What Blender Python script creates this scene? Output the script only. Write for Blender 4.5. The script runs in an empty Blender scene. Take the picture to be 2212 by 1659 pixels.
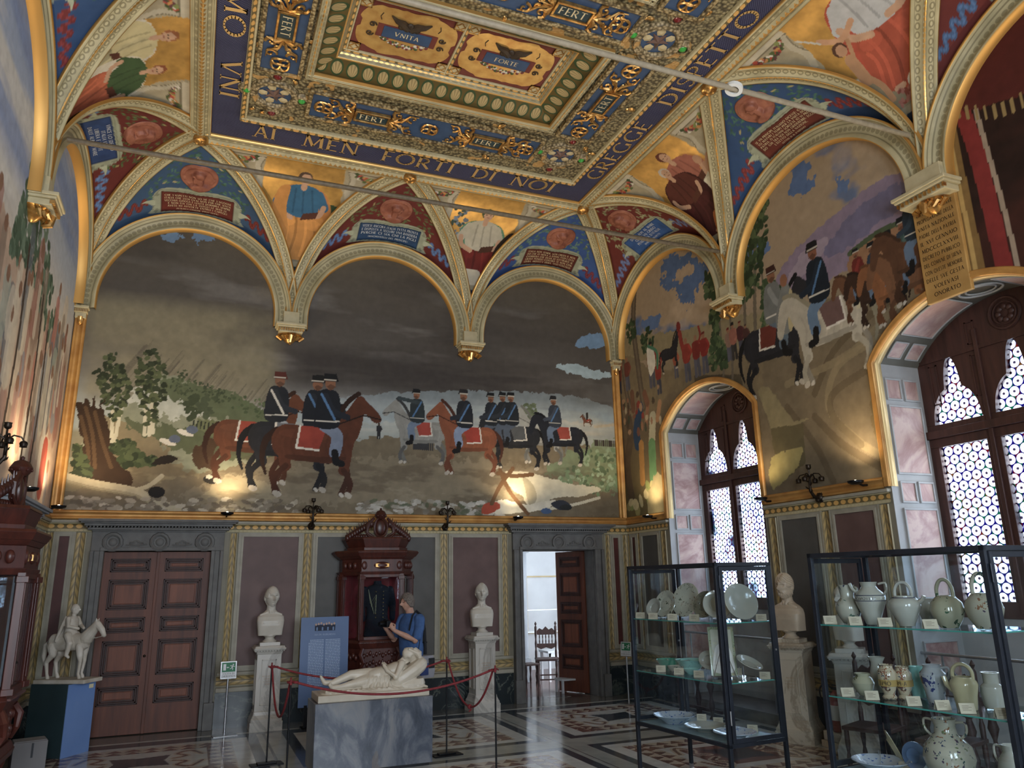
import bpy, bmesh, math, random
import numpy as np
from mathutils import Vector, Matrix
from math import sin, cos, pi, sqrt, atan2, radians
scene = bpy.context.scene
COL = scene.collection
# ------------------------------------------------------------------ camera
FPX = 1638.61
cam_d = bpy.data.cameras.new('camera'); cam = bpy.data.objects.new('camera', cam_d); COL.objects.link(cam)
scene.camera = cam
cam_d.sensor_fit = 'HORIZONTAL'; cam_d.sensor_width = 36.0; cam_d.lens = 36.0 * FPX / 2212.0
cam_d.clip_start = 0.05; cam_d.clip_end = 200
YAW, PITCH, ROLL = -0.39383373, 0.25411534, -0.01985627
_f = Vector((-sin(YAW) * cos(PITCH), cos(YAW) * cos(PITCH), sin(PITCH)))
_r = Vector((cos(YAW), sin(YAW), 0)); _u = _r.cross(_f)
_R = _r * cos(ROLL) + _u * sin(ROLL); _U = -_r * sin(ROLL) + _u * cos(ROLL)
cam.matrix_world = Matrix(((_R.x, _U.x, -_f.x, 1.852), (_R.y, _U.y, -_f.y, -11.956), (_R.z, _U.z, -_f.z, 1.8776), (0, 0, 0, 1)))
# ------------------------------------------------------------------ view, sky, lights
scene.view_settings.view_transform = 'Standard'; scene.view_settings.look = 'None'
scene.view_settings.gamma = 1.0; scene.view_settings.use_curve_mapping = False
scene.view_settings.exposure = 0.45
scene.render.engine = 'CYCLES'
cy = scene.cycles
cy.max_bounces = 5; cy.diffuse_bounces = 3; cy.glossy_bounces = 3; cy.transmission_bounces = 3; cy.transparent_max_bounces = 24
cy.caustics_reflective = False; cy.caustics_refractive = False; cy.sample_clamp_indirect = 4.0
cy.use_denoising = True; cy.use_adaptive_sampling = True; cy.adaptive_threshold = 0.03
world = bpy.data.worlds.new('sky'); scene.world = world; world.use_nodes = True
wn = world.node_tree; wn.nodes.clear()
wb = wn.nodes.new('ShaderNodeBackground'); wo = wn.nodes.new('ShaderNodeOutputWorld')
wb.inputs[0].default_value = (0.80, 0.89, 1.0, 1); wb.inputs[1].default_value = 19.0
wn.links.new(wb.outputs[0], wo.inputs[0])
def aim(o, d):
    o.rotation_euler = Vector(d).to_track_quat('-Z', 'Y').to_euler()
def area_light(name, loc, d, sx, sy, power, col, portal=False):
    L = bpy.data.lights.new(name, 'AREA'); L.shape = 'RECTANGLE'; L.size = sx; L.size_y = sy; L.energy = power; L.color = col
    if portal: L.cycles.is_portal = True
    o = bpy.data.objects.new(name, L); COL.objects.link(o); o.location = loc; aim(o, d); return o
def spot_light(name, loc, d, power, col, ang=100, blend=0.8, rad=0.05):
    L = bpy.data.lights.new(name, 'SPOT'); L.energy = power; L.color = col; L.spot_size = radians(ang); L.spot_blend = blend; L.shadow_soft_size = rad
    o = bpy.data.objects.new(name, L); COL.objects.link(o); o.location = loc; aim(o, d); return o
# daylight beyond the windows enters through portals set in the openings
WINS = [(-3.63, -1.32), (-8.03, -5.72), (-12.43, -10.12)]
for (y0, y1) in WINS:
    area_light('window_portal', (10.05, (y0 + y1) / 2, 3.1), (-1, 0, 0), 2.5, 3.6, 1, (1, 1, 1), True)
for x in (1.6, 4.6): area_light('window_portal', (x, -13.9, 2.8), (0, 1, 0), 1.6, 2.8, 1, (1, 1, 1), True)  # portals of the two openings added behind the viewer as frontal fill
area_light('next_room_daylight', (10.1, 2.2, 2.3), (-1, 0.1, 0), 2.4, 2.6, 30, (0.80, 0.90, 1.0))
# ------------------------------------------------------------------ helpers
def lin(h):
    h = h.lstrip('#'); c = [int(h[i:i + 2], 16) / 255 for i in (0, 2, 4)]
    c = [x / 12.92 if x <= 0.04045 else ((x + 0.055) / 1.055) ** 2.4 for x in c]; g = 0.3 * c[0] + 0.6 * c[1] + 0.1 * c[2]
    return tuple(x + (g - x) * 0.20 for x in c)
def tag(o, label=None, cat=None, group=None, kind=None):
    if label: o['label'] = label
    if cat: o['category'] = cat
    if group: o['group'] = group
    if kind: o['kind'] = kind
    return o
def empty(name, loc=(0, 0, 0), rz=0.0, parent=None):
    o = bpy.data.objects.new(name, None); COL.objects.link(o); o.location = loc; o.rotation_euler = (0, 0, rz)
    o.empty_display_size = 0.1
    if parent: o.parent = parent
    return o
def link_mesh(name, me, mat=None, parent=None, smooth=False):
    o = bpy.data.objects.new(name, me); COL.objects.link(o)
    if mat: me.materials.append(mat)
    if parent: o.parent = parent
    if smooth:
        me.polygons.foreach_set('use_smooth', np.ones(len(me.polygons), dtype=bool))
    return o
def np_mesh(name, V, F, mat=None, parent=None, smooth=False, col=None, uv=None):
    """V (n,3), F (m,4) or (m,3) numpy; col (n,3) per vertex; uv (n,2) per vertex"""
    me = bpy.data.meshes.new(name)
    V = np.ascontiguousarray(V, dtype=np.float32); F = np.ascontiguousarray(F, dtype=np.int32)
    n, k = F.shape
    me.vertices.add(len(V)); me.vertices.foreach_set('co', V.ravel())
    me.loops.add(n * k); me.loops.foreach_set('vertex_index', F.ravel())
    me.polygons.add(n); me.polygons.foreach_set('loop_start', np.arange(0, n * k, k, dtype=np.int32))
    me.polygons.foreach_set('loop_total', np.full(n, k, dtype=np.int32))
    me.update(calc_edges=True)
    if col is not None:
        a = me.color_attributes.new('Col', 'FLOAT_COLOR', 'POINT')
        c = np.ones((len(V), 4), dtype=np.float32); c[:, :col.shape[1]] = col; a.data.foreach_set('color', c.ravel())
    if uv is not None:
        l = me.uv_layers.new(name='UVMap'); l.data.foreach_set('uv', np.ascontiguousarray(uv[F.ravel()], dtype=np.float32).ravel())
    return link_mesh(name, me, mat, parent, smooth)
def grid_faces(ni, nj, keep=None, flip=False):
    i, j = np.meshgrid(np.arange(ni - 1), np.arange(nj - 1), indexing='ij')
    a = i * nj + j; F = np.stack([a, a + nj, a + nj + 1, a + 1], -1).reshape(-1, 4)
    if flip: F = F[:, ::-1]
    if keep is not None: F = F[keep.ravel()]
    return F
class MB:
    """collects shapes and links them as ONE mesh"""
    def __init__(s): s.v = []; s.f = []
    def add(s, vs, fs):
        b = len(s.v); s.v += [tuple(v) for v in vs]; s.f += [tuple(b + i for i in f) for f in fs]; return s
    def box(s, x0, x1, y0, y1, z0, z1, M=None):
        vs = [(x, y, z) for x in (x0, x1) for y in (y0, y1) for z in (z0, z1)]
        if M is not None: vs = [M @ Vector(v) for v in vs]
        return s.add(vs, [(0, 1, 3, 2), (4, 6, 7, 5), (0, 4, 5, 1), (2, 3, 7, 6), (0, 2, 6, 4), (1, 5, 7, 3)])
    def lathe(s, prof, n=24, c=(0, 0, 0), M=None, sx=1.0, sy=1.0, cap=True):
        vs = []; m = len(prof)
        for k in range(n):
            a = 2 * pi * k / n
            for (r, z) in prof: vs.append(Vector((c[0] + r * cos(a) * sx, c[1] + r * sin(a) * sy, c[2] + z)))
        if M is not None: vs = [M @ v for v in vs]
        fs = [(k * m + j, ((k + 1) % n) * m + j, ((k + 1) % n) * m + j + 1, k * m + j + 1) for k in range(n) for j in range(m - 1)]
        if cap:
            if prof[0][0] > 1e-5: fs.append(tuple(k * m for k in reversed(range(n))))
            if prof[-1][0] > 1e-5: fs.append(tuple(k * m + m - 1 for k in range(n)))
        return s.add(vs, fs)
    def tube(s, pts, r, n=8, closed=False, cap=True, flat=1.0):
        pts = [Vector(p) for p in pts]; N = len(pts); rs = r if isinstance(r, (list, tuple)) else [r] * N
        vs = []; up = None
        for i, p in enumerate(pts):
            t = (pts[(i + 1) % N] - pts[i - 1]) if closed else (pts[min(i + 1, N - 1)] - pts[max(i - 1, 0)])
            if t.length < 1e-9: t = Vector((0, 0, 1))
            t.normalize()
            if up is None: up = t.orthogonal().normalized()
            up = (up - t * up.dot(t)); up = up.normalized() if up.length > 1e-6 else t.orthogonal().normalized()
            b = t.cross(up)
            for k in range(n):
                a = 2 * pi * k / n; vs.append(p + (up * cos(a) + b * sin(a) * flat) * rs[i])
        fs = []
        for i in range(N if closed else N - 1):
            j = (i + 1) % N
            for k in range(n): fs.append((i * n + k, i * n + (k + 1) % n, j * n + (k + 1) % n, j * n + k))
        if cap and not closed: fs += [tuple(reversed(range(n))), tuple((N - 1) * n + k for k in range(n))]
        return s.add(vs, fs)
    def prism(s, poly, d0, d1, M=None):
        """polygon in (x,z) extruded along y from d0 to d1"""
        n = len(poly); vs = [Vector((p[0], d0, p[1])) for p in poly] + [Vector((p[0], d1, p[1])) for p in poly]
        if M is not None: vs = [M @ v for v in vs]
        return s.add(vs, [tuple(range(n)), tuple(reversed(range(n, 2 * n)))] + [(i, i + n, (i + 1) % n + n, (i + 1) % n) for i in range(n)])
    def sphere(s, c, r, n=12, m=8, sx=1, sy=1, sz=1, M=None):
        prof = [(r * sin(pi * k / m), -r * cos(pi * k / m)) for k in range(m + 1)]
        vs = []
        for k in range(n):
            a = 2 * pi * k / n
            for (q, z) in prof: vs.append(Vector((c[0] + q * cos(a) * sx, c[1] + q * sin(a) * sy, c[2] + z * sz)))
        if M is not None: vs = [M @ v for v in vs]
        mm = m + 1
        return s.add(vs, [(k * mm + j, ((k + 1) % n) * mm + j, ((k + 1) % n) * mm + j + 1, k * mm + j + 1) for k in range(n) for j in range(m)])
    def build(s, name, mat=None, parent=None, smooth=False, bevel=0.0):
        me = bpy.data.meshes.new(name); me.from_pydata(s.v, [], s.f); me.validate(); me.update()
        if True:
            bm = bmesh.new(); bm.from_mesh(me); bmesh.ops.recalc_face_normals(bm, faces=bm.faces); bm.to_mesh(me); bm.free()
        o = link_mesh(name, me, mat, parent, smooth)
        if smooth:
            try: me.set_sharp_from_angle(angle=radians(40))
            except Exception: pass
        if bevel:
            b = o.modifiers.new('bevel', 'BEVEL'); b.width = bevel; b.segments = 2; b.limit_method = 'ANGLE'; b.angle_limit = radians(40)
        return o
# ------------------------------------------------------------------ shader nodes
class E:
    """tiny math-node expression"""
    def __init__(s, nt, sock): s.nt = nt; s.s = sock
    def _o(s, op, a=None, b=None):
        n = s.nt.nodes.new('ShaderNodeMath'); n.operation = op; s.nt.links.new(s.s, n.inputs[0])
        for k, x in ((1, a), (2, b)):
            if x is None: continue
            if isinstance(x, E): s.nt.links.new(x.s, n.inputs[k])
            else: n.inputs[k].default_value = x
        return E(s.nt, n.outputs[0])
    def __add__(s, o): return s._o('ADD', o)
    def __sub__(s, o): return s._o('SUBTRACT', o)
    def __mul__(s, o): return s._o('MULTIPLY', o)
    def __truediv__(s, o): return s._o('DIVIDE', o)
    def fr(s): return s._o('FRACT')
    def fl(s): return s._o('FLOOR')
    def ab(s): return s._o('ABSOLUTE')
    def sin(s): return s._o('SINE')
    def lt(s, x): return s._o('LESS_THAN', x)
    def gt(s, x): return s._o('GREATER_THAN', x)
    def mn(s, x): return s._o('MINIMUM', x)
    def mx(s, x): return s._o('MAXIMUM', x)
    def sq(s): return s._o('POWER', 2.0)
    def rt(s): return s._o('SQRT')
    def mod(s, x): return s._o('FLOORED_MODULO', x)
    def band(s, a, b): return s.gt(a) * s.lt(b)
class Mat:
    def __init__(s, name, rough=0.6, metal=0.0, spec=0.5, col='808080', coat=0.0):
        s.m = bpy.data.materials.new(name); s.m.use_nodes = True; s.nt = s.m.node_tree
        s.b = s.nt.nodes['Principled BSDF']; s.out = s.nt.nodes['Material Output']
        s.b.inputs['Roughness'].default_value = rough; s.b.inputs['Metallic'].default_value = metal
        s.b.inputs['Specular IOR Level'].default_value = spec
        s.b.inputs['Base Color'].default_value = (*(lin(col) if isinstance(col, str) else col), 1)
        if coat: s.b.inputs['Coat Weight'].default_value = coat; s.b.inputs['Coat Roughness'].default_value = 0.08
        s._c = None
    def node(s, t, **k):
        n = s.nt.nodes.new(t)
        for a, v in k.items(): setattr(n, a, v)
        return n
    def coord(s, kind='Object', scale=(1, 1, 1), rot=(0, 0, 0)):
        tc = s.node('ShaderNodeTexCoord'); mp = s.node('ShaderNodeMapping'); mp.inputs['Scale'].default_value = scale; mp.inputs['Rotation'].default_value = rot
        s.nt.links.new(tc.outputs[kind], mp.inputs[0]); return mp.outputs[0]
    def xyz(s, kind='Object', scale=(1, 1, 1), rot=(0, 0, 0)):
        sp = s.node('ShaderNodeSeparateXYZ'); s.nt.links.new(s.coord(kind, scale, rot), sp.inputs[0])
        return [E(s.nt, o) for o in sp.outputs]
    def noise(s, scale=5, detail=4, vec=None, dist=0.0, rough=0.5):
        n = s.node('ShaderNodeTexNoise'); n.inputs['Scale'].default_value = scale; n.inputs['Detail'].default_value = detail
        n.inputs['Distortion'].default_value = dist; n.inputs['Roughness'].default_value = rough
        s.nt.links.new(vec if vec is not None else s.coord(), n.inputs['Vector']); return E(s.nt, n.outputs[0])
    def c(s, col):
        if isinstance(col, str): col = lin(col)
        n = s.node('ShaderNodeRGB'); n.outputs[0].default_value = (*col, 1); return n.outputs[0]
    def mix(s, fac, a, b, blend='MIX'):
        n = s.node('ShaderNodeMix'); n.data_type = 'RGBA'; n.blend_type = blend
        f = fac.s if isinstance(fac, E) else fac
        if isinstance(f, (int, float)): n.inputs[0].default_value = f
        else: s.nt.links.new(f, n.inputs[0])
        for k, x in ((6, a), (7, b)):
            if isinstance(x, (str, tuple)): n.inputs[k].default_value = (*(lin(x) if isinstance(x, str) else x), 1)
            else: s.nt.links.new(x, n.inputs[k])
        return n.outputs[2]
    def ramp(s, fac, stops):
        n = s.node('ShaderNodeValToRGB'); s.nt.links.new(fac.s if isinstance(fac, E) else fac, n.inputs[0])
        e = n.color_ramp.elements
        while len(e) < len(stops): e.new(0.5)
        for k, (p, c_) in enumerate(stops): e[k].position = p; e[k].color = (*(lin(c_) if isinstance(c_, str) else c_), 1)
        return n.outputs[0]
    def color(s, sock): s.nt.links.new(sock, s.b.inputs['Base Color']); return s
    def rough(s, e): s.nt.links.new(e.s if isinstance(e, E) else e, s.b.inputs['Roughness']); return s
    def metal(s, e): s.nt.links.new(e.s if isinstance(e, E) else e, s.b.inputs['Metallic']); return s
    def bump(s, e, strength=0.4, dist=0.01):
        n = s.node('ShaderNodeBump'); n.inputs['Strength'].default_value = strength; n.inputs['Distance'].default_value = dist
        s.nt.links.new(e.s if isinstance(e, E) else e, n.inputs['Height']); s.nt.links.new(n.outputs[0], s.b.inputs['Normal']); return s
def mottled(name, c1, c2, scale=6, rough=0.6, bump=0.1, spec=0.4, metal=0.0, detail=6, coat=0.0):
    m = Mat(name, rough, metal, spec, c1, coat); n = m.noise(scale, detail)
    m.color(m.ramp(n, [(0.3, c1), (0.7, c2)]))
    if bump: m.bump(m.noise(scale * 6, 4), bump, 0.004)
    return m.m
def marble(name, base, vein, scale=2.0, rough=0.25, width=0.06, second=None, stretch=(1, 1, 1), rot=(0, 0, 0), coat=0.0):
    m = Mat(name, rough, 0, 0.5, base, coat); v = m.coord('Object', stretch, rot)
    n = m.noise(scale, 8, v, 1.2, 0.6); big = m.noise(scale * 0.6, 4, v, 0.5)
    c = m.ramp((n - 0.5).ab(), [(0.0, vein), (width, second or base), (0.35, base)])
    c = m.mix(big._o('MULTIPLY_ADD', 1.6, -0.5), c, second or base, 'MIX')
    m.color(c); return m.m
GOLD = Mat('gilding', 0.30, 0.85, 0.5, 'd2983a'); GOLD.color(GOLD.ramp(GOLD.noise(14, 3), [(0.35, 'b47a1e'), (0.65, 'e6b455')])); GOLD = GOLD.m
GOLDP = Mat('gold_paint', 0.42, 0.35, 0.5, 'c08a2c'); GOLDP.color(GOLDP.ramp(GOLDP.noise(5, 4), [(0.3, 'b57818'), (0.7, 'd79c32')])); GOLDP = GOLDP.m
STUC = mottled('cream_stucco', 'a9a283', 'b9b08c', 3, 0.6, 0.15)
STONE = mottled('grey_stone', '5f5c58', '76716b', 5, 0.65, 0.2)
WHITE_MARBLE = mottled('white_marble', 'd6d0c4', 'e6e1d8', 4, 0.35, 0.05)
PLASTER = mottled('plaster', 'cfc4b0', 'ddd3c0', 3, 0.7, 0.05)
BLACK = Mat('black_metal', 0.4, 0.6, 0.5, '15161a').m
BRONZE = mottled('dark_bronze', '241c15', '3a2e22', 12, 0.4, 0.2, 0.5, 0.7)
def wood(name, c1, c2, rough=0.55, axis=2, coat=0.0):
    m = Mat(name, rough, 0, 0.5, c1, coat); sc = [14, 14, 14]; sc[axis] = 1.2
    n = m.noise(1.0, 8, m.coord('Object', tuple(sc)), 0.6, 0.6)
    m.color(m.ramp(n, [(0.3, c1), (0.7, c2)])); return m.m
WALNUT = wood('walnut', '4c200a', '723410'); DARKWOOD = wood('dark_walnut', '2a1410', '45221a')
MAHOG = wood('mahogany', '3c150c', '5c2415', 0.4)
def vcol_mat(name, rough=0.75, gold=False, bump=0.25, spec=0.3):
    m = Mat(name, rough, 0, spec); a = m.node('ShaderNodeVertexColor'); a.layer_name = 'Col'
    n = m.noise(9, 5); c = m.mix(0.6, a.outputs[0], m.ramp(n, [(0.3, (0.78, 0.78, 0.78)), (0.7, (1.0, 1.0, 1.0))]), 'MULTIPLY')
    m.color(c)
    if gold:
        al = E(m.nt, a.outputs['Alpha']); m.metal(al * 0.55); m.rough(al * -0.38 + rough)
    if bump: m.bump(m.noise(60, 4), bump, 0.002)
    return m.m
FRESCOG = vcol_mat('fresco_and_gold', 0.75, True)
FRESCO = vcol_mat('fresco_paint')

# ------------------------------------------------------------------ fresco painter: pigment laid on a fine mesh, in the wall's own metres
def _hash(i, j, seed):
    x = np.sin(i * 127.1 + j * 311.7 + seed * 74.7) * 43758.5453
    return x - np.floor(x)
def vnoise(u, v, seed=0):
    i = np.floor(u); j = np.floor(v); f = u - i; g = v - j
    f = f * f * (3 - 2 * f); g = g * g * (3 - 2 * g)
    return (_hash(i, j, seed) * (1 - f) + _hash(i + 1, j, seed) * f) * (1 - g) + (_hash(i, j + 1, seed) * (1 - f) + _hash(i + 1, j + 1, seed) * f) * g
def fbm(u, v, seed=0, oct=4):
    s = 0; a = 0.5; t = 0
    for k in range(oct):
        s = s + a * vnoise(u * 2 ** k, v * 2 ** k, seed + k * 17); t += a; a *= 0.55
    return s / t
def smooth_pts(pts, n=6, closed=False):
    P = np.array(pts, float); N = len(P)
    if N < 3: return P
    out = []
    for i in range(N if closed else N - 1):
        p0 = P[i - 1] if (closed or i > 0) else P[0]; p1 = P[i]; p2 = P[(i + 1) % N]
        p3 = P[(i + 2) % N] if (closed or i + 2 < N) else P[-1]
        for k in range(n):
            t = k / n
            out.append(0.5 * ((2 * p1) + (-p0 + p2) * t + (2 * p0 - 5 * p1 + 4 * p2 - p3) * t * t + (-p0 + 3 * p1 - 3 * p2 + p3) * t ** 3))
    if not closed: out.append(P[-1])
    return np.array(out)
class Canvas:
    def rgba(s): return np.concatenate([s.c, s.g[:, None]], 1)
    def __init__(s, U, V, base='808080'):
        s.shape = U.shape; s.u = U.ravel().astype(float); s.v = V.ravel().astype(float)
        s.c = np.tile(np.array(lin(base), float), (s.u.size, 1)); s.rag = 0.0; s.order = None
        s.var = 0.16; s.g = np.zeros(s.u.size)
        # coarse index for speed
        s.cu = s.u; s.cv = s.v
    def near(s, u0, u1, v0, v1):
        return np.nonzero((s.u >= u0) & (s.u <= u1) & (s.v >= v0) & (s.v <= v1))[0]
    def put(s, idx, col, alpha=1.0, seed=0, var=None):
        if len(idx) == 0: return
        var = s.var if var is None else var
        c = np.array(lin(col) if isinstance(col, str) else col)
        n = 1 + var * (fbm(s.u[idx] * 9 + seed, s.v[idx] * 9, seed, 3) - 0.5) * 2
        a = alpha if np.ndim(alpha) else np.full(len(idx), float(alpha))
        s.g[idx] = s.g[idx] * (1 - a) + (a if col == 'd9a53c' else 0)
        s.c[idx] = s.c[idx] * (1 - a[:, None]) + (c[None, :] * n[:, None]) * a[:, None]
    def bands(s, stops, wob=0.0, seed=3, scale=0.6):
        """vertical blend of colours over v: [(v, hex)]"""
        v = s.v + wob * (fbm(s.u * scale, s.v * scale * 2, seed, 4) - 0.5) * 2
        xs = np.array([p for p, _ in stops]); cs = np.array([lin(c) for _, c in stops])
        for k in range(3): s.c[:, k] = np.interp(v, xs, cs[:, k])
    def cloud(s, col, scale=(0.5, 1.0), thr=0.5, soft=0.15, seed=0, alpha=1.0, box=None, oct=5):
        idx = s.near(*box) if box else np.arange(s.u.size)
        n = fbm(s.u[idx] * scale[0], s.v[idx] * scale[1], seed, oct)
        a = np.clip((n - thr) / soft, 0, 1) * alpha
        if box:
            e = 0.3; m = np.clip((s.u[idx] - box[0]) / e, 0, 1) * np.clip((box[1] - s.u[idx]) / e, 0, 1) * np.clip((s.v[idx] - box[2]) / e, 0, 1) * np.clip((box[3] - s.v[idx]) / e, 0, 1)
            a = a * m
        s.put(idx, col, a, seed)
    def poly(s, col, pts, sm=True, rag=0.0, alpha=1.0, seed=0, var=None):
        P = smooth_pts(pts, 5, True) if sm and len(pts) > 3 else np.array(pts, float)
        pad = rag + 0.01
        idx = s.near(P[:, 0].min() - pad, P[:, 0].max() + pad, P[:, 1].min() - pad, P[:, 1].max() + pad)
        if len(idx) == 0: return
        u = s.u[idx]; v = s.v[idx]
        if rag:
            u = u + rag * (fbm(s.u[idx] * 12, s.v[idx] * 12, seed + 5, 3) - 0.5) * 2; v = v + rag * (fbm(s.u[idx] * 12, s.v[idx] * 12, seed + 9, 3) - 0.5) * 2
        ins = np.zeros(len(idx), bool); x1, y1 = P[-1]
        for x2, y2 in P:
            if y1 != y2:
                c = ((y1 > v) != (y2 > v)) & (u < (x2 - x1) * (v - y1) / (y2 - y1) + x1); ins ^= c
            x1, y1 = x2, y2
        s.put(idx[ins], col, alpha, seed, var)
    def line(s, col, w, pts, sm=True, alpha=1.0, taper=False, seed=0):
        P = smooth_pts(pts, 5) if sm else np.array(pts, float)
        m = w / 2
        idx = s.near(P[:, 0].min() - m, P[:, 0].max() + m, P[:, 1].min() - m, P[:, 1].max() + m)
        if len(idx) == 0: return
        u = s.u[idx]; v = s.v[idx]; best = np.full(len(idx), 9.0); N = len(P)
        for i in range(N - 1):
            a = P[i]; b = P[i + 1]; d = b - a; L = d @ d
            t = np.clip(((u - a[0]) * d[0] + (v - a[1]) * d[1]) / (L + 1e-12), 0, 1)
            dd = np.hypot(u - a[0] - t * d[0], v - a[1] - t * d[1])
            k = 1.0
            if taper: k = 1 - 0.75 * (i + t) / (N - 1)
            best = np.minimum(best, dd / (m * k))
        s.put(idx[best < 1], col, alpha, seed)
    def ell(s, col, cx, cy, rx, ry, rot=0.0, alpha=1.0, seed=0, soft=False):
        R = max(rx, ry); idx = s.near(cx - R, cx + R, cy - R, cy + R)
        if len(idx) == 0: return
        du = s.u[idx] - cx; dv = s.v[idx] - cy; c_, s_ = cos(rot), sin(rot)
        q = ((du * c_ + dv * s_) / rx) ** 2 + ((-du * s_ + dv * c_) / ry) ** 2
        if soft: a = np.clip(1.2 * (1 - q), 0, 1) * alpha; k = q < 1; s.put(idx[k], col, a[k], seed)
        else: s.put(idx[q < 1], col, alpha, seed)
    def foliage(s, cols, pts, n=60, r=0.05, seed=0):
        """clumps of leaves strewn within a polygon"""
        rnd = random.Random(seed); P = np.array(pts, float); x0, y0 = P.min(0); x1, y1 = P.max(0); k = 0; t = 0
        while k < n and t < n * 20:
            t += 1; x = rnd.uniform(x0, x1); y = rnd.uniform(y0, y1); ins = False; a, b = P[-1]
            for c, d in P:
                if ((b > y) != (d > y)) and (x < (c - a) * (y - b) / (d - b + 1e-12) + a): ins = not ins
                a, b = c, d
            if not ins: continue
            k += 1; s.ell(rnd.choice(cols), x, y, r * rnd.uniform(0.5, 1.3), r * rnd.uniform(0.4, 0.9), rnd.uniform(0, pi), 1.0, k)
    def affine(s, pts, x, y, sc, flip=False, rot=0.0):
        c_, s_ = cos(rot), sin(rot); out = []
        for (a, b) in pts:
            if flip: a = -a
            a, b = a * sc, b * sc; out.append((x + a * c_ - b * s_, y + a * s_ + b * c_))
        return out
def shade(h, k):
    c = lin(h) if isinstance(h, str) else h; return tuple(min(1, max(0, x * k)) for x in c)
# horse drawn 1.0 tall at the withers, facing left, hooves on y=0
def horse(cv, x, y, sc, body='5a2f1a', mane='2a1a12', legs=None, flip=False, cloth='a8331f', tail=True, head_up=True, walk=0):
    A = lambda p: cv.affine(p, x, y, sc, flip); legs = legs or shade(body, 0.6)
    L = lambda w: w * sc
    far = shade(body, 0.55)
    for (a, b, c) in (((-0.34, 0.55), (-0.42, 0.30), (-0.33, 0.02)), ((0.46, 0.58), (0.62, 0.30), (0.52, 0.02))):
        cv.line(far, L(0.075), A([a, b, c])); cv.line(shade('d8d0c0', 0.8), L(0.05), A([c, (c[0] - 0.02, 0.0)]))
    if tail: cv.line(mane, L(0.13), A([(0.58, 0.88), (0.72, 0.75), (0.76, 0.50), (0.70, 0.28)]), taper=True)
    cv.poly(body, A([(-0.50, 0.78), (-0.45, 0.95), (-0.28, 1.0), (0.0, 0.93), (0.30, 0.98), (0.52, 0.97), (0.64, 0.82), (0.62, 0.62), (0.46, 0.50), (0.15, 0.47), (-0.20, 0.46), (-0.42, 0.56)]))
    for (a, b, c, d) in (((-0.40, 0.62), (-0.36, 0.36), (-0.46, 0.18), (-0.42, 0.02)), ((0.50, 0.66), (0.44, 0.40), (0.58, 0.24), (0.56, 0.02))):
        cv.line(body, L(0.15), A([a, b]), False); cv.line(legs, L(0.08), A([b, c, d])); cv.line('b8ae9c', L(0.075), A([d, (d[0] - 0.03, 0.0)]), False)
    if head_up:
        cv.poly(body, A([(-0.22, 1.0), (-0.40, 1.26), (-0.52, 1.44), (-0.60, 1.46), (-0.66, 1.40), (-0.86, 1.20), (-0.88, 1.10), (-0.78, 1.08), (-0.64, 1.20), (-0.60, 1.02), (-0.52, 0.80), (-0.38, 0.76)]))
        cv.line(mane, L(0.07), A([(-0.54, 1.50), (-0.40, 1.38), (-0.28, 1.20), (-0.20, 1.02)])); cv.line(shade(mane, 0.7), L(0.02), A([(-0.88, 1.13), (-0.62, 1.18), (-0.25, 1.02)]), False)
    else:
        cv.poly(body, A([(-0.22, 1.0), (-0.46, 1.22), (-0.66, 1.26), (-0.78, 1.16), (-0.86, 0.90), (-0.86, 0.76), (-0.78, 0.74), (-0.70, 0.90), (-0.62, 1.0), (-0.52, 0.78), (-0.38, 0.74)]))
        cv.line(mane, L(0.06), A([(-0.68, 1.29), (-0.48, 1.25), (-0.26, 1.04)]))
    cv.poly(shade(body, 1.6), A([(-0.3, 0.90), (0.0, 0.85), (0.34, 0.92), (0.54, 0.88), (0.50, 0.82), (0.1, 0.78), (-0.25, 0.82)]), alpha=0.35)
    for k in range(9): q = -0.4 + k * 0.12; cv.line(shade(body, 1.35 if k % 2 else 0.7), L(0.03), A([(q, 0.9), (q + 0.06, 0.72), (q + 0.02, 0.56)]), alpha=0.35)
    cv.poly(shade(body, 0.5), A([(-0.35, 0.56), (0.0, 0.54), (0.4, 0.56), (0.42, 0.50), (0.0, 0.46), (-0.35, 0.50)]), alpha=0.6)
    if cloth:
        cv.poly(cloth, A([(-0.10, 0.96), (0.26, 0.98), (0.30, 0.66), (0.0, 0.64)]), False); cv.line('d8d2c4', L(0.03), A([(0.27, 0.97), (0.31, 0.66), (0.0, 0.635)]), False)
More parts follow.
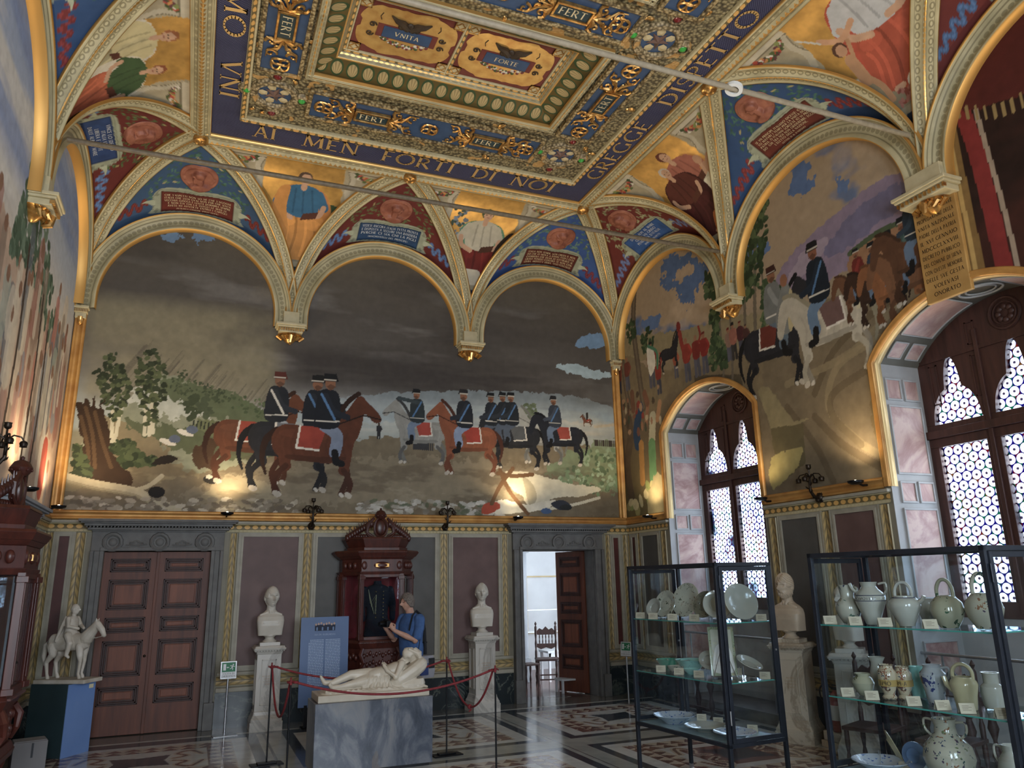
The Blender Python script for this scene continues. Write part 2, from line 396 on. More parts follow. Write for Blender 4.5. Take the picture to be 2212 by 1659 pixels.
def rider(cv, x, y, sc, coat='1c2430', trous='5d6f8c', skin='8a5a3c', cap='14171c', flip=False, sash='4a78a8', arm=None):
    A = lambda p: cv.affine(p, x, y, sc, flip); L = lambda w: w * sc
    cv.line(trous, L(0.17), A([(0.06, 0.98), (-0.12, 0.84), (-0.10, 0.60)])); cv.line('101014', L(0.10), A([(-0.10, 0.60), (-0.12, 0.46), (-0.20, 0.44)]), False)
    cv.poly(coat, A([(-0.12, 0.96), (0.18, 0.96), (0.20, 1.25), (0.14, 1.48), (0.02, 1.52), (-0.12, 1.46), (-0.16, 1.2)]))
    cv.line(shade(coat, 1.6), L(0.09), A(arm or [(0.06, 1.42), (-0.06, 1.20), (-0.26, 1.12)]))
    if sash: cv.line(sash, L(0.035), A([(0.12, 1.44), (-0.08, 1.08)]), False)
    cv.line('c8c4b8', L(0.022), A([(-0.14, 1.05), (0.18, 1.04)]), False)
    cv.ell(skin, *A([(0.0, 1.60)])[0], L(0.075), L(0.09)); cv.poly(shade(skin, 0.5), A([(-0.08, 1.56), (0.0, 1.50), (0.05, 1.56), (0.0, 1.6)]), False)
    cv.poly(cap, A([(-0.12, 1.64), (0.09, 1.64), (0.09, 1.75), (-0.08, 1.76)]), False); cv.line('b8b0a0', L(0.018), A([(-0.08, 1.66), (0.09, 1.66)]), False)
def standing(cv, x, y, h, coat='7a2018', trous='6a6a78', skin='946446', hat=None, lean=0.0, arm=None):
    A = lambda p: cv.affine(p, x, y, h, False, lean); L = lambda w: w * h
    cv.line(trous, L(0.11), A([(-0.05, 0.48), (-0.06, 0.02)]), False); cv.line(shade(trous, 0.8), L(0.11), A([(0.05, 0.48), (0.07, 0.02)]), False)
    cv.poly(coat, A([(-0.12, 0.44), (0.12, 0.44), (0.15, 0.78), (0.06, 0.85), (-0.06, 0.85), (-0.15, 0.78)]))
    cv.line(shade(coat, 1.3), L(0.07), A(arm or [(0.12, 0.78), (0.19, 0.62), (0.08, 0.52)])); cv.ell(skin, *A([(0, 0.92)])[0], L(0.06), L(0.075))
    if hat: cv.poly(hat, A([(-0.07, 0.95), (0.07, 0.95), (0.06, 1.02), (-0.05, 1.02)]), False)
def tree(cv, x, y, h, w, trunk='5a4a38', leaf=('2f3a22', '3d4a2a', '24301c'), n=70, seed=0, r=None):
    cv.line(trunk, w * 0.09 + 0.02, [(x, y), (x + 0.03 * h, y + h * 0.5), (x + 0.01 * h, y + h * 0.9)], taper=True)
    cv.foliage(leaf, [(x - w * 0.5, y + h * 0.45), (x - w * 0.3, y + h * 0.8), (x, y + h), (x + w * 0.25, y + h * 0.85), (x + w * 0.45, y + h * 0.5), (x, y + h * 0.38)], n, r or w * 0.12, seed)

def seated(cv, x, y, h, robe='c8862a', tunic='2f6a94', skin='c79a78', hair='4a3424', lean=0.0, flip=False, cloak=None, held='5a3020'):
    """a draped figure sitting frontally, feet at y, h tall"""
    A = lambda p: cv.affine(p, x, y, h, flip, lean); L = lambda w: w * h
    if cloak: cv.poly(cloak, A([(-0.30, 0.15), (-0.32, 0.50), (-0.20, 0.80), (0.20, 0.80), (0.34, 0.50), (0.30, 0.2), (0.1, 0.1)]))
    cv.poly(robe, A([(-0.20, 0.02), (-0.26, 0.20), (-0.24, 0.40), (-0.14, 0.52), (0.16, 0.50), (0.28, 0.42), (0.26, 0.20), (0.22, 0.02), (0.05, -0.03)]))
    for k, (a, b) in enumerate((((-0.14, 0.46), (-0.16, 0.04)), ((-0.04, 0.48), (-0.08, 0.02)), ((0.06, 0.46), (0.04, 0.02)), ((0.15, 0.42), (0.16, 0.03)), ((-0.20, 0.34), (-0.22, 0.06)), ((0.22, 0.38), (0.24, 0.10)))):
        cv.line(shade(robe, 0.55 if k % 2 else 1.45), L(0.028), A([a, ((a[0] + b[0]) / 2 + 0.03, 0.25), b]), alpha=0.75)
    cv.ell(shade(robe, 1.35), *A([(-0.13, 0.40)])[0], L(0.09), L(0.06), 0, 0.6); cv.ell(shade(robe, 1.35), *A([(0.15, 0.38)])[0], L(0.09), L(0.06), 0, 0.6)
    cv.poly(tunic, A([(-0.15, 0.48), (-0.20, 0.66), (-0.17, 0.79), (-0.05, 0.84), (0.06, 0.84), (0.17, 0.79), (0.19, 0.64), (0.14, 0.46)]))
    for a in (-0.08, 0.0, 0.09): cv.line(shade(tunic, 0.6), L(0.02), A([(a, 0.78), (a * 1.3 + 0.02, 0.5)]), alpha=0.7)
    cv.line(tunic, L(0.11), A([(-0.17, 0.74), (-0.25, 0.60)])); cv.line(skin, L(0.055), A([(-0.25, 0.60), (-0.22, 0.50), (-0.10, 0.44)])); cv.line(tunic, L(0.11), A([(0.17, 0.74), (0.24, 0.60)])); cv.line(skin, L(0.055), A([(0.24, 0.60), (0.20, 0.50), (0.08, 0.48)]))
    if held: cv.poly(held, A([(0.0, 0.42), (0.17, 0.46), (0.19, 0.54), (0.03, 0.50)]), False)
    cv.line(skin, L(0.06), A([(0, 0.80), (0.0, 0.88)]), False); cv.ell(hair, *A([(0.0, 0.945)])[0], L(0.075), L(0.075)); cv.ell(skin, *A([(0.01, 0.92)])[0], L(0.056), L(0.07))
    for e in (-0.016, 0.034): cv.ell('3a2a20', *A([(e, 0.93)])[0], L(0.009), L(0.006))
    cv.line('9c5a48', L(0.008), A([(-0.005, 0.89), (0.027, 0.89)]), False)
    cv.ell(skin, *A([(-0.12, 0.01)])[0], L(0.05), L(0.025)); cv.ell(skin, *A([(0.12, 0.0)])[0], L(0.05), L(0.025))

# ------------------------------------------------------------------ the room's measures
RW_, RL = 9.0, 13.68            # room width (x), length (towards -y)
ZS, ZH = 6.0, 8.02              # spring of the vault, flat of the ceiling
DY, DX = 1.64, 1.50             # inward reach of the cove along y and x
SB = 3.42                       # bay on the side walls
ZF = 2.90                       # foot of the frescoes
def paint_far():
    n = 0.0115
    us = np.arange(0.0, 9.001, n); vs = np.arange(ZF - 0.05, 7.45, n)
    U, V = np.meshgrid(us, vs, indexing='ij'); cv = Canvas(U, V)
    cv.bands([(2.9, '6e6146'), (3.35, '7b6c4d'), (3.75, '79705a'), (4.02, '848067'), (4.1, '98a09a'), (4.35, 'a9b1ad'), (4.6, '9aa3a4'), (4.85, '777572'), (5.3, '5f5a55'), (6.2, '57514b'), (7.4, '665d4d')], 0.10, 3, 0.8)
    cv.cloud('4a443f', (0.35, 1.3), 0.48, 0.18, 5, 0.75, (0, 9, 4.75, 7.5)); cv.cloud('7b7671', (0.45, 1.9), 0.55, 0.14, 9, 0.7, (0, 9, 4.6, 6.8))
    cv.cloud('857a60', (0.6, 1.1), 0.45, 0.2, 12, 0.75, (0, 3.0, 6.2, 7.6)); cv.cloud('7d7360', (0.6, 1.1), 0.5, 0.2, 14, 0.7, (6.3, 9, 6.0, 7.5))
    cv.cloud('b9bdb4', (0.4, 3.0), 0.52, 0.10, 21, 0.8, (3.4, 9, 4.1, 5.0)); cv.cloud('c9c2ae', (0.3, 4.5), 0.56, 0.08, 22, 0.7, (3.6, 8.8, 4.15, 4.8)); cv.cloud('7fa0bd', (0.4, 2.0), 0.52, 0.12, 23, 0.7, (4.0, 9, 4.3, 5.0))
    cv.cloud('3f3a38', (0.25, 2.2), 0.50, 0.12, 31, 0.8, (3.0, 9, 4.8, 5.7))
    cv.cloud('8d8466', (0.3, 0.8), 0.35, 0.25, 41, 0.85, (0, 3.0, 4.3, 6.2))
    # breaks of blue
    cv.poly('6f93b8', [(1.024, 7.145), (1.16, 7.23), (1.314, 7.217), (1.279, 7.078), (1.109, 7.066)], rag=0.10, seed=3); cv.poly('6d91b8', [(1.462, 7.281), (1.64, 7.342), (1.816, 7.276), (1.719, 7.196), (1.553, 7.153), (1.521, 7.054)], rag=0.10, seed=4)
    cv.poly('7399bf', [(8.1, 6.093), (8.383, 6.331), (8.779, 6.346), (8.786, 6.136), (8.291, 6.05)], rag=0.05, seed=6); cv.poly('a9c2cc', [(7.684, 5.636), (8.065, 5.733), (8.542, 5.642), (8.786, 5.619), (8.75, 5.499), (8.263, 5.485)], rag=0.05, seed=7)
    cv.poly('9fb4bd', [(2.626, 4.35), (3.025, 4.558), (3.585, 4.702), (4.471, 4.89), (5.742, 5.027), (7.665, 5.132), (8.796, 4.953), (8.778, 4.646), (6.756, 4.648), (5.099, 4.504), (4.035, 4.362)], rag=0.05, alpha=0.45, seed=8)
    # driving rain
    rnd = random.Random(4)
    for k in range(46):
        a = (0.907, 4.97); x = a[0] + rnd.uniform(0, 2.0); y = 5.35 - (x - a[0]) * 0.28 + rnd.uniform(-0.15, 0.15); l = rnd.uniform(0.25, 0.6)
        cv.line(rnd.choice(['5a5247', '6f6753', '4d463e', '7c745c']), rnd.uniform(0.015, 0.04), [(x, y), (x - l * 0.62, y - l)], False, 0.45)
    # far hills and fields
    cv.poly('8b8f74', [(0.255, 3.839), (0.832, 4.477), (1.22, 4.926), (1.671, 4.821), (2.626, 4.35), (3.184, 4.165), (3.611, 4.078), (3.633, 3.569), (0.325, 3.197)], rag=0.06, seed=10)
    cv.poly('5f6a48', [(1.285, 4.896), (1.802, 4.796), (2.338, 4.656), (2.897, 4.367), (2.63, 4.278), (2.033, 4.313), (1.511, 4.455), (1.183, 4.641)], rag=0.12, seed=11)
    cv.poly('c6c9bc', [(0.872, 4.687), (1.184, 4.628), (1.573, 4.459), (1.904, 4.305), (1.525, 4.281), (1.147, 4.361), (0.831, 4.491)], rag=0.14, alpha=0.75, seed=12)
    cv.poly('5b6343', [(0.387, 4.21), (1.162, 4.19), (2.113, 4.106), (2.517, 3.95), (2.929, 3.792), (2.269, 3.729), (1.01, 3.876), (0.429, 3.815)], rag=0.10, seed=13)
    cv.poly('8a7c5a', [(0.532, 4.219), (0.991, 4.078), (1.311, 3.891), (1.518, 3.629), (2.028, 3.512), (3.077, 3.585), (3.237, 3.132), (0.235, 3.005), (0.312, 3.842)], rag=0.10, seed=14)
    cv.poly('6a7049', [(1.777, 4.297), (2.234, 4.233), (3.188, 4.092), (3.759, 3.975), (3.622, 3.822), (2.656, 3.851), (1.857, 4.092)], rag=0.08, seed=15)
    for k in range(30): 
        x = 1.7 + k * 0.052; cv.line('2c3226', 0.02, [(x, 4.19 - (x - 1.5) * 0.11), (x + 0.01, 4.29 - (x - 1.5) * 0.11)], False)
    cv.foliage(['4a5638', '56623f', '404c32'], [(1.286, 4.734), (1.404, 4.978), (1.527, 5.024), (1.666, 4.892), (1.998, 4.79), (2.338, 4.656), (2.081, 4.551), (1.563, 4.585)], 120, 0.026, 4)
    cv.foliage(['4b5b38', '5b6a44'], [(2.201, 4.718), (2.607, 4.661), (2.96, 4.48), (3.038, 4.302), (2.626, 4.35), (2.215, 4.503)], 60, 0.03, 5)
    # ground
    cv.poly('7a6c52', [(0.249, 2.88), (0.214, 3.194), (1.658, 3.432), (3.614, 4.004), (4.793, 4.177), (6.746, 4.158), (8.184, 4.229), (8.927, 3.924), (8.868, 2.988)], rag=0.08, seed=16)
    cv.poly('8f8165', [(1.674, 3.232), (3.075, 3.62), (5.108, 3.848), (7.171, 3.773), (8.333, 3.486), (6.558, 3.125), (3.654, 3.07), (1.998, 3.072)], rag=0.16, alpha=0.7, seed=17)
    cv.poly('a49775', [(1.932, 3.118), (2.099, 3.412), (2.417, 3.471), (2.955, 3.334), (2.902, 3.09), (2.321, 2.977)], rag=0.10, alpha=0.8, seed=19)
    cv.poly('7b8f68', [(7.436, 3.783), (8.088, 4.182), (8.806, 4.302), (8.819, 3.416), (8.152, 3.562), (7.518, 3.584)], rag=0.14, alpha=0.85, seed=18)
    cv.cloud('5d4e3a', (2.0, 6.0), 0.52, 0.12, 51, 0.55, (0.1, 8.9, 2.9, 4.0)); cv.cloud('a2967a', (2.6, 7.0), 0.58, 0.1, 52, 0.5, (1.8, 8.4, 2.95, 3.8))
    cv.foliage(['54694a', '6f8a62', '8ea683'], [(7.606, 3.546), (8.225, 4.105), (8.847, 4.193), (8.843, 3.5), (8.418, 3.324), (7.69, 3.387)], 130, 0.05, 7)
    # two birches and the copse
    for q in ([(0.684, 3.583), (0.623, 4.36)], [(0.684, 3.761), (0.732, 4.402)], [(1.069, 4.014), (1.043, 4.492)], [(1.129, 4.018), (1.116, 4.567)], [(1.174, 4.054), (1.146, 4.639)]):
        cv.line('c9c2a4', 0.05, q, False)
    for poly_, sd in (([(0.341, 4.92), (0.444, 5.068), (0.482, 5.282), (0.58, 5.207), (0.714, 4.953), (0.818, 4.752), (0.779, 4.405), (0.653, 4.18), (0.514, 4.387), (0.428, 4.653)], 1), ([(0.866, 4.756), (0.893, 5.11), (0.944, 5.364), (1.061, 5.304), (1.235, 5.106), (1.312, 4.722), (1.247, 4.264), (1.096, 4.118), (0.959, 4.417)], 2)):
        cv.foliage(['2d3620', '46512f', '38432a', '59633c'], poly_, 150, 0.045, sd)
    cv.foliage(['3f4a2f'], [(1.555, 4.528), (1.632, 4.675), (1.717, 4.646), (1.764, 4.296), (1.6, 4.286)], 24, 0.05, 3); cv.foliage(['4b563b'], [(1.72, 4.611), (1.877, 4.658), (1.934, 4.342), (1.777, 4.297)], 24, 0.05, 3)
    # broken stump, undergrowth, fallen birch, stones
    cv.poly('3a2614', [(0.269, 3.451), (0.3, 3.841), (0.204, 4.199), (0.165, 4.396), (0.311, 4.494), (0.37, 4.377), (0.381, 4.547), (0.442, 4.348), (0.517, 4.536), (0.5, 4.352), (0.583, 4.122), (0.731, 3.697), (1.004, 3.312), (0.658, 3.27)], rag=0.05, seed=70)
    for q in ([(0.283, 4.371), (0.412, 3.979), (0.489, 3.523)], [(0.405, 4.312), (0.534, 3.919), (0.69, 3.531)], [(0.24, 4.234), (0.375, 3.78), (0.417, 3.392)]): cv.line('5e4426', 0.05, q, alpha=0.8)
    cv.foliage(['2f3a22', '24301c', '46532f'], [(0.22, 3.385), (0.227, 3.838), (0.329, 3.68), (0.474, 3.393), (0.431, 3.264)], 60, 0.06, 8)
    cv.foliage(['2a361f', '3a4828', '4d5a35'], [(0.656, 3.859), (0.854, 3.949), (1.085, 3.712), (1.268, 3.687), (1.217, 3.584), (0.861, 3.57)], 110, 0.06, 9)
    cv.poly('4d3620', [(1.753, 3.639), (1.778, 3.88), (1.866, 3.974), (1.938, 4.026), (2.061, 3.928), (2.023, 3.753), (2.118, 3.584), (1.897, 3.562)], rag=0.05, seed=71)
    cv.poly('241c14', [(1.214, 3.617), (1.326, 3.723), (1.497, 3.73), (1.515, 3.663), (1.306, 3.601)], rag=0.02, seed=72)
    cv.line('b3a786', 0.12, [(0.137, 3.382), (0.484, 3.297), (1.014, 3.202), (1.324, 3.059), (1.638, 2.933)]); cv.line('b3a786', 0.06, [(0.984, 3.214), (1.184, 3.285), (1.351, 3.435)]); cv.line('8e8262', 0.05, [(0.149, 3.325), (0.49, 3.24), (1.007, 3.149), (1.33, 3)], alpha=0.7)
    rnd = random.Random(8)
    for k in range(150):
        x = rnd.uniform(0.1, 3.3); z = rnd.uniform(2.92, 3.12); cv.ell(rnd.choice(['a89c84', 'bfb39b', '8b7f6a', '6b5f4d']), x, z, rnd.uniform(0.03, 0.08), rnd.uniform(0.02, 0.04), rnd.uniform(-0.4, 0.4), 0.9, k)
    for k in range(130):
        x = rnd.uniform(4.2, 6.6); z = rnd.uniform(2.95, 3.16); cv.ell(rnd.choice(['b8b3a6', 'a09a88', '7d7463', '566043', 'd0cabd']), x, z, rnd.uniform(0.03, 0.09), rnd.uniform(0.02, 0.045), rnd.uniform(-0.4, 0.4), 0.8, k)
    cv.ell('1d1a18', *(1.3, 3.202), 0.11, 0.08); cv.ell('2c2824', *(2.023, 3.41), 0.12, 0.07); cv.ell('cfc6b2', *(1.982, 3.443), 0.05, 0.03)
    for q in ((1.381, 3.929), (1.605, 4.078)): cv.ell('d6cfbe', q[0], q[1], 0.12, 0.04, -0.3); cv.ell('5a6478', q[0] + 0.09, q[1] + 0.05, 0.08, 0.06)
    # small troops in the distance
    for k in range(10): x, z = 5.06 + k * 0.035, 4.0; cv.line('3a3a3c', 0.03, [(x, z), (x, z + 0.12)], False); cv.ell('6b4a38', x, z + 0.14, 0.015, 0.02)
    standing(cv, *(4.474, 4.137), 0.26, '2d2c30', '2d2c30', '5d4334', '26241f')
    for k in range(16): x, z = 8.42 + k * 0.032, 4.22; cv.line('3c3430', 0.025, [(x, z), (x, z + 0.10)], False); 
    horse(cv, *(8.275, 4.556), 0.15, '7a4428', flip=False); cv.line('2b2622', 0.04, [(8.282, 4.702), (8.287, 4.806)], False); cv.line('c4b69a', 0.05, [(8.437, 4.565), (8.825, 4.623)], False)
    cv.foliage(['5d6b4c', '6f7d5c'], [(7, 4.622), (7.024, 4.874), (7.204, 4.945), (7.289, 4.766), (7.285, 4.64)], 30, 0.05, 6)
    # riders
    horse(cv, *(2.606, 3.38), 0.95, '6b3a1e', '3a2010', flip=True, cloth='a23c22')
    rider(cv, *(2.897, 3.403), 0.98, '20242c', '9aa0a6', cap='5a1f16', flip=True, sash='d8d4c8')
    horse(cv, *(3.161, 3.284), 1.05, '23242a', '101014', flip=True, cloth='6a6e74', head_up=False)
    rider(cv, *(3.477, 3.292), 1.04, '1b2029', '56627c', cap='1a1a1c', flip=True)
    horse(cv, *(3.536, 3.209), 1.10, '5c2f18', '2e180c', flip=True, cloth='9c3420')
    rider(cv, *(3.675, 3.226), 1.10, '181d27', '7a88a0', cap='16181c', flip=True)
    horse(cv, *(5.148, 3.773), 0.70, '8f8f88', '37383a', '5a5a58', cloth='a83a28'); rider(cv, *(5.093, 3.786), 0.70, '2a3438', '6b7f98', arm=[(0.06, 1.42), (-0.18, 1.46), (-0.42, 1.50)])
    horse(cv, *(7.35, 3.861), 0.66, 'a5a59c', '77776e', '6a6a66', cloth=None); horse(cv, *(6.841, 3.745), 0.76, '26282e', '121316', '1a1b20', cloth='55585a', head_up=False)
    for q in [(6.417, 3.792), (6.637, 3.817), (6.791, 3.823)]: rider(cv, *q, 0.72, '20262e', '4d5a6c')
    horse(cv, *(5.985, 3.62), 0.82, '8a4a28', '4a2414', '6e3a20', cloth='a8331f'); rider(cv, *(5.92, 3.633), 0.82, '1c222c', '7f93b4', cap='1c1c22')
    horse(cv, *(7.726, 3.843), 0.70, '20242e', '101218', '1a1e26', cloth='a44030', head_up=False); rider(cv, *(7.618, 3.855), 0.70, '333b48', '5f738e', cap='26262a')
    # camp wreckage in the corner
    cv.poly('cfc8ac', [(6.609, 3.657), (6.995, 3.703), (7.431, 3.621), (7.875, 3.513), (8.518, 3.449), (8.139, 3.301), (7.596, 3.264), (7.151, 3.058), (6.984, 3.251), (6.732, 3.441)], rag=0.03, seed=80); cv.poly('a39a7c', [(6.993, 3.607), (7.163, 3.492), (7.243, 3.256), (7.109, 3.096), (7.03, 3.37)], alpha=0.8)
    cv.poly('e0d9c2', [(6.391, 3.122), (6.643, 3.204), (7.067, 3.135), (7.595, 3.24), (7.413, 3.078), (6.807, 2.975), (6.39, 2.984)], rag=0.03, seed=81); cv.poly('b5431f', [(6.225, 2.981), (6.293, 3.135), (6.517, 3.155), (6.54, 3.048), (6.348, 2.968)], rag=0.02)
    for q in ([(6.567, 3.711), (6.73, 3.362), (7.063, 2.978)], [(6.806, 3.744), (6.563, 3.436), (6.408, 3.138)], [(6.524, 3.654), (6.821, 3.617), (7.168, 3.652)]): cv.line('6b4a28', 0.07, q)
    cv.line('d8d0b4', 0.05, [(7.412, 3.062), (7.95, 3.151), (8.462, 3.284)]); cv.poly('2b3240', [(7.503, 3.159), (7.728, 3.227), (7.903, 3.11), (7.677, 3.051)]); cv.ell('3f5f8c', *(7.411, 3.031), 0.10, 0.05); cv.ell('23272a', *(7.786, 3.1), 0.12, 0.05)
    cv.cloud('4f4a40', (1.2, 1.2), 0.6, 0.3, 91, 0.25)
    return us, vs, cv
us, vs, cv = paint_far()
U, V = np.meshgrid(us, vs, indexing='ij')
wall_far = np_mesh('wall_far', np.stack([U.ravel(), np.zeros(U.size), V.ravel()], 1), grid_faces(len(us), len(vs)), FRESCO, None, False, cv.c)
wall_far['kind'] = 'structure'
del cv, U, V

# ------------------------------------------------------------------ window-side wall (x = 9), painted in u = -y
def in_window(y, z, g=0.0):
    for (y0, y1) in WINS:
        c = (y0 + y1) / 2; h = (y1 - y0) / 2 + g
        if abs(y - c) < h and z < 4.24 + g * 0.6 + (0.56 + g * 0.5) * sqrt(max(0, 1 - ((y - c) / h) ** 2)) ** 1.1: return True
    return False
def arch_top(c, h, n=24, rise=0.56, z0=4.24):
    """segmental head of a window opening: (y, z) from far jamb to near jamb"""
    R = (h * h + rise * rise) / (2 * rise); a = math.asin(h / R)
    return [(c + R * sin(a * (1 - 2 * k / n)), z0 + rise - R + R * cos(a * (1 - 2 * k / n))) for k in range(n + 1)]
def paint_right():
    n = 0.0125
    us = np.arange(0.0, RL + 0.001, n); vs = np.arange(ZF - 0.05, 7.45, n)
    us = us[us < 9.6]
    U, V = np.meshgrid(us, vs, indexing='ij'); cv = Canvas(U, V)
    cv.bands([(2.9, '6f6238'), (3.6, '6a5a38'), (4.4, '665640'), (5.0, '7a6a50'), (5.35, '8b7c60'), (5.6, 'a48d70'), (7.4, 'a8906e')], 0.12, 5, 0.7)
    # sky of the two lunettes
    cv.cloud('4e6a96', (0.7, 0.9), 0.55, 0.05, 6, 1.0, (0.1, 3.5, 5.5, 7.4)); cv.cloud('57719c', (0.7, 0.9), 0.60, 0.05, 16, 0.9, (3.5, 7.0, 5.6, 7.4)); cv.cloud('c2a888', (0.8, 1.0), 0.55, 0.15, 8, 0.6, (0.1, 6.8, 5.2, 7.4))
    cv.poly('4f6b98', [(1.56, 6.961), (1.741, 7.259), (2.016, 7.203), (2.575, 6.933), (2.905, 6.651), (2.875, 6.429), (2.565, 6.391), (2.475, 6.186), (2.163, 6.257), (2.023, 6.513), (1.805, 6.636), (1.542, 6.821), (1.773, 6.945)], rag=0.16, seed=2)
    cv.poly('ad9475', [(1.962, 6.786), (2.307, 6.856), (2.554, 6.779), (2.343, 6.637), (2.08, 6.64)], rag=0.1, seed=3)
    cv.poly('5774a4', [(0.877, 6.316), (1.115, 6.368), (1.477, 6.288), (1.382, 6.108), (1.08, 6.076)], rag=0.08, seed=4)
    cv.poly('53709f', [(4.769, 7.293), (4.994, 7.309), (5.136, 7.126), (5.087, 6.981), (5.246, 6.93), (5.21, 6.814), (4.957, 6.81), (4.759, 6.946), (4.847, 7.11)], rag=0.10, seed=5); cv.poly('5d78a6', [(5.555, 6.73), (5.729, 6.637), (5.704, 6.491), (5.549, 6.558)], rag=0.08, seed=6); cv.poly('5774a4', [(3.728, 6.534), (4.077, 6.491), (4.294, 6.325), (4.042, 6.256), (3.764, 6.081), (3.577, 5.862)], rag=0.10, seed=7)
    # mountain and slopes
    cv.poly('8c7a92', [(4.189, 5.639), (4.571, 6.035), (5.111, 6.199), (5.596, 6.292), (6.042, 6.377), (6.55, 6.284), (6.624, 5.843), (6.577, 5.417), (6.015, 5.432), (5.308, 5.477), (4.657, 5.467)], rag=0.05, seed=8)
    cv.poly('6e6a8c', [(5.221, 5.891), (5.645, 6.142), (6.086, 6.232), (6.531, 6.178), (6.605, 5.909), (6.091, 5.87), (5.655, 5.765), (5.275, 5.741)], rag=0.06, alpha=0.9, seed=9)
    cv.poly('a493a4', [(4.531, 5.781), (4.916, 6.022), (5.324, 6.038), (5.127, 5.803), (4.687, 5.654)], rag=0.06, alpha=0.8, seed=10)
    cv.poly('9a6e48', [(5.606, 5.694), (6.072, 5.76), (6.448, 5.712), (6.595, 5.52), (6.595, 5.19), (6.344, 5.127), (5.986, 5.269), (5.587, 5.367)], rag=0.04, seed=11)
    cv.line('4b5a3c', 0.07, [(5.604, 5.677), (6.072, 5.76), (6.54, 5.714)])
    cv.poly('8e805c', [(0.21, 6.213), (1.078, 6.06), (2.168, 5.797), (3.113, 5.658), (3.926, 5.49), (4.472, 5.402), (4.413, 5.027), (3.043, 5.164), (0.167, 5.818)], rag=0.05, seed=12)
    cv.poly('75664c', [(4.433, 5.152), (5.27, 5.244), (5.968, 5.161), (6.586, 5.139), (6.806, 5.102), (6.243, 4.559), (5.791, 4.144), (5.572, 3.645), (5.574, 2.892), (3.728, 2.934), (3.706, 4.028), (2.974, 4.676), (3.842, 4.932)], rag=0.06, seed=13)
    for k, q in enumerate(([(6.504, 5.009), (5.775, 4.827), (5.155, 4.552), (4.771, 4.11)], [(5.856, 4.516), (5.198, 4.361), (4.969, 3.886), (5.328, 3.415), (5.654, 3.171)], [(5.599, 4.195), (5.07, 4.04), (5.023, 3.757), (5.386, 3.35)], [(4.724, 3.819), (5.111, 3.397), (5.632, 3.042)], [(6.24, 4.889), (5.436, 4.47), (4.306, 4.346)], [(4.258, 4.041), (4.668, 3.472), (4.894, 2.977)])):
        cv.line(('55472f', '8f7f5c', '5a4c34')[k % 3], 0.10, q, alpha=0.6, seed=k)
    cv.poly('8d8058', [(3.728, 4.436), (3.952, 4.401), (4.355, 3.833), (4.641, 3.806), (4.316, 3.748), (3.91, 3.825)], False, rag=0.02, seed=14); cv.poly('625838', [(3.91, 3.825), (4.513, 3.771), (4.473, 3.266), (4.021, 3.086), (3.904, 3.603)], False, rag=0.02, seed=15); cv.poly('a39552', [(3.853, 3.452), (4.466, 3.477), (4.343, 3.225), (3.827, 2.986), (3.756, 3.119)], False, rag=0.04, seed=16)
    cv.poly('7c6c4e', [(0.176, 5.905), (1.288, 5.34), (2.569, 5.075), (3.239, 5), (3.842, 4.932), (3.764, 4.414), (2.974, 4.676), (1.647, 4.845), (0.905, 4.605), (0.072, 4.951)], rag=0.06, seed=17)
    cv.poly('554a35', [(2.313, 4.977), (3.409, 4.721), (3.43, 4.508), (2.976, 4.69), (2.293, 4.829)], False, rag=0.02, seed=18)
    # trees
    for q, w in (([(0.777, 7.25), (0.615, 6.402), (0.682, 5.588), (0.776, 4.798)], 0.16), ([(0.375, 6.94), (0.155, 6.184), (0.224, 5.268), (0.346, 4.892)], 0.13)): cv.line('5f5140', w, q, seed=3); cv.line('7b6c56', w * 0.35, q, alpha=0.6)
    for (q, s_) in (([(2.998, 4.456), (3.043, 5.164), (3.034, 6.061), (2.987, 6.385)], 0.05), ([(3.196, 4.481), (3.294, 5.379), (3.27, 5.975)], 0.05), ([(3.767, 4.886), (3.868, 5.756), (4.008, 6.558), (4.164, 7.068)], 0.07), ([(3.575, 5.15), (3.656, 5.834), (3.707, 6.395)], 0.06), ([(4.02, 5.151), (4.053, 5.688), (4.068, 6.103)], 0.04)): cv.line('6d6250', s_, q)
    for i, q in enumerate(([(3.735, 6.092), (3.678, 6.555), (3.993, 6.931), (4.195, 7.273), (4.357, 7.045), (4.22, 6.464), (4.116, 6.225), (3.981, 5.855)], [(2.72, 6.176), (2.828, 6.526), (3.095, 6.496), (3.098, 6.189), (2.936, 6.02)], [(2.783, 5.768), (2.991, 6), (3.06, 5.676), (2.975, 5.48)], [(3.517, 6.178), (3.707, 6.395), (3.86, 6.043), (3.82, 5.773), (3.567, 5.794)], [(3.981, 5.855), (4.239, 5.964), (4.407, 5.559), (4.358, 5.242), (3.994, 5.295)], [(2.646, 5.204), (2.865, 5.514), (3.169, 5.273), (3.172, 4.911), (2.786, 4.943)], [(0.326, 6.496), (0.656, 6.478), (0.704, 6.195), (0.449, 6.095)], [(0.847, 6.062), (1.095, 6.201), (1.244, 5.94), (1.113, 5.724), (0.893, 5.788)])):
        cv.foliage(['2e4426', '3b5230', '52663c', '263a20'], q, (170, 70, 60, 80, 110, 90, 40, 50)[i], 0.06, i)
    # crowd with red coats
    cols = ['7a1f16', '8c2a1c', '5c1812', 'a04030', '6d2a20']; rnd = random.Random(3)
    for (px, hh, c_) in RWS:
        standing(cv, px[0], px[1], hh, c_, rnd.choice(['4a4a58', '3a3634', '5a5a68']), hat=rnd.choice(['1c1a1a', '6b1b14', '4a3a2a', None]), arm=rnd.choice([None, [(0.12, 0.78), (0.2, 0.95), (0.16, 1.15)], None]))
    horse(cv, *(1.696, 5.232), 0.42, '26242a', '141216', flip=True, cloth=None)
